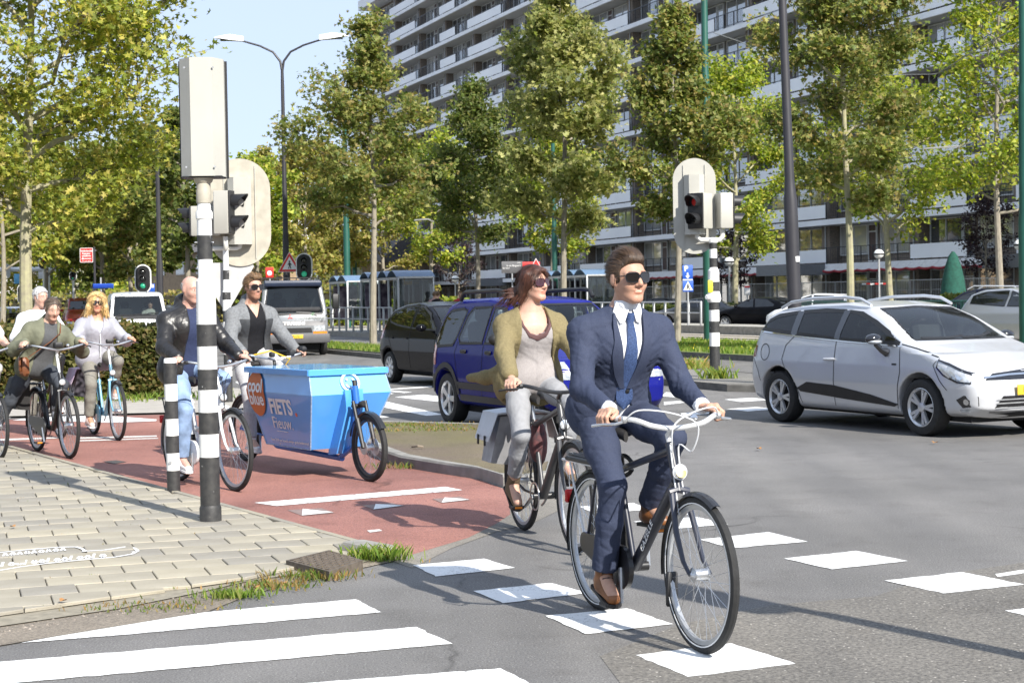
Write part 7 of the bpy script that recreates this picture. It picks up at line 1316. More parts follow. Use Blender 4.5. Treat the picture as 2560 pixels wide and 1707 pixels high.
def head_fn(c, Rm, sc, fat=1., nose=1., chin=1.):
    """returns signed distance of a head; c centre, Rm columns = local axes (x face, y left, z up)"""
    def el(x,y,z,cx,cy,cz,a,b,d): 
        k0 = np.sqrt(((x-cx)/a)**2+((y-cy)/b)**2+((z-cz)/d)**2); return (k0-1)*min(a,b,d)
    def rc(x,y,z,a,b,ra,rb):
        e = np.subtract(b,a); t = np.clip(((x-a[0])*e[0]+(y-a[1])*e[1]+(z-a[2])*e[2])/(e@e),0,1); return np.sqrt((x-a[0]-t*e[0])**2+(y-a[1]-t*e[1])**2+(z-a[2]-t*e[2])**2)-(ra+(rb-ra)*t)
    def loc(X,Y,Z):
        dx, dy, dz = X-c[0], Y-c[1], Z-c[2]; return [(dx*Rm[0,i]+dy*Rm[1,i]+dz*Rm[2,i])/sc for i in range(3)]
    def f(X,Y,Z):
        x,y,z = loc(X,Y,Z); ya = np.abs(y)
        d = el(x,y,z,-.012,0,.032,.097,.076*fat,.085); d = smin(d, el(x,y,z,.022,0,-.03,.068,.060*fat,.085), .03)
        d = smin(d, rc(x,ya,z,(-.005,.050*fat,-.045),(.058,.014,-.100*chin),.018,.016), .03); d = smin(d, el(x,y,z,.066,0,-.098*chin,.020,.024,.018), .02)
        d = smin(d, rc(x,ya,z,(.078,.012,.026),(.066,.048,.024),.013,.010), .016)
        d = smin(d, el(x,ya,z,.052,.038*fat,-.030,.028,.024,.026), .02)
        d = smax(d, -(np.sqrt((x-.104)**2+(ya-.033)**2+(z-.004)**2)-.0175), .014)
        d = smin(d, rc(x,y,z,(.086,0,.020),(.108*nose,0,-.028),.0075,.0125), .012); d = smin(d, np.sqrt((x-.095)**2+(ya-.0125)**2+(z+.033)**2)-.0095, .008)
        d = smin(d, el(x,y,z,.083,0,-.0560,.0125,.025,.0060), .004); d = smin(d, el(x,y,z,.082,0,-.0680,.0125,.021,.0075), .004); d = smax(d, -el(x,y,z,.1,0,-.0618,.012,.026,.0022), .003)
        d = np.minimum(d, np.sqrt((x-.0765)**2+(ya-.0315)**2+(z-.0045)**2)-.0118)
        ear = el(x+.2*(ya-.08),ya,z,-.006,.079*fat,.0,.019,.009,.032); ear = smax(ear, -el(x,ya,z,.002,.089*fat,.002,.010,.006,.018), .006); d = smin(d, ear, .008)
        return d*sc
    return f, loc
skin_mats = {}
def m_skin(tone):
    if tone not in skin_mats:
        m = M('skin_%d' % len(skin_mats), tone, .5, var=.06, scale=60, bump=.12, bscale=500, attr='Col', spec=.4); b = m.node_tree.nodes['Principled BSDF']; b.inputs['Subsurface Weight'].default_value = .12; b.inputs['Subsurface Radius'].default_value = (.02,.008,.005); b.inputs['Subsurface Scale'].default_value = .5; skin_mats[tone] = m
    return skin_mats[tone]
def fabric(name, col, var=.12, scale=60, rough=.85, bump=.25, bscale=400, **k): return M(name, col, rough, var=var, scale=scale, bump=bump, bscale=bscale, spec=.25, **k)
def person(label, bk, hip, lean, T, yaw=0., pitch=0., roll=0., tilt=0., sh=.185, scale=1., tone=(.52,.33,.25), h=.008, hands=None, feet=None, hair=None, haircol=(.06,.035,.02), glasses=None, brow=(.35,.25,.2), lips=(.95,.70,.66), stubble=None, build=1., fat=1., chin=1., female=False, hcol=None, foot_dir=None, elbow=(0,.6,-.5), knee=(1,.1,.3), twist=0., neckl=.045, nose=1., skip_legs=False, smile=False):
    t = thing('person', label, 'person', bk['loc'], bk['rz']); S = dict(t=t, h=h, bk=bk)
    H = A3(hip); sp = nrm([math.sin(lean), tilt, math.cos(lean)]); fw = nrm([math.cos(lean),0,-math.sin(lean)]); lt = np.cross(sp,fw); lt = nrm(lt); c_, s_ = math.cos(twist), math.sin(twist)
    fwU = fw*c_+lt*s_; ltU = lt*c_-fw*s_
    nb = H + sp*T; chest = H + sp*T*.68 + fwU*.015; S.update(H=H, sp=sp, fw=fwU, lt=ltU, nb=nb, chest=chest, T=T, sh=sh, fwp=fw, ltp=lt)
    SJ = {i: nb - sp*.118 + ltU*(i*sh) for i in (-1,1)}; HJ = {i: H + lt*(i*.095) for i in (-1,1)}
    wr, el, gr = {}, {}, {}
    for i in (-1,1):
        g, ax = hands[i] if hands else bk['grips'][i]; g, ax = A3(g), A3(ax); up = np.array([0,0,1.]); F = np.cross(ax, up)*(-i); F = nrm(F); F = F if F[0] > 0 else -F; up2 = nrm(np.cross(F,ax)); up2 = up2 if up2[2] > 0 else -up2
        w_ = g + up2*.040 - F*.05 + ax*.035; e_, w_ = ik(SJ[i], w_, .295*scale, .265*scale, np.array([elbow[0],elbow[1]*i,elbow[2]])); wr[i], el[i], gr[i] = w_, e_, (g,ax,F,up2)
    an, kn = {}, {}
    for i in (-1,1):
        p = A3(feet[i] if feet else bk['pedals'][i]); fd = nrm((foot_dir or {}).get(i, (1,0,-.12)) if foot_dir else (1,0,-.12)); a_ = p - fd*.085 + np.array([0,0,.105]); k_, a_ = ik(HJ[i], a_, .445*scale, .435*scale, np.array([knee[0],knee[1]*i,knee[2]])); an[i], kn[i] = a_, k_; S.setdefault('fd',{})[i] = fd
    S.update(SJ=SJ, HJ=HJ, wr=wr, el=el, gr=gr, an=an, kn=kn)
    # head
    hd_base = nb + sp*.03; Ry = Matrix.Rotation(yaw,3,'Z') @ Matrix.Rotation(pitch,3,'Y') @ Matrix.Rotation(roll,3,'X'); Rm = np.array(Ry); hs = .985*scale**.5
    hc = nb + sp*(neckl) + Rm@np.array([.040,0,.115*hs]); hf, hl = head_fn(hc, Rm, hs, fat, nose, chin); S.update(hc=hc, Rm=Rm, hs=hs, hl=hl)
    f = Fld(h); bw = build
    f.cap(H+sp*.02-lt*.07, H+sp*.02+lt*.07, .10*bw, k=.05); f.cap(H+sp*.1, H+sp*T*.6, .105*bw, .115*bw, .06, ltU, 1.25); f.cap(chest-ltU*.06, chest+ltU*.06, .105*bw, k=.06); [f.cap(nb-sp*.06, SJ[i], .055*bw, .050*bw, .04) for i in (-1,1)]; f.cap(nb-sp*.10, nb-sp*.02, .10, .06, .05, ltU, 1.3)
    f.cap(nb-sp*.03, hc+Rm@np.array([-.022,0,-.075])*hs, .060*bw**.5, .056*bw**.5, .03)
    for i in (-1,1):
        f.cap(SJ[i], el[i], .050*bw, .040*bw, .03); f.cap(el[i], wr[i]+(el[i]-wr[i])*.1, .040*bw, .027, .02)
        if not skip_legs: f.cap(HJ[i], kn[i], .078*bw, .054*bw, .04); f.cap(kn[i], an[i], .052*bw, .038, .02); f.cap(an[i], an[i]+S['fd'][i]*.12-np.array([0,0,.05]), .034, .03, .02)
        g, ax, F, up2 = gr[i]; P = lambda a,b,c: g+ax*a+F*b+up2*c      # hand closed on the grip
        f.cap(wr[i], P(.0,-.022,.034), .027, .024, .014, up2, .72); f.cap(P(-.026,.010,.038), P(.032,.006,.034), .0165, .0150, .012); f.cap(P(-.020,-.018,.036), P(.022,-.02,.034), .018, .0165, .014)
        for n_, o_ in enumerate((-.034,-.012,.010,.031)):
            L = (1.0,1.08,1.02,.86)[n_]; r = (.0098,.0102,.0098,.0086)[n_]; f.cap(P(o_,.012,.036), P(o_,.040*L,.010), r*1.05, r, .006); f.cap(P(o_,.040*L,.010), P(o_,.036*L,-.018), r, r*.95, .004); f.cap(P(o_,.036*L,-.018), P(o_+.001,.012,-.027), r*.95, r*.85, .004)
        f.cap(P(-.030,-.028,.028), P(-.055,.0,.018), .0135, .0115, .012); f.cap(P(-.055,.0,.018), P(-.054,.026,.002), .0112, .0095, .005)
    r_ = .17*hs; f.fn(hc-r_, hc+r_, hf, .02)
    v, fc = f.solve(); x,y,z = [np.asarray(q) for q in hl(v[:,0],v[:,1],v[:,2])]; ya = np.abs(y)
    # colours that belong to the skin
    col = np.ones((len(v),3)); inh = (x**2+y**2+z**2) < .17**2
    def put(m, c): col[m & inh] = c
    put((z < -.03) & (x > .02), (1.03,.96,.94)); put((np.abs(z+.025) < .03) & (x > .05) & (ya > .02), (1.02,.96,.95)); put((x > .095) & (z < 0) & (z > -.045), (1.03,.96,.94))
    if stubble: put((z < -.04+.02*(ya > .03)) & (x > -.01) & ~((z > -.075) & (z < -.05) & (ya < .024)) , stubble)
    put((np.abs(z+.0625) < .0125) & (ya < .023) & (x > .075), lips)
    if smile: put((np.abs(z+.0618) < .0036) & (ya < .0175) & (x > .076), (1.45,1.95,2.2))
    put((np.abs(z-.029-.1*(ya-.03)*(ya > .03)*-1) < .0055) & (ya > .014) & (ya < .05) & (x > .055), brow)
    ey = np.sqrt((x-.0765)**2+(ya-.0315)**2+(z-.0045)**2) < .0128; put(ey & (x > .082), (1.5,1.9,2.2)); put(ey & ((ya-.0315)**2+(z-.0045)**2 < .0055**2), (.1,.12,.14)); put(ey & (z > .0115), (.8,.7,.66)); put(ey & (z < -.003), (.9,.8,.76))
    body = npmesh('body', v, fc, m_skin(tone), t, cols=col); S['body'] = body
    if hair:
        hairmesh(S, hair, haircol, h)
        if h < .011 and hair != 'bald': strands(S, hair, haircol, {'slick':1600,'tousled':900,'bob':1500,'blonde':1400}.get(hair,600), {'slick':.10,'tousled':.045,'bob':.075,'blonde':.14}.get(hair,.05), .0011 if h < .008 else .0018)
    if glasses: eyewear(S, glasses)
    return S
def hairmesh(S, style, col, h):
    hc, Rm, hs = S['hc'], S['Rm'], S['hs']; L = lambda x,y,z: hc + Rm@np.array([x,y,z])*hs; f = Fld(min(h,.0065)); hl = S['hl']
    def el(x,y,z,cx,cy,cz,a,b,d): return (np.sqrt(((x-cx)/a)**2+((y-cy)/b)**2+((z-cz)/d)**2)-1)*min(a,b,d)
    def cran(th, tz_=0.): 
        def fn(X,Y,Z): x,y,z = hl(X,Y,Z); return el(x,y,z,-.014,0,.032,.097+th,.078+th,.085+th+tz_)*hs
        return fn
    r = .2*hs; m = None; th, tz_, amp, an = .008, .006, .0016, (1,2.5,1)
    if style == 'slick': th, tz_ = .009, .014
    if style == 'tousled': th, tz_, amp = .010, .016, .004
    if style == 'grey': th, tz_, amp = .014, .012, .005
    if style == 'bob': th, tz_ = .016, .008
    if style == 'blonde': th, tz_, amp = .020, .010, .004
    if style == 'tied': th, tz_ = .007, .003
    if style == 'bald': th, tz_, amp = .004, .0, .0008
    f.fn(hc-r, hc+r, cran(th,tz_), .01)
    if style == 'slick': f.cap(L(.066,-.026,.096), L(.064,.028,.096), .020*hs, k=.03); f.cap(L(.03,.0,.108), L(-.06,0,.105), .026*hs, k=.04)
    if style == 'tousled': f.cap(L(.075,-.03,.105), L(.075,.035,.10), .022*hs, k=.03)
    if style == 'bob':
        for i in (-1,1): f.cap(L(.02,i*.080,.06), L(-.035,i*.088,-.055), .030*hs, .026*hs, .03); f.cap(L(-.035,i*.085,-.02), L(-.07,i*.07,-.11), .034*hs, .020*hs, .03)
        f.cap(L(-.08,0,.02), L(-.085,0,-.10), .06*hs, .04*hs, .04); f.cap(L(.07,-.045,.085), L(.085,.01,.075), .018*hs, .014*hs, .02); f.cap(L(.075,.02,.09), L(.075,.06,.05), .016*hs, .010*hs, .02)
        for k in range(16): a = k*1.7; f.cap(L(-.08,-.05-.02*math.sin(a),-.05+.04*math.cos(a)), L(-.17-.04*math.sin(a*2),-.12-.05*math.sin(a),-.085-.06*math.cos(a*1.3)), .018*hs, .003, .012)
    if style == 'blonde':
        for i in (-1,1):
            f.cap(L(.03,i*.082,.06), L(.035,i*.105,-.06), .030*hs, .032*hs, .03); f.cap(L(.035,i*.105,-.06), L(.02,i*.125,-.165), .034*hs, .022*hs, .03); f.cap(L(-.04,i*.08,0), L(-.05,i*.10,-.16), .045*hs, .03*hs, .03)
            for k in range(8): a = k*1.9+i; f.cap(L(.03-.02*k%3*.02,i*.11,-.06-.01*k), L(.03+.03*math.sin(a),i*(.14+.02*math.cos(a)),-.17-.02*math.sin(a*2)), .014*hs, .004, .01)
        f.cap(L(.055,-.05,.085), L(.078,-.02,.105), .020*hs, k=.02); f.cap(L(.078,.0,.105), L(.06,.055,.06), .018*hs, .014*hs, .02)
    if style == 'tied': f.cap(L(-.10,0,-.01), L(-.125,0,-.05), .03*hs, .02*hs, .02)
    w = wrinkle(3, amp*1.6, 1.6)
    def post(D_, X, Y, Z):
        x,y,z = hl(X,Y,Z); ya = np.abs(y); D_ = D_ + w(X,Y,Z) + amp*.5*np.sin(y*520+40*x*x)*(z > 0)
        if style in ('slick','tousled','grey','tied','bald'):
            line = -.062 + .86*(x+.085); line = np.where((x > .045) & (ya < .062), np.minimum(line, .078), line); side = np.where((ya > .058) & (x > .005) & (x < .040), np.minimum(line, -.018), line)
            if style == 'bald': side = np.where(x > -.02, 9, side); side = np.maximum(side, -.07); D_ = np.maximum(D_, (z-.055)*1.)
            D_ = np.maximum(D_, (side-z)*hs); ear = el(x,ya,z,-.004,.085,.0,.026,.03,.036)*hs; D_ = np.maximum(D_, -ear)
        else:
            face = el(x,y,z,.115,0,-.022,.075,.068 if style == 'bob' else .062,.105)*hs; D_ = smax(D_, -face, .012)
            if style == 'bob': D_ = smax(D_, -el(x,y,z,.06,.09,-.02,.05,.03,.05)*hs*1., .01)
        return np.maximum(D_, ({'bob':-.135,'blonde':-.19}.get(style,-.12)-z)*hs)
    v, fc = f.solve(post); npmesh('hair', v, fc, M('hair_%s' % style, col, .45, var=.6, scale=24, aniso=(1,6,1.5), bump=1, bscale=45, spec=.45), S['t'])
def strands(S, style, col, n, Ls, w=.0011):
    o = [c for c in S['t'].children if c.name.startswith('hair')][0]; me = o.data; nv = len(me.vertices); P = np.empty(nv*3, np.float32); me.vertices.foreach_get('co', P); P = P.reshape(-1,3)
    hc, Rm, hs = S['hc'], S['Rm'], S['hs']; r = np.random.default_rng(5); q = ((P-hc)@Rm)/hs; ok = np.where((q[:,2] > -.02) if style in ('slick','tousled','grey') else (q[:,2] > -.11))[0]; ids = r.choice(ok, n); p = q[ids]; vs = []; side = r.normal(0,1,(n,3)); seg = 6; L = Ls*r.uniform(.6,1.2,n)[:,None]
    cur = p.copy(); pts = [cur.copy()]
    for k in range(seg):
        nr = (cur-np.array([-.012,0,.02]))/np.array([.1,.08,.09])**2; nr /= np.linalg.norm(nr,axis=1)[:,None]
        if style in ('slick','tousled'): fl = np.tile([-1.,0,.15],(n,1))+side*(.12 if style == 'slick' else .5); fl[:,2] += .5*(cur[:,0] > .05)
        elif style == 'grey': fl = side+np.array([-.4,0,.2])
        else: fl = np.tile([-.25,0,-1.],(n,1))+side*.18; fl += np.array([-.5,-.35,.1])*(style == 'bob')*(cur[:,2:3] < -.03); fl += np.sign(cur[:,1:2])*np.array([0,.9,0.])*(cur[:,2:3] > .07)
        t = fl-nr*(fl*nr).sum(1)[:,None]*(cur[:,2:3] > -.06); t /= np.linalg.norm(t,axis=1)[:,None]+1e-6; cur = cur+t*L/seg+nr*.0006*(k+1); pts.append(cur.copy())
    pts = np.stack(pts,1); wd = np.cross(pts[:,1]-pts[:,0], pts[:,0]-np.array([-.012,0,.02])); wd /= np.linalg.norm(wd,axis=1)[:,None]+1e-6; ww = w*np.array([1,1.2,1.2,1.1,.9,.6,.15])[None,:,None]
    A_ = pts+wd[:,None,:]*ww; B_ = pts-wd[:,None,:]*ww; V_ = np.stack([A_,B_],2).reshape(-1,3)*hs@Rm.T+hc; b = (np.arange(n)*(seg+1)*2)[:,None]; F = np.concatenate([b+np.array([[2*k,2*k+1,2*k+3,2*k+2]]) for k in range(seg)]); c = np.asarray(col)[None]*r.uniform(.45,2.1,(n,1)); 
    s_ = npmesh('hair_strands', V_, F, leafmat('hair_strand', .1, .42), o, smooth=False, cols=np.repeat(c,(seg+1)*2,axis=0)); s_['kind'] = 'stuff'
def eyewear(S, kind):
    hc, Rm, hs, t = S['hc'], S['Rm'], S['hs'], S['t']; L = lambda x,y,z: Vector(hc + Rm@np.array([x,y,z])*hs); fr, ln = MB(), MB(); w, hh = (.0305,.0225) if kind != 'big' else (.032,.025)
    for i in (-1,1):
        def pt(a, k, d): 
            cx, sz = math.cos(a), math.sin(a); yy = w*k*np.sign(cx)*abs(cx)**.55; zz = hh*k*np.sign(sz)*abs(sz)**.6*(1.0 if sz > 0 else 1.05-.1*abs(cx)); y_ = .0345+yy; return L(.1035-1.9*max(0,y_-.005)**2*3.0+d, i*y_, .004+zz)
        n = 24; A_ = [2*math.pi*k/n for k in range(n)]
        ln.add([pt(a,.97,.001) for a in A_]+[pt(a,.97,-.003) for a in A_], [tuple(range(n)), tuple(range(2*n-1,n-1,-1))]); fr.tube([pt(a,1.03,.0) for a in A_], .0028*hs, 6, closed=True)
        q = L(.1035-5.7*.06**2,i*.0655,.012); fr.tube([q, L(.06,i*.080,.013), L(.0,i*.083,.012), L(-.025,i*.083,-.004)], [.0034,.003,.0026,.002], 6)
    fr.tube([L(.1035,-.008,.010), L(.108,0,.013), L(.1035,.008,.010)], .0028, 6)
    o = fr.build('sunglasses', m_gloss if kind != 'big' else M('glasses_wine', (.06,.008,.012), .15, coat=1.), t); ln.build('lenses', M('lens_tint', (.012,.010,.010), .05, spec=.8) if kind != 'big' else M('lens_wine', (.045,.012,.018), .05, spec=.8), o)
# ---- garments
def torso_prims(f, S, off, bw=1., low=-.02, top=1., wid=1.):
    H, sp, fw, lt, nb, chest, T = S['H'], S['sp'], S['fw'], S['lt'], S['nb'], S['chest'], S['T']; SJ = S['SJ']
    f.cap(H+sp*(low+.04)-S['ltp']*.075, H+sp*(low+.04)+S['ltp']*.075, (.112+off)*bw, k=.06); f.cap(H+sp*.1, H+sp*T*.6, (.108+off)*bw, (.118+off)*bw, .06, lt, 1.28*wid); f.cap(chest-lt*.065, chest+lt*.065, .112*bw+off, k=.06)
    [f.cap(nb-sp*.062, SJ[i], .055*bw+off*.8, .054*bw+off*.9, .045) for i in (-1,1)]; f.cap(nb-sp*.12, nb-sp*.045, .105+off*.6, .060+off*.4, .05, lt, 1.35)
def arm_prims(f, S, off, to=1., r0=1., flare=0., k=.035, sides=(-1,1)):
    for i in sides:
        sj, e, w = S['SJ'][i], S['el'][i], S['wr'][i]; f.cap(sj, e, (.052+off)*r0, (.043+off)*r0, k); f.cap(e, e+(w-e)*to, (.043+off)*r0, .031+off*.8+flare, .025)
def garment(S, name, build, mat, h=None, wr_=None, cuts=(), post=None, label=None, parent=None):
    f = Fld(h or S['h']); build(f)
    def pp(D_, X, Y, Z):
        if wr_ is not None: D_ = D_ + wr_(X,Y,Z)
        for c in cuts: D_ = np.maximum(D_, c(X,Y,Z))
        if post is not None: D_ = post(D_,X,Y,Z)
        return D_
    v, fc = f.solve(pp); o = npmesh(name, v, fc, mat, parent or S['t']); 
    if label: o['label'] = label
    return o
def plane(p, n): p, n = A3(p), nrm(n); return lambda X,Y,Z: (X-p[0])*n[0]+(Y-p[1])*n[1]+(Z-p[2])*n[2]     # removes the side n points to
def tloc(S):
    nb, fw, lt, sp = S['nb'], S['fw'], S['lt'], S['sp']
    def f(X,Y,Z): dx,dy,dz = X-nb[0],Y-nb[1],Z-nb[2]; return dx*fw[0]+dy*fw[1]+dz*fw[2], dx*lt[0]+dy*lt[1]+dz*lt[2], dx*sp[0]+dy*sp[1]+dz*sp[2]
    return f
def legs(S, mat, off=.012, h=None, wr_=None, hem=.96, flare=0., name='trousers', seat=.118, thigh=1., only=None):
    def bd(f):
        H, sp, lt = S['H'], S['sp'], S['ltp']; f.cap(H+sp*.01-lt*.075, H+sp*.01+lt*.075, seat+off*.4, k=.06); f.cap(H+sp*.05, H+sp*.14, .108+off, .104+off, .05, lt, 1.25)
        for i in (-1,1):
            hj, k_, a = S['HJ'][i], S['kn'][i], S['an'][i]; f.cap(hj, hj+(k_-hj)*.5, (.088+off)*thigh, (.075+off)*thigh, .045); f.cap(hj+(k_-hj)*.5, k_, (.075+off)*thigh, .057+off, .04); e = k_+(a-k_)*(hem+.06); f.cap(k_, k_+(a-k_)*.4, .056+off, .053+off*1.1, .03); f.cap(k_+(a-k_)*.4, e, .053+off*1.1, .042+off+flare, .03)
    cs = [plane(S['H']+S['sp']*.15, S['sp'])]
    def hemcut(D_,X,Y,Z):
        for i in (-1,1):
            k_, a = S['kn'][i], S['an'][i]; d = nrm(a-k_); p = k_+(a-k_)*hem; pl = (X-p[0])*d[0]+(Y-p[1])*d[1]+(Z-p[2])*d[2]; near = np.sqrt((X-p[0])**2+(Y-p[1])**2+(Z-p[2])**2) < .17; D_ = np.where(near, np.maximum(D_, pl), D_)
        return D_
    return garment(S, name, bd, mat, h, wr_, cs, hemcut)
def shoes(S, mat, h=None, name='shoe', shaft=.06, sole=None, size=1., heel=0.):
    for i in (-1,1):
        a, fd = S['an'][i], S['fd'][i]; fd = nrm(fd); up = nrm(np.array([0,0,1.])-fd*fd[2]); sd = np.cross(up,fd); so_ = a - up*.082*size
        def bd(f):
            f.cap(a-fd*.045-up*.045, a+fd*.03-up*.035, .038*size, .04*size, .02, sd, .88); f.cap(a+fd*.02-up*.048, a+fd*.145*size-up*.062, .040*size, .030*size, .03, sd, 1.12); f.cap(a-up*.04, a+up*shaft, .044, .043+.002, .02)
        bot = plane(so_, -up); cs = [lambda X,Y,Z: bot(X,Y,Z), plane(a+up*shaft, up)]
        sh_ = garment(S, name, bd, mat, h, wrinkle(5+i, .0012, 1.3), cs)
        b = MB(); pr = [(-.085,-.026),(-.075,-.036),(0,-.036),(.06,-.040),(.12,-.044),(.165*size,-.034),(.182*size,-.012),(.182*size,.012),(.165*size,.034),(.12,.044),(.06,.040),(0,.036),(-.075,.036),(-.085,.026)]
        b.prism([(x,y) for x,y in pr], -.014, .004, frame_m(Vector(so_), Vector(fd), Vector(sd))); b.build('sole', sole or m_sad, sh_)
def lace_rows(S, mat, i): pass
# ===== the man in the suit
bk = B['man']; sa = bk['saddle']
m_suit = M('suit_blue', (.030,.038,.070), .8, col2=(.044,.055,.094), scale=220, detail=2, bump=.12, bscale=700, spec=.25); m_shirt = fabric('shirt_white', (.76,.77,.80), .03, 20); m_tie = fabric('tie_blue', (.045,.075,.17), .5, 160, .6); m_brown = M('shoe_brown', (.20,.075,.022), .42, var=.45, scale=14, spec=.5); m_navys = fabric('sock_navy', (.018,.022,.045))
S = person('man in a blue suit, white shirt, tie and sunglasses riding the nearest bicycle', bk, A3(sa)+np.array([-.035,0,.075]), .37, .545, yaw=.16, pitch=-.02, roll=.03, sh=.20, scale=1.04, tone=(.49,.285,.20), h=.0058, hair='slick', haircol=(.055,.033,.019), glasses='std', brow=(.30,.22,.18), stubble=(.93,.90,.88), build=1.08, fat=1.06, smile=True, foot_dir={-1:(1,-.05,-.25),1:(1,.05,.05)}, elbow=(-.5,.30,-.6), knee=(1,.04,.3), neckl=.030)
W1 = wrinkle(11, .0065); tl = tloc(S)
SHIRT = garment(S, 'shirt', lambda f: (torso_prims(f, S, .012, 1.05), f.cap(S['nb']-S['sp']*.03, S['nb']+S['sp']*.035+S['fw']*.014, .066, .0625, .02)), m_shirt, .0065, wrinkle(12,.002), [plane(S['nb']+S['sp']*.045-S['fw']*.0, nrm(S['sp']*.9-S['fw']*.32))])
def sleevecuff(S, i, mat, off=.014, L=.05, name='cuff', back=.0):
    e, w = S['el'][i], S['wr'][i]; d = nrm(w-e); garment(S, name, lambda f: f.cap(w-d*(.10+back), w-d*back+d*.03, .034+off, .030+off, .01), mat, .006, None, [plane(w-d*(back-.012), d)])
for i in (-1,1): sleevecuff(S, i, m_shirt, .008)
def jk(f): torso_prims(f, S, .024, 1.06, -.03); arm_prims(f, S, .015, .90); f.cap(S['H']-S['sp']*.02-S['ltp']*.08-S['fwp']*.04, S['H']-S['sp']*.02+S['ltp']*.08-S['fwp']*.04, .113, k=.06); [f.cap(S['H']+S['sp']*.06+S['ltp']*(i*.10)+S['fwp']*.03, S['H']-S['sp']*.06+S['ltp']*(i*.135)+S['fwp']*.05, .062, .04, .05) for i in (-1,1)]
def vcut(D_,X,Y,Z):
    x,y,z = tl(X,Y,Z); w = np.interp(z, [-.62,-.50,-.40,-.36,-.30,-.1,.02,.1], [.13,.075,.022,.004,.022,.062,.075,.075]); op = np.maximum(np.abs(y+.004)-w, .03-x); D_ = smax(D_, -op, .006)
    top = np.maximum(D_, z-.045+.25*np.maximum(0,x)); return top
jc = garment(S, 'suit_jacket', jk, m_suit, .0062, W1, [plane(S['wr'][i]-nrm(S['wr'][i]-S['el'][i])*.028, 0*S['sp']+nrm(S['wr'][i]-S['el'][i])) if 0 else (lambda X,Y,Z: X*0-1) for i in (1,)], vcut)
def lapels(S, mat, zs, ws, inner, off, parent):
    # raised lapels either side of the opening, laid on the jacket surface
    f0 = Fld(.0062); jk(f0); nb, fw, lt, sp = S['nb'], S['fw'], S['lt'], S['sp']
    bm = S['jacket_v']; P = np.stack(tl(bm[:,0],bm[:,1],bm[:,2]),1)
    for i in (-1,1):
        b = MB(); vs = []; n = 14
        for k in range(n+1):
            z = zs[0]+(zs[-1]-zs[0])*k/n; wi, wo = np.interp(z,zs,inner), np.interp(z,zs,ws)
            for y in np.linspace(wi,wo,5):
                m = (np.abs(P[:,1]-i*y) < .014) & (np.abs(P[:,2]-z) < .014); xx = P[m,0].max() if m.any() else .14; vs.append(Vector(nb+fw*(xx+off)+lt*(i*y)+sp*z))
        sm = [v.copy() for v in vs]
        for k in range(1,n): 
            for j in range(5): sm[k*5+j] = (vs[(k-1)*5+j]+vs[k*5+j]*2+vs[(k+1)*5+j])/4
        b.add(sm+[Vector(v)-Vector(fw)*.010 for v in sm], [(k*5+j,k*5+j+1,k*5+6+j,k*5+5+j) for k in range(n) for j in range(4)]+[(75+k*5+j,75+k*5+5+j,75+k*5+6+j,75+k*5+j+1) for k in range(n) for j in range(4)]+[(k*5+4,75+k*5+4,75+k*5+9,k*5+9) for k in range(n)]+[(k*5,k*5+5,75+k*5+5,75+k*5) for k in range(n)]); b.build('lapel', mat, parent, smooth=60)
S['jacket_v'] = np.array([v.co[:] for v in jc.data.vertices]); lapels(S, m_suit, [-.36,-.28,-.17,-.12,-.04,.0], [.03,.075,.108,.095,.092,.082], [.006,.026,.048,.055,.068,.072], .004, jc)
_P = np.stack(tl(S['jacket_v'][:,0],S['jacket_v'][:,1],S['jacket_v'][:,2]),1); S['jx'] = _P[(np.abs(_P[:,1]-.012) < .01) & (np.abs(_P[:,2]+.375) < .012),0].max()
for z in (-.375,): MB().lathe([(.011,0),(.011,.004),(.006,.006)], Vector(S['nb']+S['fw']*(S['jx']+.003)+S['sp']*z+S['lt']*.012), 12, S['fw']).build('button', m_blk, jc)
bm = S['jacket_v']; nb, fw, lt, sp = S['nb'], S['fw'], S['lt'], S['sp']
shv = np.array([v.co[:] for v in SHIRT.data.vertices]); SP_ = np.stack(tl(shv[:,0],shv[:,1],shv[:,2]),1)
def on_shirt(y, z, off):
    m = (np.abs(SP_[:,1]-y) < .012) & (np.abs(SP_[:,2]-z) < .012) & (SP_[:,0] > 0); x = SP_[m,0].max() if m.any() else .1
    return nb+fw*(x+off)+lt*y+sp*z
tb = MB(); tp = [(.012,.017),(-.02,.023),(-.034,.016),(-.09,.024),(-.16,.031),(-.24,.037),(-.32,.042),(-.37,.043),(-.41,.044),(-.44,.036),(-.465,.004)]; vs = []
for z,w in tp:
    c0 = on_shirt(0, min(z,.0), .007); c0 = c0 + sp*(z-min(z,.0)); c0 = c0 + fw*(.012 if z < -.40 else 0)
    for y in (-1,-.5,0,.5,1): vs.append(Vector(c0+fw*(.007*(1-y*y)*(1.6 if z > -.03 else 1))+lt*(w*y)))
n_ = len(tp); o5 = n_*5
tb.add(vs+[v-Vector(fw)*.008 for v in vs], [(k*5+j,k*5+j+1,k*5+6+j,k*5+5+j) for k in range(n_-1) for j in range(4)]+[(o5+k*5+j,o5+k*5+5+j,o5+k*5+6+j,o5+k*5+1+j) for k in range(n_-1) for j in range(4)]+[(k*5+4,o5+k*5+4,o5+k*5+9,k*5+9) for k in range(n_-1)]+[(k*5,k*5+5,o5+k*5+5,o5+k*5) for k in range(n_-1)]); tb.build('tie', m_tie, S['t'], smooth=60)
cl = MB()
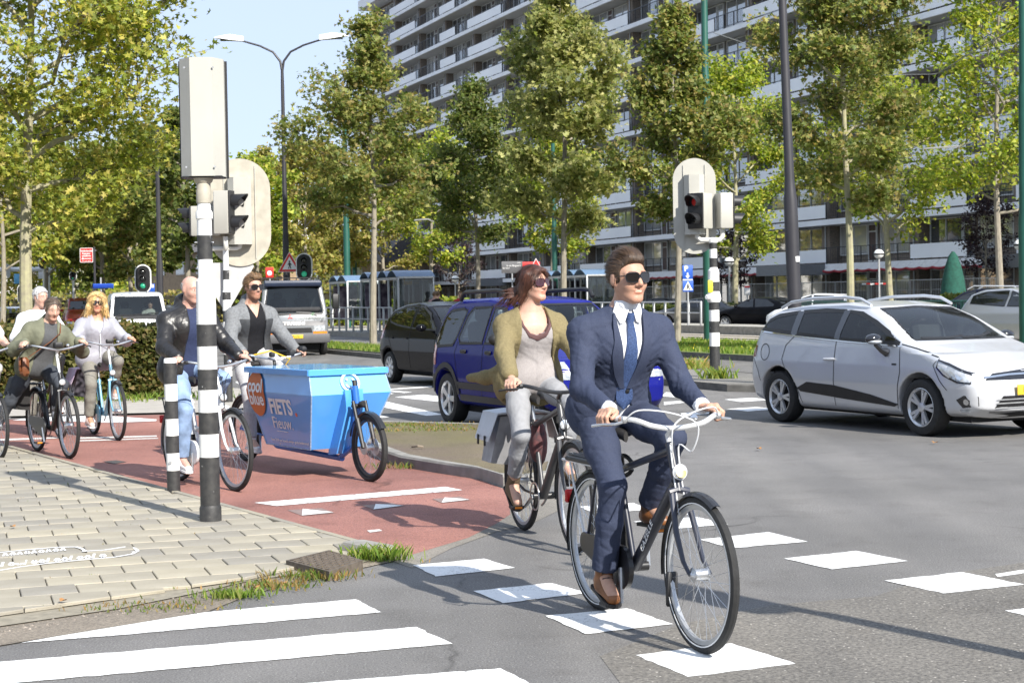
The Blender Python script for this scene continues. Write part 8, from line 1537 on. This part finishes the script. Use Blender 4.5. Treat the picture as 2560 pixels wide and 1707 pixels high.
for i in (-1,1):      # spread collar points
    q = [Vector(nb+sp*.050+fw*.034+lt*i*.062), Vector(nb+sp*.026+fw*.080+lt*i*.012), Vector(on_shirt(i*.030,-.028,.012)), Vector(on_shirt(i*.052,-.040,.010)), Vector(nb+sp*.004+fw*.045+lt*i*.076)]; cl.add(q+[p-Vector(fw)*.006 for p in q], [(0,1,2,3,4),(9,8,7,6,5)]+[(k,5+k,5+(k+1)%5,(k+1)%5) for k in range(5)])
cl.build('collar', m_shirt, S['t'], smooth=0)
legs(S, m_suit, .009, .0065, wrinkle(13,.005), .93, .014); shoes(S, m_brown, .006, 'shoe', .075)
for i in (-1,1): garment(S, 'sock', lambda f: f.cap(S['an'][i]+np.array([0,0,.03]), S['an'][i]+(S['kn'][i]-S['an'][i])*.22, .044,.046), m_navys, .008)
b = MB(); a = S['an'][-1]; fd = S['fd'][-1]; up = nrm(np.array([0,0,1.])-fd*fd[2]); sd = np.cross(up,fd)
for k in range(4): c0 = a+fd*(.062-.012*k)+up*(-.018+.022*k); b.tube([Vector(c0-sd*.026), Vector(c0+fd*.012+up*.01), Vector(c0+sd*.026)], .0035, 5)
b.build('laces', m_blk, S['t'])
MAN = S
# ===== the woman in the cardigan
bk = B['woman']; sa = bk['saddle']; m_card = fabric('cardigan_olive', (.20,.165,.085), .14, 90, .9, .8, 250); m_top = fabric('top_grey', (.33,.305,.30), .1, 120); m_trimw = fabric('trim_mauve', (.11,.06,.06), .1); m_jeang = fabric('jeans_grey', (.27,.275,.29), .08, 30, .9); m_boot = fabric('boot_suede', (.13,.095,.06), .15, 30)
S = person('woman in olive cardigan, grey top and sunglasses cycling behind the suited man', bk, A3(sa)+np.array([-.02,0,.07]), .10, .505, yaw=.52, pitch=-.08, sh=.172, scale=.97, tone=(.52,.315,.235), h=.0066, hair='bob', haircol=(.060,.024,.015), glasses='big', brow=(.4,.28,.22), lips=(.92,.62,.58), build=.98, foot_dir={-1:(.85,0,-.5),1:(1,0,0)}, elbow=(-.35,.7,-.5), knee=(1,.12,.3), female=True)
tl = tloc(S)
def tp_(f): torso_prims(f, S, .016, 1.04, -.02); f.cap(S['chest']+S['fw']*.06-S['lt']*.07, S['chest']+S['fw']*.06+S['lt']*.07, .075, k=.05); f.cap(S['H']+S['sp']*.06-S['ltp']*.05, S['H']+S['sp']*.06+S['ltp']*.05, .120, k=.06)
def neck(D_,X,Y,Z):
    x,y,z = tloc(S)(X,Y,Z); op = np.maximum(np.abs(y)-np.interp(z,[-.165,-.15,-.10,-.02,.05],[.0,.05,.085,.10,.11]), .02-x); return np.maximum(smax(D_, -op, .01), z+.012)
garment(S, 'top', tp_, m_top, .0075, wrinkle(21,.005,.8), (), neck)
def trimb(D_,X,Y,Z): 
    x,y,z = tloc(S)(X,Y,Z); a = np.abs(y)-np.interp(z,[-.205,-.18,-.10,-.02,.05],[.0,.06,.108,.125,.13]); op = np.maximum(np.abs(y)-np.interp(z,[-.165,-.15,-.10,-.02,.05],[.0,.05,.085,.10,.11]), .02-x); return np.maximum(np.maximum(np.maximum(D_-.004, np.maximum(a,.02-x)), -op), z+.005)
garment(S, 'neck_trim', tp_, m_trimw, .0065, wrinkle(21,.005,.8), (), trimb)
def cd(f): torso_prims(f, S, .030, 1.06, -.02); arm_prims(f, S, .022, .94, 1.0, .012); f.cap(S['H']-S['sp']*.02-S['ltp']*.09-S['fwp']*.04, S['H']-S['sp']*.02+S['ltp']*.09-S['fwp']*.04, .145, k=.05); f.cap(S['H']+S['sp']*.1-S['lt']*.15, S['H']+S['sp']*.02-S['lt']*.26-S['fwp']*.16, .05, .04, .05); f.cap(S['H']+S['sp']*.02-S['lt']*.26-S['fwp']*.16, S['H']+S['sp']*.0-S['lt']*.33-S['fwp']*.30, .048, .030, .04); f.cap(S['H']+S['sp']*.1+S['lt']*.15, S['H']-S['sp']*.05+S['lt']*.22-S['fwp']*.12, .05, .03, .05)
def cvc(D_,X,Y,Z):
    x,y,z = tloc(S)(X,Y,Z); op = np.maximum(np.abs(y)-np.interp(z,[-.7,-.45,-.3,-.1,.0,.1],[.20,.16,.12,.10,.092,.085]), .0-x); return np.maximum(smax(D_, -op, .008), z-.02+.3*np.maximum(0,x))
garment(S, 'cardigan', cd, m_card, .0072, wrinkle(22,.0055), (), cvc)
legs(S, m_jeang, .003, .0075, wrinkle(23,.004), .80, .004, thigh=.95); shoes(S, m_boot, .007, 'ankle_boot', .10)
MB().tube([Vector(S['gr'][-1][0]+S['gr'][-1][1]*.01+S['gr'][-1][2]*.040*math.cos(a)*.32+S['gr'][-1][2]*.026+S['gr'][-1][3]*(.022+.012*math.sin(a))) for a in np.linspace(0,6.28,9)[:-1]], .0018, 5, closed=True).build('ring', M('gold', (.7,.5,.2), .3, metal=1.), S['t'])
# ===== the bald man
bk = B['bald']; sa = bk['saddle']; m_leath = M('leather_black', (.016,.015,.015), .38, var=.3, scale=20, bump=.5, bscale=50, spec=.5); m_nshirt = fabric('shirt_navy', (.028,.038,.085)); m_denim = fabric('jeans_light', (.22,.31,.47), .35, 9); m_wshoe = M('trainer_white', (.72,.72,.72), .5, var=.06)
S = person('bald man in black leather jacket and pale jeans behind the striped signal post', bk, A3(sa)+np.array([-.03,0,.07]), .16, .54, yaw=.22, pitch=.10, sh=.195, scale=1.02, tone=(.52,.31,.245), h=.0095, hair='bald', haircol=(.36,.34,.32), brow=(.6,.5,.45), stubble=(.86,.83,.82), build=1.08, fat=1.04, elbow=(-.35,.5,-.6), knee=(1,.1,.3))
garment(S, 'shirt', lambda f: torso_prims(f, S, .022, 1.06, -.05), m_nshirt, .010, wrinkle(31,.004), [plane(S['nb']-S['sp']*.02, nrm(S['sp']-S['fw']*.5))])
def ljk(f): torso_prims(f, S, .038, 1.08, -.04); arm_prims(f, S, .028, .95); f.cap(S['nb']-S['sp']*.02-S['fw']*.06, S['nb']+S['sp']*.05-S['fw']*.07, .09, .075, .04, S['lt'], 1.3); f.cap(S['H']-S['sp']*.02-S['ltp']*.1, S['H']-S['sp']*.02+S['ltp']*.1, .155, k=.05)
def lv(D_,X,Y,Z): x,y,z = tloc(S)(X,Y,Z); op = np.maximum(np.abs(y-.02)-np.interp(z,[-.7,-.4,-.1,.05,.1],[.13,.095,.065,.06,.07]), .0-x); return smax(D_, -op, .01)
garment(S, 'leather_jacket', ljk, m_leath, .0095, wrinkle(32,.006,.9), (), lv); legs(S, m_denim, .010, .0105, wrinkle(33,.005), .95, .01, 'jeans'); shoes(S, m_wshoe, .009, 'trainer', .03, m_wshoe)
# ===== the cargo bike rider
bk = B['cargo']; m_hood = fabric('hoodie_grey', (.17,.175,.18), .2, 50); m_vest = fabric('vest_panel_dark', (.05,.052,.055), .1, 30, .6); m_btee = fabric('tee_black', (.010,.010,.012)); m_lgrey = fabric('trousers_pale', (.42,.42,.43), .12)
S = person('bearded young man in grey hooded jacket and sunglasses riding the blue cargo bicycle', bk, A3(bk['saddle'])+np.array([-.03,0,.075]), .13, .50, yaw=.06, pitch=.0, sh=.19, scale=1.02, tone=(.51,.31,.23), h=.010, hair='tousled', haircol=(.13,.075,.035), glasses='std', brow=(.4,.28,.2), stubble=(.62,.50,.42), build=1.02, elbow=(-.35,.5,-.6), knee=(1,.1,.3))
garment(S, 'tee', lambda f: torso_prims(f, S, .016, 1.04, -.04), m_btee, .010, wrinkle(41,.003), [plane(S['nb']-S['sp']*.03, nrm(S['sp']-S['fw']*.9))], lambda D_,X,Y,Z: smax(D_, -np.maximum(np.abs(tloc(S)(X,Y,Z)[1])-np.interp(tloc(S)(X,Y,Z)[2],[-.13,-.05,.05],[0,.04,.09]), .02-tloc(S)(X,Y,Z)[0]), .008))
def hjk(f): torso_prims(f, S, .034, 1.06, -.02); arm_prims(f, S, .026, .95); f.cap(S['nb']-S['sp']*.03-S['fw']*.07, S['nb']+S['sp']*.035-S['fw']*.075, .085, .06, .04, S['lt'], 1.35)
hv = lambda wd: (lambda D_,X,Y,Z: smax(D_, -np.maximum(np.abs(tloc(S)(X,Y,Z)[1])-np.interp(tloc(S)(X,Y,Z)[2],[-.6,-.3,-.1,.05],[.10*wd,.085*wd,.085,.08]), .0-tloc(S)(X,Y,Z)[0]), .008))
garment(S, 'hooded_jacket', hjk, m_hood, .010, wrinkle(42,.005), (), hv(1.)); garment(S, 'front_panels', lambda f: torso_prims(f, S, .0375, 1.06, -.02), m_vest, .010, wrinkle(42,.005), [plane(S['chest']+S['sp']*.03, S['sp']), plane(S['chest']-S['fw']*-.02, -S['fw'])], hv(1.))
legs(S, m_lgrey, .010, .011, wrinkle(43,.004), .95); shoes(S, m_wshoe, .010, 'trainer', .03, m_wshoe); MB().bevbox(Vector(S['gr'][1][0])+V(.02,.0,.045),(.10,.08,.06),.02).build('bar_mitt', m_blk, S['t'])
# ===== the blonde woman
bk = B['blonde']; sa = bk['saddle']; m_rain = M('raincoat_lilac', (.31,.31,.35), .5, var=.1, scale=12, bump=.4, bscale=60); m_gtr = fabric('trousers_grey', (.20,.19,.165)); m_cuffb = fabric('cuff_turquoise', (.18,.52,.66)); m_pink = M('trainer_pink', (.62,.47,.42), .6)
S = person('blonde woman in pale lilac raincoat and sunglasses on the light blue bicycle', bk, A3(sa)+np.array([-.02,0,.07]), .12, .49, yaw=-.22, pitch=.04, roll=-.05, sh=.172, scale=.95, tone=(.50,.27,.18), h=.0105, hair='blonde', haircol=(.52,.36,.16), glasses='std', brow=(.6,.45,.3), lips=(.95,.62,.6), build=.98, elbow=(-.35,.5,-.6), knee=(1,.1,.3), female=True)
def rj(f): torso_prims(f, S, .036, 1.06, -.06); arm_prims(f, S, .028, .93); f.cap(S['nb']-S['sp']*.02-S['fw']*.05, S['nb']+S['sp']*.03-S['fw']*.05, .085, .07, .04, S['lt'], 1.3); f.cap(S['H']-S['sp']*.03-S['ltp']*.1, S['H']-S['sp']*.03+S['ltp']*.1, .15, k=.05); f.cap(S['chest']+S['fw']*.06-S['lt']*.06, S['chest']+S['fw']*.06+S['lt']*.06, .085, k=.05)
def rv(D_,X,Y,Z): x,y,z = tloc(S)(X,Y,Z); op = np.maximum(np.abs(y)-np.interp(z,[-.20,-.1,.03,.1],[.0,.04,.07,.08]), .0-x); return smax(D_, -op, .01)
rc_ = garment(S, 'raincoat', rj, m_rain, .0105, wrinkle(51,.006,.9), (), rv); legs(S, m_gtr, .010, .011, wrinkle(52,.005), .93, .012); shoes(S, m_pink, .010, 'trainer', .03, m_wshoe)
garment(S, 'white_top', lambda f: torso_prims(f, S, .014), m_shirt, .011, None, [plane(S['nb']-S['sp']*.10, nrm(S['sp']-S['fw']*.4))])
for i in (-1,1): e, w = S['el'][i], S['wr'][i]; d = nrm(w-e); garment(S, 'cuff', lambda f: f.cap(w-d*.06, w-d*.0, .050,.046), m_cuffb, .009, None, [plane(w-d*.012,d), plane(w-d*.05,-d)])
zp = MB().tube([Vector(S['nb']+S['fw']*.17-S['sp']*.2), Vector(S['nb']+S['fw']*.19-S['sp']*.35), Vector(S['H']+S['fwp']*.17)], .006, 5).build('zip', m_white, rc_)
# ===== the older woman stepping off
bk = B['older']; m_field = fabric('field_jacket', (.145,.15,.105), .18, 12); m_dgrey = fabric('shirt_darkgrey', (.085,.088,.092)); m_djean = fabric('jeans_dark', (.055,.062,.075), .3, 9); m_bagl = M('bag_leather', (.16,.055,.02), .45, var=.3, scale=10, bump=.3)
gl1 = bk['m'].inverted() @ G(-14,1086); 
S = person('older woman in olive field jacket with brown shoulder bag stepping off her black bicycle', bk, np.array([.26,-.05,.93]), .36, .525, tilt=.16, yaw=.02, pitch=.34, sh=.175, scale=.97, tone=(.52,.335,.255), h=.0105, hair='tied', haircol=(.085,.062,.045), brow=(.6,.5,.42), lips=(.92,.66,.62), build=1.0, feet={-1:(-.02,-.50,.06),1:bk['pedals'][1]}, foot_dir={-1:(1,-.1,-.25),1:(1,0,0)}, elbow=(-.4,.45,-.5), knee=(1,-.05,.2), female=True)
garment(S, 'shirt', lambda f: torso_prims(f, S, .018, 1.03, -.04), m_dgrey, .011, wrinkle(61,.003), [plane(S['nb']-S['sp']*.03, nrm(S['sp']-S['fw']*.8))])
def fj(f): torso_prims(f, S, .034, 1.06, -.04); arm_prims(f, S, .028, .93); f.cap(S['H']-S['sp']*.02-S['ltp']*.1, S['H']-S['sp']*.02+S['ltp']*.1, .145, k=.05); f.cap(S['nb']-S['sp']*.03-S['fw']*.02, S['nb']+S['sp']*.02-S['fw']*.02, .075, .07, .03, S['lt'], 1.2)
def fv(D_,X,Y,Z): x,y,z = tloc(S)(X,Y,Z); op = np.maximum(np.abs(y)-np.interp(z,[-.6,-.3,-.1,.05],[.12,.10,.07,.07]), .0-x); return smax(D_, -op, .01)
garment(S, 'field_jacket', fj, m_field, .0105, wrinkle(62,.006,.9), (), fv); legs(S, m_djean, .010, .011, wrinkle(63,.005), .98, .02, 'jeans'); shoes(S, m_wshoe, .010, 'shoe', .03, m_wshoe)
sb = thing('shoulder_bag', 'brown leather shoulder bag hanging at the older woman hip', 'bag', bk['loc'], bk['rz']); hp = S['H']+S['sp']*.06; bc_ = Vector(hp+S['lt']*-.20+S['fw']*.12-np.array([0,0,.03]))
fl = MB().bevbox(bc_,(.30,.10,.20),.03,rz=-.25).build('bag_body', m_bagl, sb); MB().bevbox(bc_+V(.012,-.052,.03),(.31,.02,.15),.01,rz=-.25).build('flap', m_bagl, fl)
MB().tube([bc_+V(.10,.02,.10), Vector(S['chest']+S['fw']*.155), Vector(S['chest']+S['fw']*.13+S['lt']*.09+S['sp']*.1), Vector(S['nb']+S['lt']*.11-S['sp']*.0+S['fw']*.02)], .02, 6, flat=.25).build('strap', m_bagl, sb)
# ===== white haired rider behind, rider at the left edge
bk = B['grey']; S = person('white haired rider in a white shirt behind the older woman', bk, A3(bk['saddle'])+np.array([-.02,0,.07]), .18, .49, yaw=.35, pitch=.1, sh=.18, scale=.98, tone=(.50,.32,.25), h=.012, hair='grey', haircol=(.42,.42,.42), build=1.02, elbow=(-.35,.5,-.6), knee=(1,.1,.3))
def wj(f): torso_prims(f, S, .030, 1.05, -.04); arm_prims(f, S, .026, .93)
garment(S, 'white_shirt', wj, m_shirt, .012, wrinkle(71,.005), [plane(S['nb']+S['sp']*.0, nrm(S['sp']-S['fw']*.3))]); legs(S, m_gtr, .014, .013); shoes(S, m_wshoe, .012, 'shoe', .03)
bk = B['edge']; S = person('rider in white at the left picture edge, only an arm and leg in view', bk, A3(bk['saddle'])+np.array([-.03,0,.07]), .2, .54, sh=.185, tone=(.58,.36,.28), h=.012, hair='tousled', haircol=(.08,.05,.03), elbow=(-.35,.5,-.6), knee=(1,.1,.3))
def ej(f): torso_prims(f, S, .024, 1.05, -.04); [f.cap(S['SJ'][i], S['SJ'][i]+(S['el'][i]-S['SJ'][i])*.6, .075,.07) for i in (-1,1)]
garment(S, 'tee', ej, m_shirt, .012, wrinkle(72,.005), [plane(S['nb']+S['sp']*.0, nrm(S['sp']-S['fw']*.4))]); legs(S, fabric('leggings_pattern', (.5,.5,.5), .5, 25), .010, .012); shoes(S, m_wshoe, .012, 'shoe', .03)
# ===== drivers and far pedestrians
def bust(label, car, x, y, zs, col, tone=(.55,.36,.28), hairc=(.3,.28,.26)):
    bk = dict(loc=car.root.location.copy(), rz=car.root.rotation_euler.z, pedals={-1:(x+.62,y-.1,zs-.28),1:(x+.62,y+.1,zs-.28)}, grips={i:(V(x+.42,y+i*.14,zs+.32),V(0,i*.5,-.86)) for i in (-1,1)})
    S = person(label, bk, np.array([x,y,zs+.08]), -.12, .53, sh=.18, tone=tone, h=.014, hair='tousled', haircol=hairc); garment(S, 'jumper', lambda f: (torso_prims(f,S,.022,1.05), arm_prims(f,S,.02,.93)), fabric('jumper_%s' % label[:6], col), .014, None, [plane(S['nb'], nrm(S['sp']-S['fw']*.4))]); legs(S, m_djean, .012, .016); shoes(S, m_blk, .014)
    car_r = car.root; sw = MB(); sw.tube([V(x+.45+.05*math.sin(a)*.5, y+.18*math.cos(a), zs+.34+.17*math.sin(a)) for a in np.linspace(0,6.283,20)[:-1]], .012, 6, closed=True); sw.build('steering_wheel', m_int, car_r)
bust('driver in a pale top at the wheel of the silver estate car', clio, -.10, .36, .36, (.62,.60,.54)); bust('driver at the wheel of the white van', van, .72, .40, .78, (.10,.10,.12))
def walker(label, px, py, Z, top, bot, tone, hairc, rz=0., zb=.1):
    c = AT(px,py,Z); bk = dict(loc=Vector((c.x,c.y,zb)), rz=rz, pedals={-1:(.22,-.1,.0),1:(-.08,.1,.0)}, grips={i:(V(.12,i*.26,.85),V(0,0,-1.)) for i in (-1,1)})
    S = person(label, bk, np.array([0,0,.93]), .03, .53, sh=.18, tone=tone, h=.02, hair='tousled', haircol=hairc, hands={i:(V(.08*i,i*.27,.82),V(.1,0,-1.)) for i in (-1,1)}, knee=(1,.05,0))
    garment(S, 'top', lambda f: (torso_prims(f,S,.02,1.05), arm_prims(f,S,.02,.9)), top, .02, None, [plane(S['nb'], S['sp'])]); legs(S, bot, .012, .02); shoes(S, m_blk, .018)
walker('pedestrian in black top with back turned beyond the black hatchback', 1094, 755, 66, m_btee, m_djean, (.45,.27,.2), (.02,.015,.01), 1.2); walker('smaller pedestrian close beside the one in black', 1085, 757, 68, fabric('top_pink', (.5,.3,.28)), m_djean, (.45,.27,.2), (.03,.02,.015), 1.0); walker('pedestrian in red jacket behind the blue off-roader', 1150, 748, 64, fabric('jacket_red', (.4,.03,.05)), m_djean, (.40,.25,.18), (.012,.01,.01), -1.4)
